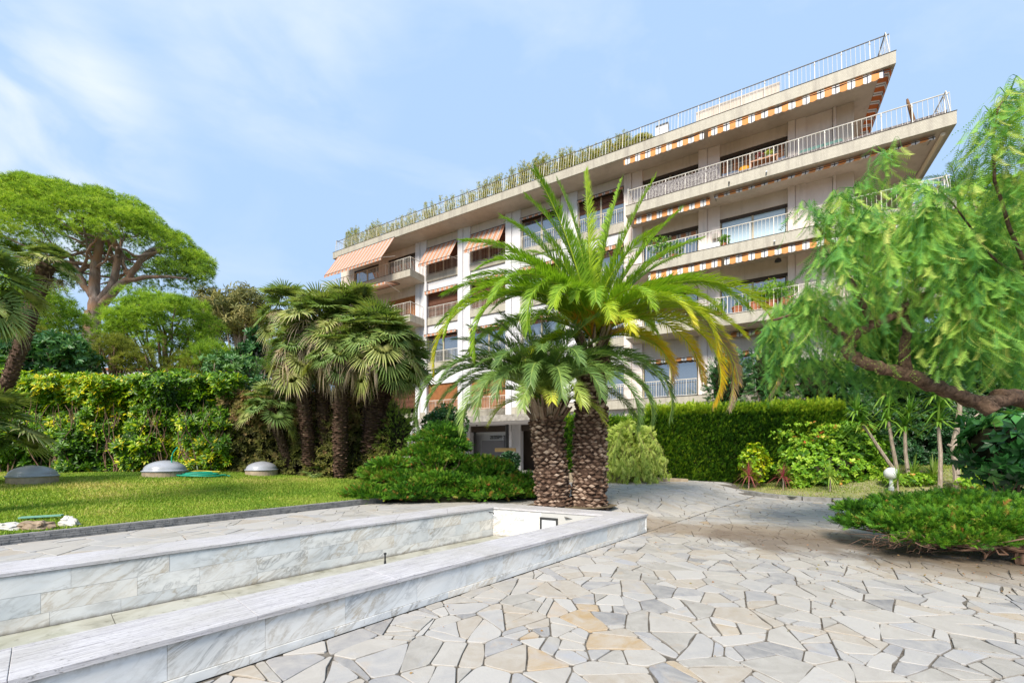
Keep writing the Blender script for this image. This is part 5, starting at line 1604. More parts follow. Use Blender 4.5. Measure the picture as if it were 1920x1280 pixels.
def fan_crown(parent, c, n, scale, seed, dead=8, lo=-42, hi=88, az0=0, az1=360, bias=0):
    r = random.Random(seed); keys = [85, 70, 55, 40, 25, 8, -10, -28, -48]
    for i in range(n):
        t = i/n; e_ = hi+(lo-hi)*t+r.gauss(0, 8); e_ = min(keys, key=lambda q: abs(q-e_))
        az = az0+(i*137.5 % 360)*(az1-az0)/360+r.gauss(0, 8)
        s = 2 if t > .7 and r.random() < .5 else r.choice([0, 1])
        o = link('leaf', FAN[(e_, s)], None, parent, loc=c+Vector((0, 0, -.18*t*scale)), rot=(r.gauss(0, .15), r.gauss(0, .1), R_(az)))
        sc = scale*r.uniform(.85, 1.1); o.scale = (sc, sc, sc)
    for i in range(dead):
        e_ = r.choice([20, 20, -10, -10, -40, -62]); az = r.choice([az0+r.uniform(0, az1-az0), r.uniform(190, 350)])
        o = link('dead_leaf', DEAD[(e_, r.choice([0, 1]))], None, parent, loc=c+Vector((0, 0, -.25*scale)), rot=(r.gauss(0, .2), r.gauss(0, .1), R_(az)))
        sc = scale*r.uniform(.75, 1.05); o.scale = (sc, sc, sc)
def fan_palm(bpx, bpy_, tpx, tpy, Yt, r0, r1, n, sc, seed, label, dead=8, Yb=None, group='fan palms clumped at the end of the lawn', **k):
    b = ground_at(bpx, bpy_, h_lawn); t = wd(tpx, tpy, Yt)
    e_ = empty('fan_palm', (b.x, b.y, b.z-.05), 0, label, 'palm tree', group)
    tl = t-b; fan_trunk(e_, [Vector((0, 0, 0)), tl*.35+Vector((0, 0, .05)), tl*.7, tl], r0, r1, seed)
    fan_crown(e_, tl+Vector((0, 0, .05)), n, sc, seed, dead, **k)
    return e_
fan_palm(583, 892, 560, 652, 12.2, 0.21, 0.20, 38, .95, 1, 'fan palm at the left of the clump with brown dead leaves', 34)
fan_palm(612, 890, 600, 606, 12.3, 0.23, 0.21, 50, 1.1, 2, 'tall fan palm second from the left in the clump, crown near the top', 24)
fan_palm(638, 896, 640, 664, 11.8, 0.22, 0.21, 38, .9, 3, 'fan palm in the front middle of the clump, trunk reaching furthest onto the lawn', 20)
fan_palm(657, 889, 668, 600, 12.4, 0.22, 0.21, 52, 1.15, 4, 'fan palm behind the middle trunk with the highest green crown', 10)
fan_palm(690, 893, 716, 640, 11.8, 0.33, 0.30, 58, 1.15, 5, 'thick trunked fan palm at the right of the clump with glossy green crown', 4)
fan_palm(674, 889, 742, 676, 12.2, 0.20, 0.18, 46, 1.05, 6, 'slender leaning fan palm on the right edge of the clump beside the building', 3)
fan_palm(602, 889, 545, 584, 12.7, 0.17, 0.16, 30, 1.0, 7, 'fan palm at the back left of the clump with upright bluish leaves', 14)
fan_palm(548, 889, 506, 762, 12.5, 0.15, 0.13, 22, .85, 8, 'small fan palm with drooping leaves left of the clump above the third dome', 1, lo=-25, group=None)
e_ = empty('fan_palm', (-6.1, 12.0, .78), 0, 'tiny fan palm seedling at the foot of the clump on the lawn edge', 'palm tree'); e_.location = ground_at(590, 893, h_lawn)
fan_crown(e_, Vector((0, 0, .02)), 12, .5, 12, 0, lo=15, hi=80)
# left edge palms
t0 = wd(-60, 860, 9.2); e_ = empty('fan_palm', tuple(t0), 0, 'leaning fan palm with dark rough trunk crossing the left edge', 'palm tree')
P_ = [wd(-60, 860, 9.2), wd(12, 720, 9.2), wd(42, 640, 9.2), wd(66, 560, 9.2), wd(92, 496, 9.2)]
fan_trunk(e_, [p-t0 for p in P_], .125, .15, 21)
fan_crown(e_, P_[-1]-t0+Vector((0, 0, .02)), 24, .5, 22, 3, lo=-20)
t0 = wd(-90, 900, 6.4); t0.z = h_lawn(t0.x, t0.y)
e_ = empty('fan_palm', tuple(t0), 0, 'fan palm mostly outside the left edge, long drooping pale leaves at the top', 'palm tree')
c = wd(-62, 525, 6.4); fan_trunk(e_, [Vector((0, 0, 0)), (c-t0)*.5, c-t0], .15, .14, 23); fan_crown(e_, c-t0, 34, .82, 24, 2, lo=-50)
t0 = ground_at(-60, 905, h_lawn); e_ = empty('fan_palm', tuple(t0), 0, 'low fan palm with spreading grey green leaves by the left edge beside the first dome', 'palm tree')
c = wd(-62, 800, t0.y-.5); fan_trunk(e_, [Vector((0, 0, 0)), c-t0], .16, .15, 25); fan_crown(e_, c-t0, 34, 1.0, 26, 0, lo=-30, hi=75)
# ================================================================== HEDGES AND SHRUBS
def hedge(name, label, p0, p1, depth, z0f, z1, n, tmpl, size, mat, bulge=.25, seed=0, cat='hedge', val=(.5, .2), up=.4, topn=.28, thick=.4, topboost=0., core=True, valf=None, jag=.12):
    r = np.random.default_rng(seed); p0 = np.array(p0, float); p1 = np.array(p1, float); L = np.linalg.norm(p1-p0); d = (p1-p0)/L; nn = np.array([d[1], -d[0]])
    if nn[1] > 0: nn = -nn     # towards the camera
    c0 = Vector(((p0[0]+p1[0])/2, (p0[1]+p1[1])/2, 0)); root = empty(name, (c0.x, c0.y, z0f(c0.x, c0.y)), 0, label, cat)
    off = np.array(root.location)
    s = r.uniform(0, L, n); kind = r.uniform(size=n); h0 = np.array([z0f(p0[0]+d[0]*a, p0[1]+d[1]*a) for a in s])
    ht = z1-h0
    face = kind < (1-topn); inn = r.exponential(thick*.4, n)*.8
    tz = r.uniform(.0, 1, n)
    zz = np.where(face, h0+ht*tz, z1-inn); ww = np.where(face, -inn, -r.uniform(0, depth, n))
    bl = np.array([noise3((a*.8, b*.9, seed)) for a, b in zip(s, zz)])*bulge + np.array([noise3((a*2.7, b*2.7, seed+5)) for a, b in zip(s, zz)])*bulge*.5
    ww = ww+np.where(face, bl, 0); zz = zz+np.where(face, 0, bl*.5+r.normal(0, jag*.4, n))
    pos = np.stack([p0[0]+d[0]*s+nn[0]*ww, p0[1]+d[1]*s+nn[1]*ww, zz], 1)
    nd = np.where(face[:, None], np.array([nn[0], nn[1], up]), np.array([0, 0, 1.0])+np.array([nn[0], nn[1], 0])*.3)+r.normal(0, .35, (n, 3))
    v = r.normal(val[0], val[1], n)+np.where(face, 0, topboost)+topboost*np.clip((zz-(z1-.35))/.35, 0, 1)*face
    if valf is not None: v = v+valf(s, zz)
    V, F, vv = scatter(tmpl[0], tmpl[1], pos-off, frames(nd, r.uniform(0, 6.28, n)), r.uniform(.7, 1.25, n)*size, v, tmpl[2])
    link('foliage', tri_mesh('foliage', V, F, np.clip(vv, 0, 1)), mat, root)
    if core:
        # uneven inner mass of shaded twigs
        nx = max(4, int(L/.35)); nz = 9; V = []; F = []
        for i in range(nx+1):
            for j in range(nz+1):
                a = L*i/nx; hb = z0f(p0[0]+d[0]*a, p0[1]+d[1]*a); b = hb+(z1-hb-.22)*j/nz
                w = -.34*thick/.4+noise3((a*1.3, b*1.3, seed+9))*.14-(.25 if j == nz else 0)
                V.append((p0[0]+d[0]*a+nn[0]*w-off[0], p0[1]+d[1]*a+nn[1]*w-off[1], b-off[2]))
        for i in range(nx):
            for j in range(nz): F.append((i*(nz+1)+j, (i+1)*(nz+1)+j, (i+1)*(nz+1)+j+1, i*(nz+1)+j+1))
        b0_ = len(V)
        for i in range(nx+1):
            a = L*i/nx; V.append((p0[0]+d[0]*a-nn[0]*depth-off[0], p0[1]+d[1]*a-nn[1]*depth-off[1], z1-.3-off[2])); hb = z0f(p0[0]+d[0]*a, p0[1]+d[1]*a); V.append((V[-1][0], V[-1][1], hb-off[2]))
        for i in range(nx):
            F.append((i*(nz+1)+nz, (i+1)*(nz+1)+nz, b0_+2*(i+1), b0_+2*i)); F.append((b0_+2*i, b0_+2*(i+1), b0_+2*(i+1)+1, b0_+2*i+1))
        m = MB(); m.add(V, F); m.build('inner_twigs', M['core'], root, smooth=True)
    return root
ROS7 = t_rosette(8, 1, .32, 66, inner=.08, seed=9)
ROSB = t_rosette(7, 1, .36, 58, seed=19)
SPR = t_spray(9, 1, .17, .42, seed=6)
SPR2 = t_spray(11, 1, .13, .40, seed=7)
TUF = t_tuft(12, 1, .085, 70, seed=8)
TUF2 = t_tuft(9, 1, .10, 60, seed=12)
PIN = t_pinnate(11, 1, .21, .040, seed=10)
hl = lambda x, y: h_lawn(x, y)-.05
def yv(s, z): return .16*np.sin(s*.9+1)*np.sin(z*1.4)+np.where(z > 3.2, .04, 0)
hz = hedge('shrub_hedge', 'long untrimmed green and yellow leaved shrub hedge behind the lawn domes', (-17.5, 12.9), (-8.6, 12.75), 1.3, hl, 3.72, 8500, ROS7, .17, M['hedgeleaf'], .8, 1, val=(.36, .20), valf=yv, up=.7, thick=.7, topn=.25)
m = MB(); r = random.Random(2)
for i in range(90):
    x = r.uniform(-17.2, -8.8); y = 12.75+r.uniform(-.05, .25); z = .75
    p = Vector((x, y, z)); pts = [p]
    for k in range(4): p = p+Vector((r.gauss(0, .16), r.gauss(0, .08), r.uniform(.35, .65))); pts.append(p.copy())
    limb(m, [q-hz.location for q in pts], .022, .006, 4, .02, i, 2)
m.build('branches', M['twig'], hz)
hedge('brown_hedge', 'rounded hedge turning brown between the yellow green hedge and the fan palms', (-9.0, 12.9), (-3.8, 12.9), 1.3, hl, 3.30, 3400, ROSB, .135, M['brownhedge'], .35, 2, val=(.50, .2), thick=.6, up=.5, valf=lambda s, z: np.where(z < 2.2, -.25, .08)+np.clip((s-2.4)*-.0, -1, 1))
# clipped cypress hedge and the darker planting to its right
hd = lambda x, y: (h_bed(x, y) if in_poly(x, y, BEDPOLY) else .2)-.05
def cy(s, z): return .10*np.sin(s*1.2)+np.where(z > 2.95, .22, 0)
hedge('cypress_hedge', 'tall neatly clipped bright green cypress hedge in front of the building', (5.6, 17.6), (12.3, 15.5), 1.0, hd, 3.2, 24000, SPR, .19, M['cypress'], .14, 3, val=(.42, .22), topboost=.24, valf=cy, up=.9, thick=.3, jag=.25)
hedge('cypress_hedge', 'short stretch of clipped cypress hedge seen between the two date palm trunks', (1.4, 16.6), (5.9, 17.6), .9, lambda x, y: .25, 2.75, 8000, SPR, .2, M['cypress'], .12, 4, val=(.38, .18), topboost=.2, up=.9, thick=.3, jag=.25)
hedge('ivy_bank', 'dark ivy covered bank behind the yuccas', (12.1, 15.7), (21, 13.2), 1.5, hd, 4.3, 8000, ROSB, .15, M['dkleaf'], .5, 5, val=(.30, .2), up=.5, thick=.5)
# weeping pale bush hanging over the low wall
def weeping():
    r = np.random.default_rng(31); root = empty('weeping_shrub', (4.5, 16.2, .3), 0, 'pale yellow green weeping shrub hanging over the low wall beside the tall palm', 'shrub')
    m = MB(); pos = []; dr = []
    for i in range(150):
        a = r.uniform(0, 6.28); st = np.array([r.normal(0, .15), r.normal(0, .1), r.uniform(.8, 1.9)]); R = r.uniform(.5, 1.45); h = r.uniform(.1, .75)
        P = []
        for k in range(9):
            t = k/8; P.append(st+np.array([math.cos(a)*R*t, math.sin(a)*R*.7*t-.25*t, h*math.sin(t*2.2)-1.15*t*t]))
        m.tube([tuple(p) for p in P], [.012-.001*k for k in range(9)], 3)
        for k in range(2, 9):
            for j in range(6): pos.append(P[k]+r.normal(0, .05, 3)); dr.append(np.array([r.normal(0, .3), r.normal(0, .3), -.9]) if k > 4 else np.array([math.cos(a), math.sin(a), .3])+r.normal(0, .4, 3))
    m.build('branches', M['twig'], root)
    V, F, v = scatter(SPR2[0], SPR2[1], np.array(pos), frames(np.array(dr), r.uniform(0, 6.28, len(pos))), r.uniform(.16, .30, len(pos)), r.normal(.66, .15, len(pos)), SPR2[2])
    link('foliage', tri_mesh('foliage', V, F, np.clip(v, 0, 1)), M['weeping'], root)
weeping()
# junipers
def lobes(root, mat, L, per, size, tmpl, seed, up=.35, val=(.42, .17), outer=.75, flat=1.0, brown=.03):
    r = np.random.default_rng(seed); parts = []
    for li, (cx, cy_, cz, rx, ry, rz, dens, dv) in enumerate(L):
        n = int(per*dens); d = r.normal(size=(n, 3)); d[:, 2] = np.abs(d[:, 2])*.9-.15; d /= np.linalg.norm(d, axis=1, keepdims=True)
        nz = np.array([noise3((a*3.2+cx, b*3.2, c*3.2+li)) for a, b, c in d]); q = outer+(1-outer)*r.uniform(size=n)+nz*.22
        pos = np.array([cx, cy_, cz])+d*q[:, None]*np.array([rx, ry, rz])
        dd = d*np.array([1, 1, .7])+np.array([0, 0, up])+r.normal(0, .28, (n, 3))
        v = r.normal(val[0]+dv, val[1], n)+nz*.25; v = np.where(r.uniform(size=n) < brown*np.where(d[:, 2] < .1, 3, .4), .97, v)
        parts.append(scatter(tmpl[0], tmpl[1], pos, frames(dd, r.uniform(0, 6.28, n)), r.uniform(.7, 1.3, n)*size, v, tmpl[2]))
    V, F, v = joinset(parts)
    link('foliage', tri_mesh('foliage', V, F, np.clip(v, 0, 1)), mat, root)
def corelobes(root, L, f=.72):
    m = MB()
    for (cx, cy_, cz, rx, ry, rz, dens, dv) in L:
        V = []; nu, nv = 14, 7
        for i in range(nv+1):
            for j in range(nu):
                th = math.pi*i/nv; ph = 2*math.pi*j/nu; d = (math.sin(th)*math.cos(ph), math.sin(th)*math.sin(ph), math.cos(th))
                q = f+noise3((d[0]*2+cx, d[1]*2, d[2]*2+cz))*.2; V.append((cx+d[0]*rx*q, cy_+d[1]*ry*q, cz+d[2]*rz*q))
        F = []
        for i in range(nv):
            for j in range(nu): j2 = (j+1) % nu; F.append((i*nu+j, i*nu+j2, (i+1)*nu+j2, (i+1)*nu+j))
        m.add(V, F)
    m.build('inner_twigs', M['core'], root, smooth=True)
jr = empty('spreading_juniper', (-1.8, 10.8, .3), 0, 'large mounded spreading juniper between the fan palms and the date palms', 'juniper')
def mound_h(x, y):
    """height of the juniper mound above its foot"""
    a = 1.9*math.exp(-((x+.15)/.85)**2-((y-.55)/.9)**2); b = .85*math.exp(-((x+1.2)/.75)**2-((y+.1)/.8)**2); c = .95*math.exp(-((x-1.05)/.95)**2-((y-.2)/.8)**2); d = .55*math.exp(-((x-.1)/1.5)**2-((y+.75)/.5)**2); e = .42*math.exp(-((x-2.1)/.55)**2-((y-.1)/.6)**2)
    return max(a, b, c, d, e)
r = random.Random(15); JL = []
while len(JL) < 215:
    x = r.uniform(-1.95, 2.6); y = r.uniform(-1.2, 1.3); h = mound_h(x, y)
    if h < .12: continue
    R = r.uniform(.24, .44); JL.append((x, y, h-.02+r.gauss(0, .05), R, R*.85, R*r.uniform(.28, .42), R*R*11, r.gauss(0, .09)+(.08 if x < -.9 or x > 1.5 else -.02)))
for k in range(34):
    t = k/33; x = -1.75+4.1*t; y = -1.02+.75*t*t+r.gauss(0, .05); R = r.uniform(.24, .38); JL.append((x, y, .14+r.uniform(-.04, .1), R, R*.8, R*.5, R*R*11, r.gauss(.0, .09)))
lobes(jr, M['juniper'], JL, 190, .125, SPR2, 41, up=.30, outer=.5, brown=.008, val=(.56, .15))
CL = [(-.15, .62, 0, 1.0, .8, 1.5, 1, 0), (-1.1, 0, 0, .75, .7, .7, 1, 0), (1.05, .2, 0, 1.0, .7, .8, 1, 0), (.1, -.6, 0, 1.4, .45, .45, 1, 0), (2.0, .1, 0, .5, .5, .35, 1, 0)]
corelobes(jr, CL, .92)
m = MB(); r = random.Random(5)
for i in range(60):
    a = r.uniform(0, 6.28); e_ = r.uniform(.1, 1.1); R = r.uniform(.7, 1.1); e_ *= .6; limb(m, [(r.gauss(0, .2), r.gauss(0, .2), .1), (math.cos(a)*R*.5, math.sin(a)*R*.4, .3+e_*.5), (math.cos(a)*R, math.sin(a)*R*.7, .35+e_)], .025, .006, 4, .02, i, 2)
m.build('branches', M['twig'], jr)
jb = Vector((6.75, 5.65, 0)); jr2 = empty('spreading_juniper', tuple(jb), 0, 'low juniper with flat layered branches and bare twigs beneath over the right paving', 'juniper')
def jp(px, py, Y): return wd(px, py, Y)-jb
JL2 = []
for (px, py, Y, rx, ry, rz, dv) in [(1628, 985, 6.6, .40, .5, .17, -.05), (1600, 955, 6.9, .20, .3, .12, -.08), (1690, 985, 6.3, .50, .5, .22, .06), (1775, 985, 6.1, .55, .5, .24, .08), (1860, 985, 5.9, .55, .5, .24, .08), (1920, 1010, 5.7, .5, .45, .24, .10), (1700, 950, 7.0, .55, .6, .2, 0), (1790, 945, 7.1, .6, .6, .22, -.03), (1870, 945, 7.3, .6, .6, .18, -.12), (1740, 962, 6.6, .5, .5, .2, .05), (1660, 965, 6.8, .4, .5, .18, 0), (1930, 965, 6.6, .5, .5, .22, -.08), (1820, 1012, 5.7, .42, .3, .16, .12), (1735, 1012, 5.9, .38, .3, .15, .08), (1830, 965, 6.5, .55, .5, .22, .04), (1990, 980, 6.0, .6, .6, .3, 0)]:
    c = jp(px, py+1, Y); JL2.append((c.x, c.y, c.z, rx, ry, rz, (rx*ry)**.8*2.6, dv))
lobes(jr2, M['juniper'], JL2, 1300, .11, SPR2, 43, up=.35, outer=.45, val=(.50, .15), brown=.004)
m = MB()
limb(m, [(-.02, -.1, -.02), (.03, -.02, .25), (.0, .1, .5)], .075, .06, 8, .01, 1)
for i in range(120):
    L_ = r.choice(JL2); q = Vector(L_[:3])+Vector((r.gauss(0, L_[3]*.5), r.gauss(0, L_[4]*.4), -.04)); s = Vector((r.gauss(-.1, .25), r.gauss(.1, .2), r.uniform(.18, .42)))
    mid = s.lerp(q, .5)+Vector((r.gauss(0, .12), r.gauss(0, .1), r.uniform(-.16, .0)-.04)); limb(m, [s, mid, q], r.uniform(.008, .026), .004, 5, .012, i, 3)
for i in range(170):
    s = jp(r.uniform(1640, 1900), r.uniform(998, 1024), r.uniform(5.7, 6.3)); q = s+Vector((r.gauss(-.18, .15), r.gauss(-.05, .1), r.gauss(-.03, .07))); limb(m, [s, s.lerp(q, .5)+Vector((0, 0, r.gauss(0, .03))), q], .006, .002, 3, .008, i, 2)
m.build('branches', M['twig'], jr2)
m = MB(); m.add([(-1.7, -.2, .004), (.9, -.7, .004), (2.6, -.2, .004), (2.6, 1.6, .004), (.4, 1.3, .004), (-1.0, .8, .004)], [(0, 1, 2, 3, 4, 5)])

# light shrub (bougainvillea like) and companions in the bed
def shrub(name, label, cpx, cpy, gy, rad, mat, n, size, tmpl, seed, val=(.5, .18), cat='shrub', up=.4, shell=.35, twigs=20, core=False, zc=None):
    c = wd(cpx, cpy, gy); g = h_bed(c.x, c.y) if in_poly(c.x, c.y, BEDPOLY) else .2
    root = empty(name, (c.x, c.y, g), 0, label, cat); off = Vector((0, 0, c.z-g))
    leafball('foliage', mat, tuple(off), rad, n, size, tmpl, seed, val, root, shell, up)
    m = MB(); r = random.Random(seed)
    for i in range(twigs):
        d = Vector((r.gauss(0, 1), r.gauss(0, 1), r.gauss(.2, .7))).normalized(); q = off+Vector((d.x*rad[0], d.y*rad[1], d.z*rad[2]))*.95
        limb(m, [(r.gauss(0, .06), r.gauss(0, .06), -.03), tuple(off*.5+Vector((d.x*rad[0]*.4, d.y*rad[1]*.4, 0))), tuple(q)], .016, .004, 4, .02, i, 2)
    m.build('branches', M['twig'], root)
    if core: corelobes(root, [(off.x, off.y, off.z, rad[0], rad[1], rad[2], 1, 0)], .72)
    return root
ROSL = t_rosette(5, 1, .55, 58, seed=33)
sb = shrub('flowering_shrub', 'big sprawling light green shrub with orange blossoms in front of the cypress hedge', 1560, 880, 14.6, (1.9, .9, .62), M['bougain'], 1300, .16, ROSL, 51, (.5, .18), core=True, twigs=40)
leafball('foliage', M['bougain'], tuple(wd(1600, 845, 14.7)-sb.location), (1.2, .8, .85), 800, .16, ROSL, 52, (.45, .18), sb, .4)
leafball('foliage', M['bougain'], tuple(wd(1510, 850, 14.8)-sb.location), (.85, .6, .55), 420, .15, ROSL, 53, (.48, .18), sb, .3)
leafball('foliage', M['bougain'], tuple(wd(1590, 812, 14.9)-sb.location), (.7, .5, .42), 260, .15, ROSL, 54, (.42, .18), sb, .2)
leafball('foliage', M['bougain'], tuple(wd(1630, 890, 14.3)-sb.location), (.9, .6, .45), 360, .14, ROSL, 55, (.6, .18), sb, .3)
rr = np.random.default_rng(3); P = []
for q in range(9):
    a = wd(rr.uniform(1480, 1600), rr.uniform(815, 850), 14.5)-sb.location; b_ = wd(rr.choice([1440, 1455, 1500, 1660, 1690, 1560, 1470]), rr.uniform(792, 850), 14.4)-sb.location
    for t in np.linspace(0, 1, 22): P.append(np.array(a)*(1-t)+np.array(b_)*t+np.array([0, 0, .25*math.sin(t*3.14)])+rr.normal(0, .04, 3))
P = np.array(P); V, F, v = scatter(ROSL[0], ROSL[1], P, frames(rr.normal(0, 1, P.shape)+np.array([0, -.3, .5]), None), rr.uniform(.07, .14, len(P)), rr.normal(.6, .22, len(P)), ROSL[2])
link('trailing_shoots', tri_mesh('trailing_shoots', V, F, np.clip(v, 0, 1)), M['bougain'], sb)
shrub('yellow_shrub', 'small yellow green shrub behind the left red leaved plant', 1415, 868, 15.3, (.55, .4, .75), M['hedgeleaf'], 330, .12, ROSL, 56, (.62, .10), twigs=12)
shrub('low_shrub', 'low bright green plant between the second red plant and the spiky green one', 1500, 903, 14.4, (.35, .3, .3), M['bougain'], 150, .12, ROSL, 57, (.5, .15), twigs=8)
shrub('ground_cover_clump', 'leafy green ground cover clump to the right of the white globe lamp', 1705, 898, 13.2, (.9, .4, .18), M['bougain'], 260, .12, ROSL, 58, (.55, .15), twigs=6)
shrub('ground_cover_clump', 'pale leafy ground cover clump under the dark leaved tree at the right', 1845, 903, 12.2, (.8, .5, .2), M['bougain'], 240, .12, ROSL, 59, (.65, .15), twigs=6)
ROSF = t_rosette(6, 1, .42, 75, .1, inner=.1, seed=61)
shrub('big_leaved_tree', 'dark tree with large drooping oval leaves at the right edge', 1900, 838, 8.6, (.95, .7, .72), M['fig'], 210, .34, ROSF, 62, (.45, .2), 'tree', 0.0, .3, 30, True)
shrub('big_leaved_tree', 'dark drooping branch of large leaves hanging low beside the right juniper', 1885, 890, 8.3, (.45, .5, .28), M['fig'], 50, .30, ROSF, 63, (.38, .2), 'tree', -.8, .2, 8)
# shrubs and conifers between hedge and building
shrub('conifer_shrub', 'dark green conifer poking above the clipped hedge below the yellow frond tips', 1365, 715, 17.6, (.95, .8, 1.3), M['dkleaf'], 1100, .24, SPR2, 64, (.55, .2), core=True)
shrub('conifer_shrub', 'bluish green shrub behind the hedge right of the dried frond', 1450, 700, 17.3, (1.1, .8, 1.4), M['dkleaf'], 1300, .24, SPR2, 65, (.62, .2), core=True)
shrub('conifer_shrub', 'dark shrub behind the hedge under the pepper tree branches', 1540, 715, 16.6, (1.1, .8, 1.2), M['dkleaf'], 1100, .24, SPR2, 66, (.45, .2), core=True)
shrub('garden_bush', 'grey green bush standing behind the mounded juniper by the entrance', 835, 800, 14.0, (.75, .6, .75), M['dkleaf'], 500, .16, ROSB, 67, (.75, .15))
shrub('garden_bush', 'small light bush between the thick fan palm and the building', 738, 812, 13.4, (.75, .6, 1.0), M['weeping'], 1500, .17, SPR2, 68, (.42, .16), core=True)
shrub('entrance_plant', 'dark potted plant silhouetted in the building entrance', 955, 865, 21.5, (.5, .4, .5), M['dkleaf'], 160, .22, ROSB, 69, (.2, .15))

# ------------------------------------------------------------------ yuccas and cordylines
def t_sword(n, L, w, emin, emax, seed, droop=.25):
    r = np.random.default_rng(seed); V = []; F = []; tv = []
    for k in range(n):
        a = r.uniform(0, 2*math.pi); e_ = R_(emin+(emax-emin)*(k/n)+r.normal(0, 5)); l = L*r.uniform(.75, 1.1)
        d = np.array([math.cos(a)*math.cos(e_), math.sin(a)*math.cos(e_), math.sin(e_)]); s = np.array([-math.sin(a), math.cos(a), 0])
        up = np.cross(s, d)*-1; dr = droop*l*max(.1, math.cos(e_))
        p0 = np.array([0, 0, 0]); p1 = d*l*.45; p2 = d*l+np.array([0, 0, -dr]); b = len(V)
        V += [p0-s*w*.4, p0+s*w*.4, p1+s*w*.5+up*w*.2, p1-s*w*.5+up*w*.2, p2]; F += [(b, b+1, b+2), (b, b+2, b+3), (b+3, b+2, b+4)]
        t = r.normal(0, .08)+(.15 if k < n*.25 else 0); tv += [t+.1, t+.1, t, t, t+.05]
    return np.array(V), np.array(F), np.array(tv)
def sword_plant(name, label, base, heads, trunkpts, tr, mat, L, w, n, emin, emax, seed, cat, val=.45, droop=.25, barkm='bark_grey'):
    root = empty(name, tuple(base), 0, label, cat); m = MB()
    for i, tp in enumerate(trunkpts): limb(m, [Vector(p)-Vector(base) for p in tp], tr, tr*.75, 7, .004, seed+i)
    if trunkpts: m.build('trunk', M[barkm], root)
    for i, hpos in enumerate(heads):
        V, F, tv = t_sword(n, L, w, emin, emax, seed*7+i, droop)
        link('leaf_head', tri_mesh('leaf_head', V, F, np.clip(val+tv, 0, 1)), mat, root, loc=Vector(hpos)-Vector(base))
    return root
def yuc(lb, pts, Y, heads, seed, n=46, L=.72, tr=.055):
    P = [wd(px, py, Y) for px, py in pts]; P[0].z = min(P[0].z, h_bed(P[0].x, P[0].y))-.02
    sword_plant('yucca', lb, P[0], [wd(px, py, Y) for px, py in heads], [P], tr, M['yucca'], L, .06, n, -35, 88, seed, 'yucca')
yuc('yucca with curved leaning trunk, leftmost of the row', [(1690, 886), (1655, 850), (1632, 815), (1618, 798)], 13.6, [(1616, 792), (1606, 770)], 71)
yuc('straight trunked yucca second from left in the row', [(1684, 880), (1676, 850), (1668, 800), (1666, 790)], 13.8, [(1665, 785), (1665, 762), (1662, 738)], 72)
yuc('thin yucca with swollen trunk foot, third in the row', [(1704, 882), (1698, 850), (1697, 808)], 13.6, [(1697, 798), (1705, 775)], 73)
yuc('tall single yucca just left of the bare pale trunk', [(1762, 892), (1763, 850), (1760, 800)], 12.6, [(1760, 790), (1764, 765), (1755, 740)], 74)
def low(name, lb, px, py, hgt, mat, L, w, n, seed, cat, val=.5, em=(5, 85), trunk=True, head_up=0, droop=.3):
    g = ground_at(px, py, lambda x, y: h_bed(x, y) if in_poly(x, y, BEDPOLY) else 0.); hp = g+Vector((0, 0, hgt))
    sword_plant(name, lb, g, [hp], [[g-Vector((0, 0, .03)), g.lerp(hp, .5)+Vector((.02, 0, 0)), hp]] if trunk and hgt > .1 else [], .022, M[mat], L, w, n, em[0], em[1], seed, cat, val, droop)
    return g
low('yucca_rosette', 'bright green sword leaved rosette left of the pair below the yuccas', 1713, 893, .05, 'yucca', .75, .06, 26, 75, 'yucca', .6, (35, 88))
low('yucca_rosette', 'bright green sword leaved rosette right of the pair below the yuccas', 1750, 900, .10, 'yucca', .80, .06, 30, 76, 'yucca', .62, (25, 88))
low('cordyline', 'red leaved cordyline with green lower leaves, left of the two red ones', 1403, 918, .52, 'cordy_red', .62, .02, 60, 77, 'cordyline', .5, (-45, 88))
low('cordyline', 'darker red cordyline, right of the two red ones', 1468, 919, .48, 'cordy_red', .60, .02, 55, 78, 'cordyline', .3, (-40, 88))
low('cordyline', 'thin leaved green cordyline in front of the big light shrub', 1556, 922, .50, 'yucca', .62, .022, 60, 79, 'cordyline', .65, (-40, 88))
low('cordyline', 'thin green cordyline on a bare stem directly in front of the globe lamp', 1683, 930, .52, 'yucca', .55, .022, 50, 80, 'cordyline', .6, (-60, 88))
low('cordyline', 'pale spiky plant with long leaves left of the yellow green plant', 1797, 918, .18, 'yucca', .75, .03, 40, 81, 'cordyline', .75, (5, 88))
low('croton', 'short yellow green broad leaved plant in the bed near the right juniper', 1812, 930, .20, 'yucca', .36, .07, 26, 82, 'plant', .88, (20, 88))
low('cordyline', 'fine leaved spiky plant at the far right edge behind the juniper', 1905, 935, .1, 'yucca', .6, .02, 50, 83, 'cordyline', .6, (0, 88), False)
# bare pale trunk
g = wd(1795, 893, 12.4); g.z = h_bed(g.x, g.y)-.05; t = empty('bare_tree', tuple(g), 0, 'pale smooth leafless trunk with stubby side branches beside the yuccas', 'tree'); m = MB()
limb(m, [(0, 0, 0)]+[wd(a, b, 12.4)-g for a, b in ((1792, 868), (1788, 838), (1794, 805), (1799, 765), (1797, 735))], .09, .05, 9, .0, 3, 6)
limb(m, [wd(a, b, 12.4)-g for a, b in ((1789, 838), (1778, 833))], .04, .032, 7); limb(m, [wd(a, b, 12.4)-g for a, b in ((1796, 800), (1815, 790), (1835, 775))], .03, .018, 6)
m.build('trunk', M['bark_grey'], t)
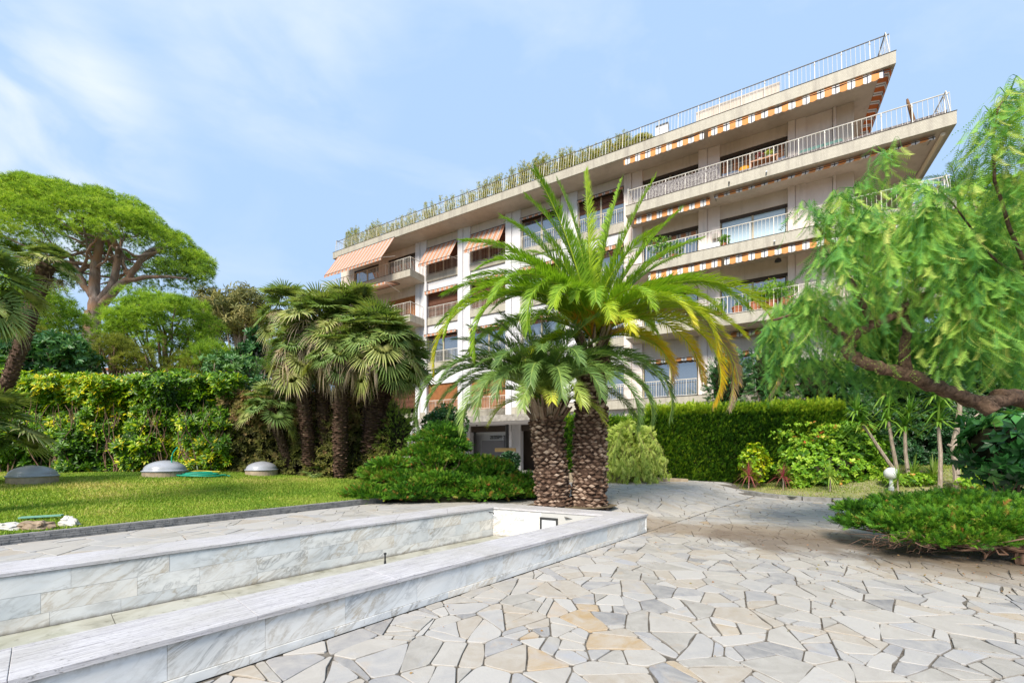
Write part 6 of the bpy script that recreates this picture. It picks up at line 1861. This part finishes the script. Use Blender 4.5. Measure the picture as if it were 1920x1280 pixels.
# globe lamp
g = wd(1671, 887, 13.0); gz = h_bed(g.x, g.y); t = empty('globe_lamp', (g.x, g.y, gz), 0, 'white globe garden lamp on a short white post in the bed', 'lamp')
m = MB(); R = .185; m.lathe([(R*math.sin(math.pi*i/14)+.001, g.z-gz-R*math.cos(math.pi*i/14)) for i in range(15)], 24); m.build('globe', M['globe'], t, smooth=True)
m = MB(); m.lathe([(.07, -.05), (.07, .1), (.05, .12), (.05, g.z-gz-R+.02), (.09, g.z-gz-R+.04)], 14); m.build('post', M['white_plastic'], t)

# ================================================================== TREES
def pine_crown(root, mat, puffs, per, size, tmpl, seed, val=(.5, .13), up=.55, zbias=.15, shell=.72):
    r = np.random.default_rng(seed); parts = []
    for (c, R, dv) in puffs:
        n = int(per*(R[0]**1.6)); d = r.normal(size=(n, 3)); d[:, 2] += .45; d /= np.linalg.norm(d, axis=1, keepdims=True)
        pos = np.array(c)+d*(shell+(1-shell)*r.uniform(size=(n, 1)))*np.array(R)
        dd = d+np.array([0, 0, up])+r.normal(0, .3, (n, 3))
        parts.append(scatter(tmpl[0], tmpl[1], pos, frames(dd, r.uniform(0, 6.28, n)), r.uniform(.7, 1.25, n)*size, r.normal(val[0]+dv, val[1], n), tmpl[2]))
    V, F, v = joinset(parts); link('crown', tri_mesh('crown', V, F, np.clip(v, 0, 1)), mat, root)
def puffcore(root, puffs, f=.6):
    corelobes(root, [(c[0], c[1], c[2], R[0]*f/.7, R[1]*f/.7, R[2]*f/.7, 1, 0) for c, R, dv in puffs], .7)
# umbrella pine
YU = 28.0; ub = wd(172, 640, YU); ub.z = .3
um = empty('umbrella_pine', tuple(ub), 0, 'huge umbrella pine with a flat domed crown against the sky', 'pine tree')
cc = wd(128, 352, YU)-ub; RX = 8.7
puffs = []; r = random.Random(77)
for i in range(430):
    a = r.uniform(0, 6.28); q = math.sqrt(r.random()); x = q*RX*math.cos(a); y = q*RX*.62*math.sin(a)
    zt_ = cc.z-.7-4.1*q**2.6 + .25*math.sin(a*5+q*6)-.5*max(0, -math.sin(a))*q; R = r.uniform(.5, .95)
    puffs.append(((cc.x+x, y, zt_-r.uniform(0, .25)), (R, R, R*.62), r.gauss(0, .07)))
for i in range(60):
    a = r.uniform(0, 6.28); q = r.uniform(.55, .95); x = q*RX*.96*math.cos(a); y = q*RX*.6*math.sin(a); R = r.uniform(.5, .8)
    puffs.append(((cc.x+x, y, cc.z-1.3-3.9*q**2.4-r.uniform(0, .4)), (R, R, R*.5), -.12))
for i in range(22):
    R = r.uniform(.5, .7); c = wd(r.uniform(290, 385), r.uniform(495, 520), YU+r.uniform(-3, 3))-ub; puffs.append((tuple(c), (R, R, R*.5), -.25))
pine_crown(um, M['pine'], puffs, 110, .27, TUF, 78, val=(.60, .19))
m = MB(); U = lambda *p: [wd(a, b, YU+(c[0] if c else 0))-ub for a, b, *c in p]
limb(m, [(0, 0, 0)]+U((172, 620), (178, 590), (183, 560)), .50, .40, 14, .02, 1, 4)
limb(m, U((182, 575), (178, 545), (180, 500), (186, 465), (188, 430)), .34, .16, 10, .03, 2)
limb(m, U((184, 565), (205, 540), (218, 510), (222, 470), (210, 445, -2), (196, 430, -3)), .26, .10, 9, .03, 3)
limb(m, U((190, 572), (215, 545), (240, 520), (262, 490), (285, 470), (315, 465, 2)), .27, .09, 9, .03, 4)
limb(m, U((232, 528), (270, 520), (310, 518), (350, 522)), .16, .06, 7, .03, 5)
limb(m, U((178, 560), (158, 535), (148, 510), (130, 480), (100, 460, -3)), .22, .10, 8, .03, 6)
limb(m, U((160, 538), (140, 520), (115, 500), (80, 470, 2)), .16, .06, 7, .03, 7)
for i in range(24):
    a = r.choice([(186, 465), (188, 440), (222, 480), (262, 490), (240, 515), (148, 510), (178, 500), (205, 450), (300, 468)]); ang = r.uniform(0, 6.28); q = r.uniform(.3, .92)
    e2 = Vector((cc.x+q*RX*math.cos(ang)*.9, q*RX*.5*math.sin(ang), cc.z-1.5-4.8*q**2.5)); s = wd(a[0], a[1], YU)-ub
    limb(m, [s, s.lerp(e2, .45)+Vector((0, 0, -.5)), s.lerp(e2, .8)+Vector((0, 0, -.1)), e2], r.uniform(.06, .12), .02, 6, .06, i)
m.build('trunk', M['bark_pine'], um, smooth=True)
# rounded pine
def round_pine(name, label, px, py, Y, RX_, RZ, n, per, seed, mat, size=.34, tr=.16, dz0=.35, puff=(.5, .85), flat=.65, kind='pine tree'):
    c = wd(px, py, Y); t = empty(name, (c.x, c.y, .3), 0, label, kind); r = random.Random(seed); P = []
    for i in range(n):
        d = Vector((r.gauss(0, 1), r.gauss(0, 1), r.gauss(dz0, .9))).normalized(); q = r.uniform(.72, 1.0); R = r.uniform(*puff)
        P.append(((d.x*RX_*q, d.y*RX_*q, c.z-.3+d.z*RZ*q), (R, R, R*flat), r.gauss(0, .09)))
    pine_crown(t, mat, P, per, size, TUF, seed+1); 
    m = MB(); limb(m, [(0, 0, -.3), (0.1, 0, (c.z-.3)*.5), (0, 0, c.z-.3)], tr, tr*.6, 8)
    for i in range(22):
        p = P[r.randrange(len(P))][0]; s = Vector((0, 0, (c.z-.3)*r.uniform(.4, 1))); limb(m, [s, s.lerp(Vector(p), .5)+Vector((0, 0, -.15)), p], .06, .02, 5, .03, i)
    m.build('trunk', M['bark_brown'], t, smooth=True); return t
round_pine('round_pine', 'bushy round bright green pine standing above the hedge centre', 308, 624, 20, 2.05, 1.8, 100, 120, 81, M['pine'], .26, puff=(.4, .7))
round_pine('round_pine', 'small olive green pine low in front of the umbrella pine trunk', 208, 668, 17.5, .95, .6, 30, 110, 82, M['pine_olive'], .22, puff=(.35, .55))
round_pine('round_pine', 'olive pine mass low beneath the bushy round pine', 312, 690, 18.5, 1.8, .45, 40, 110, 83, M['pine_olive'], .22, puff=(.35, .55))
round_pine('round_pine', 'pale pine clump at the foot of the bushy round pine towards the eucalyptus', 398, 680, 19.0, .8, .9, 26, 100, 84, M['pine'], .24, puff=(.35, .6))
round_pine('tall_pine', 'tall green pine behind the leaning palm trunk at the left', 58, 605, 19.5, 1.9, 1.8, 75, 100, 85, M['pine'], .28, .2, puff=(.4, .75))
round_pine('tall_pine', 'dark olive pine at the left edge beneath the drooping palm leaves', -10, 650, 17, 1.7, 1.1, 45, 85, 86, M['pine_olive'], .28, .2)
round_pine('tall_pine', 'thin pine branch clump just left of the round bright pine', 222, 610, 20.5, .45, .6, 8, 60, 87, M['pine'], .2, .08, puff=(.25, .4))
def leafy_tree(name, label, px, py, Y, RX_, RZ, n, per, size, seed, mat, tmpl=ROSB, val=(.5, .16), puff=(.6, 1.0), up=.3, bark_='bark_grey', tr=.2, trunk=None, cat='tree', shellr=(.55, 1)):
    c = wd(px, py, Y); t = empty(name, (c.x, c.y, .2), 0, label, cat); r = random.Random(seed); P = []
    for i in range(n):
        d = Vector((r.gauss(0, 1), r.gauss(0, 1), r.gauss(.2, 1))).normalized(); q = r.uniform(*shellr); R = r.uniform(*puff)
        P.append(((d.x*RX_*q, d.y*RX_*.8*q, c.z-.2+d.z*RZ*q), (R, R, R*.8), r.gauss(0, .10)))
    pine_crown(t, mat, P, per, size, tmpl, seed+1, val, up, shell=.3)
    m = MB(); limb(m, [(0, 0, -.3), (.15, 0, (c.z-.2)*.5), (0, 0, c.z-.2)], tr, tr*.5, 8)
    for i in range(26):
        p = P[r.randrange(len(P))][0]; s = Vector((0, 0, (c.z-.2)*r.uniform(.45, .95))); limb(m, [s, s.lerp(Vector(p), .5)+Vector((0, 0, -.1)), p], tr*.35, .02, 5, .04, i)
    m.build('trunk', M[bark_], t, smooth=True); return t
ROSE = t_rosette(6, 1, .22, 95, seed=91)
leafy_tree('eucalyptus_tree', 'dusty olive brown eucalyptus behind the left garden', 445, 598, 26, 2.35, 1.75, 60, 46, .34, 92, M['euca'], ROSE, up=-.3, tr=.28, shellr=(.2, 1))
leafy_tree('eucalyptus_tree', 'thin upper part of a second dusty tree between eucalyptus and umbrella pine', 398, 570, 27.5, 1.3, .9, 22, 40, .32, 93, M['euca'], ROSE, up=-.3, tr=.15, shellr=(.1, 1), puff=(.4, .7))
leafy_tree('leafy_bush', 'dark bluish green leafy bush above the left hedge', 100, 672, 15.5, 1.4, .75, 30, 70, .26, 94, M['dkleaf'], ROSB, (.68, .16), (.4, .65), tr=.1, cat='bush')
leafy_tree('leafy_bush', 'green bush at the far left above the hedge beside the leaning trunk', 15, 690, 15.2, 1.1, .5, 20, 70, .22, 95, M['bougain'], ROSB, (.3, .14), (.35, .6), tr=.1, cat='bush')
leafy_tree('leafy_bush', 'bluish green round bush over the browned hedge', 440, 700, 15.5, .95, .55, 22, 80, .18, 96, M['dkleaf'], ROSB, (.8, .12), (.35, .5), tr=.08, cat='bush')
leafy_tree('leafy_tree', 'dark narrow tree just left of the fan palm clump', 488, 682, 19, .8, 1.3, 22, 60, .24, 97, M['dkleaf'], ROSB, (.4, .16), (.4, .6), tr=.1)
leafy_tree('leafy_tree', 'dark evergreen mass between the fan palm trunks and the hedge', 560, 780, 14.5, 1.6, 1.4, 34, 60, .2, 98, M['dkleaf'], ROSB, (.3, .16), (.5, .7), tr=.1)
leafy_tree('leafy_tree', 'tall dark green tree far right behind the pepper tree', 1905, 560, 15.5, 2.9, 3.4, 80, 36, .26, 99, M['dkleaf'], ROSB, (.72, .18), (.6, 1.0), tr=.25, shellr=(.4, 1))
leafy_tree('leafy_tree', 'mid green tree filling the gap under the pepper tree branches', 1720, 690, 15.8, 2.6, 1.4, 60, 40, .24, 100, M['bougain'], ROSB, (.22, .16), (.5, .8), tr=.2, shellr=(.4, 1))
leafy_tree('leafy_tree', 'bright leafed tree behind the top of the pepper tree', 1880, 400, 19, 2.2, 1.8, 40, 30, .26, 101, M['bougain'], ROSB, (.45, .16), (.6, .9), tr=.2, shellr=(.3, 1))
# palm crest seen beyond the building corner
g = wd(1795, 365, 24); t = empty('distant_palm', (g.x, g.y, 0), 0, 'feathery palm crown showing above the right end of the balconies', 'palm tree')
m = MB(); m.tube([(0, 0, 0), (0, 0, g.z-.2)], [.3, .25], 10); m.build('trunk', M['bark_fibre'], t)
fm = []
for i, (e_, bd, L_) in enumerate(((75, 90, 2.3), (50, 100, 2.4), (25, 90, 2.3))):
    V, F, v = frond_mesh(e_, bd, L_, .3, 700+i, nl=45, wl=.035); me = tri_mesh('frond', V, F, np.clip(v, 0, 1)); me.materials.append(M['phoenix_blue']); fm.append(me)
for i in range(24):
    link('frond', fm[i % 3], None, t, loc=(0, 0, g.z), rot=(0, 0, R_(i*137.5)))
# ------------------------------------------------------------------ pepper tree
pt0 = Vector((9.4, 7.0, 0)); pt = empty('pepper_tree', tuple(pt0), 0, 'pepper tree with a thick leaning limb and long drooping feathery leaves on the right', 'tree')
m = MB(); PW = lambda *p: [wd(a, b, c)-pt0 for a, b, c in p]
limb(m, [(0, 0, -.1), (.1, -.1, .8)]+PW((2060, 800, 6.8), (1990, 765, 6.6), (1925, 748, 6.5), (1868, 742, 6.4)), .22, .105, 12, .01, 1, 5)
main = limb(m, PW((1900, 745, 6.4), (1835, 752, 6.3), (1760, 724, 6.2), (1680, 694, 6.1), (1625, 682, 6.1), (1595, 662, 6.1), (1592, 640, 6.1), (1612, 622, 6.0), (1650, 606, 6.0), (1680, 590, 5.9)), .105, .05, 11, .012, 2, 5)
limb(m, PW((1835, 752, 6.3), (1850, 762, 6.2), (1863, 772, 6.15)), .105, .098, 11, .0, 3, 3)
limb(m, PW((1702, 700, 6.15), (1694, 660, 6.1), (1700, 620, 6.1), (1690, 560, 6.0), (1730, 520, 5.9)), .08, .03, 8, .01, 4)
limb(m, PW((1680, 590, 5.9), (1720, 560, 5.9), (1790, 530, 5.8), (1860, 500, 5.8)), .06, .03, 7, .01, 5)
limb(m, PW((1600, 650, 6.1), (1560, 610, 6.0), (1500, 590, 5.9), (1450, 600, 5.9)), .05, .015, 6, .01, 6)
limb(m, PW((1640, 610, 6.0), (1600, 540, 5.8), (1570, 470, 5.7), (1530, 420, 5.6)), .05, .012, 6, .01, 7)
limb(m, PW((1990, 640, 5.6), (1930, 520, 5.2), (1880, 380, 4.9), (1860, 260, 4.7), (1880, 190, 4.6)), .028, .005, 7, .01, 8)
limb(m, PW((2060, 800, 6.8), (2020, 700, 6.0), (1990, 640, 5.6)), .08, .03, 8, .01, 9)
limb(m, PW((1930, 520, 5.2), (1860, 480, 5.2), (1800, 400, 5.3), (1760, 350, 5.3)), .018, .006, 6, .01, 10)
rp = random.Random(44)
POLY = [(1500, 540), (1545, 470), (1590, 395), (1640, 360), (1700, 325), (1760, 330), (1830, 350), (1940, 330), (1960, 730), (1720, 700), (1640, 705), (1560, 710), (1440, 700), (1435, 610)]
cl = []
while len(cl) < 134:
    x = rp.uniform(1430, 1990); y = rp.uniform(310, 720)
    if in_poly(x, y, POLY): cl.append((x, y, rp.uniform(5.2, 6.9) if y < 570 else rp.uniform(6.5, 7.6), 1.0 if y < 640 else .75))
cl += [(x, y, Y, .8) for x, y, Y in ((1860, 225, 4.7), (1890, 190, 4.7), (1915, 225, 4.6), (1920, 290, 4.7), (1880, 290, 4.8), (1935, 170, 4.7), (1850, 260, 4.7), (1900, 350, 4.9), (1940, 400, 4.9), (1560, 410, 5.5), (1520, 400, 5.5), (1570, 375, 5.6), (1600, 360, 5.6), (1660, 300, 5.5), (1590, 385, 5.5))]
pos = []; dr = []; vv = []; ss = []
mt = MB()
rg = np.random.default_rng(45)
for (cx, cy_, Y, dens) in cl:
    c = np.array(wd(cx, cy_, Y)-pt0); high = (cy_ < 420)
    base = .70-.28*min(1, max(0, (cy_-360)/330))+rg.normal(0, .06)
    for k in range(int(13*dens)):
        a = rg.uniform(0, 6.28); R = rg.uniform(.08, .42)*(.8 if dens < 1 else 1); ln = rg.uniform(.30, 1.1)*(.55 if dens < 1 else 1); up = rg.uniform(.0, .25)
        P = []
        for q in range(8):
            t = q/7; P.append(c+np.array([math.cos(a)*R*t**.6, math.sin(a)*R*t**.6, up*math.sin(t*2.6)-ln*t*t+.05]))
        mt.tube([tuple(p) for p in P], [.005, .004, .003, .003, .002, .002, .002, .0015], 3, val=.4)
        nl = int(3+ln*10)
        for j in range(nl):
            t = (j+.6)/nl; q = t*7; i0 = min(6, int(q)); p = P[i0]*(1-(q-i0))+P[i0+1]*(q-i0); b = a+rg.normal(0, 1.1)
            pos.append(p); dr.append(np.array([math.cos(b)*.5, math.sin(b)*.5, -.55-rg.uniform(0, 1.1)])); vv.append(base-.05+rg.normal(0, .20)+.12*t); ss.append(rg.uniform(.18, .30)*(1.05 if Y < 5 else 1))
V, F, v = scatter(PIN[0], PIN[1], np.array(pos), frames(np.array(dr), rg.uniform(-.6, .6, len(pos))), np.array(ss), np.array(vv), PIN[2])
print('pepper leaves', len(pos))
link('crown', tri_mesh('crown', V, F, np.clip(v, 0, 1)), M['pepper'], pt)
mt.build('twigs', M['pepper'], pt)
# hanging flower panicles
pos = []; dr = []
for k in range(60):
    x, y = rp.uniform(1480, 1900), rp.uniform(520, 700); c = wd(x, y, rp.uniform(5.5, 6.2))-pt0
    for j in range(22): pos.append(np.array(c)+np.array([rp.gauss(0, .025), rp.gauss(0, .025), -j*.012])); dr.append(rg.normal(size=3))
V, F, v = scatter(TUF[0], TUF[1], np.array(pos), frames(np.array(dr)), rg.uniform(.012, .028, len(pos)), rg.normal(.85, .1, len(pos)), TUF[2])
link('flower_panicles', tri_mesh('flower_panicles', V, F, np.clip(v, .5, 1)), M['pepper'], pt)
m.build('trunk', M['bark_brown'], pt, smooth=True)

# ================================================================== SMALL THINGS ON THE LAWN
def dome(cx, py, w, lb, tilt=0):
    g = ground_at(cx, py, h_lawn); R = w/2*g.y/790*.9; t = empty('skylight_dome', (g.x, g.y+R*.0, g.z), 0, lb, 'skylight dome', 'skylight domes along the hedge')
    m = MB(); m.lathe([(R*.96, -.15), (R*.96, .14), (R*.90, .14)], 36); m.build('concrete_ring', M['concrete_beige'], t, smooth=False)
    m = MB(); m.lathe([(R, .142), (R*1.0, .165), (R*.93, .175)]+[(R*.92*math.cos(a)**1.15, .175+R*.52*math.sin(a)**.95) for a in [R_(x) for x in range(4, 89, 7)]]+[(.01, .175+R*.522)], 40); m.build('dome_cover', M['dome'], t, smooth=True)
    return g, R
dome(62, 905, 78, 'grey skylight dome at the left edge, nearest of the three')
g2, R2 = dome(310, 893, 78, 'grey skylight dome beside the coiled green hose')
dome(491, 890, 62, 'grey skylight dome near the fan palm clump, smallest looking')
hz_ = ground_at(370, 893, h_lawn); t = empty('garden_hose', tuple(hz_), 0, 'coiled green garden hose on the lawn rising beside the middle dome', 'hose')
m = MB(); r = random.Random(9)
for k in range(6):
    R = .58-.05*k+r.gauss(0, .03); pts = []; ox, oy = r.gauss(0, .06), r.gauss(0, .04)
    for i in range(29): a = 2*math.pi*i/28; pts.append((ox+R*math.cos(a)*1.15, oy+R*.75*math.sin(a), .02+.018*k+.01*math.sin(a*3+k)))
    m.tube(pts, .014, 6, cap=False)
a = Vector(wd(322, 868, hz_.y-.25))-hz_
limb(m, [(-.55, -.1, .06), (-.75, -.2, .12)]+[Vector(wd(px, py, hz_.y-.3))-hz_ for px, py in ((328, 884), (322, 866), (324, 850), (333, 838))], .016, .016, 6, 0, 1, 5)
m.tube([(.6, .1, .03), (.75, .12, .02), (.86, .05, .015)], .014, 6)
m.build('hose_coil', M['hose'], t, smooth=True)
m = MB(); R = .5; m.tube([(R*math.cos(2*math.pi*i/28)*1.2, R*.7*math.sin(2*math.pi*i/28)-.03, .13+.01*math.sin(i)) for i in range(20)], .013, 6); limb(m, [Vector(wd(px, py, hz_.y-.35))-hz_ for px, py in ((309, 892), (311, 884), (318, 876))], .014, .014, 6, 0, 1, 4)
m.build('yellow_hose_piece', M['hose_yellow'], t, smooth=True)
def rock(name, lb, px, py, w, h, d, mat, seed, cat='rock'):
    g = ground_at(px, py, h_lawn); sx = w/2*g.y/790; sz = h*.5*g.y/790; m = MB(); V = []; nu, nv = 22, 13
    for i in range(nv+1):
        for j in range(nu):
            th = math.pi*i/nv; ph = 2*math.pi*j/nu; dd = Vector((math.sin(th)*math.cos(ph), math.sin(th)*math.sin(ph), math.cos(th)))
            q = 1+noise3(dd*1.3+Vector((seed, 0, 0)))*.5+noise3(dd*3.5+Vector((0, seed, 0)))*.28+noise3(dd*9+Vector((0, seed, 3)))*.1; V.append((dd.x*sx*q, dd.y*d*q, sz*.8+dd.z*sz*q))
    F = []
    for i in range(nv):
        for j in range(nu): j2 = (j+1) % nu; F.append((i*nu+j, (i+1)*nu+j, (i+1)*nu+j2, i*nu+j2))
    m.add(V, F); o = m.build(name, M[mat], loc=tuple(g)); tag(o, lb, cat)
rock('white_rock', 'pale limestone rock on the lawn cut by the left edge', 12, 995, 54, 17, .11, 'rock_white', 3)
rock('brown_rock', 'pitted brown rock on the lawn in front of the green board', 63, 994, 62, 19, .12, 'rock_brown', 5)
rock('white_rock', 'upright white limestone rock on the lawn right of the brown rock', 129, 988, 34, 22, .07, 'rock_white', 9)
a = ground_at(36, 976, h_lawn); b_ = ground_at(116, 974, h_lawn); m = MB(); L_ = (b_-a).length
m.box(0, L_, -.03, .06, .01, .035); m.box(.02, L_-.02, -.034, -.03, .015, .03); o = m.build('green_board', M['board_green'], loc=tuple(a+Vector((0, 0, .02))), rot=(0, R_(-1), math.atan2(b_.y-a.y, b_.x-a.x))); tag(o, 'flat pale green board lying on the grass behind the brown rock', 'board')
# far background
def house(px0, px1, pyt, Y, lb, mat='wall_white'):
    a = wd(px0, pyt, Y); b_ = wd(px1, pyt, Y); t = empty('distant_house', (a.x, Y, 0), 0, lb, 'house'); w = b_.x-a.x
    m = MB(); m.box(0, w, 0, 8, 0, a.z-.3); m.build('wall', M[mat], t)
    m = MB(); m.box(-.3, w+.3, -.3, 8.3, a.z-.3, a.z); m.build('roof', M['terracotta'], t)
    for k in range(3):
        x = w*(k+.6)/3.4; m = MB(); m.box(x-.5, x+.5, -.05, .0, a.z-2.6, a.z-1.2); o = m.build('window', M['frame_dark'], t)
house(432, 520, 655, 45, 'pale distant house glimpsed between the eucalyptus and the fan palms')
house(120, 330, 690, 60, 'low pale distant house hidden behind the pines')
def wood_line(label, x0, x1, y, z1, n, seed, mat, size):
    hedge('distant_wood', label, (x0, y), (x1, y), 4, lambda a, b: 0., z1, n, ROSB, size, mat, 1.5, seed, 'wood', (.45, .2), thick=2.5, jag=1.0)
wood_line('line of dark trees far behind the left garden', -75, -14, 38, 5.2, 5000, 121, M['dkleaf'], .8)
wood_line('line of trees far away at the right beyond the building', 26, 70, 30, 6.0, 4000, 122, M['dkleaf'], .8)
# soil ring and debris where the date palms break through the paving
m = MB(); n = 26; V = [(1.3, 9.3, .312)]; r = random.Random(3)
for i in range(n): a = 2*math.pi*i/n; V.append((1.32+math.cos(a)*(1.02+r.gauss(0, .03)), 9.32+math.sin(a)*(.60+r.gauss(0, .03)), .302))
m.add([(x-1.3, y-9.3, z) for x, y, z in V], [(0, i+1, (i+1) % n+1) for i in range(n)])
o = m.build('soil_pit', M['earth'], loc=(1.3, 9.3, 0)); tag(o, kind='structure')
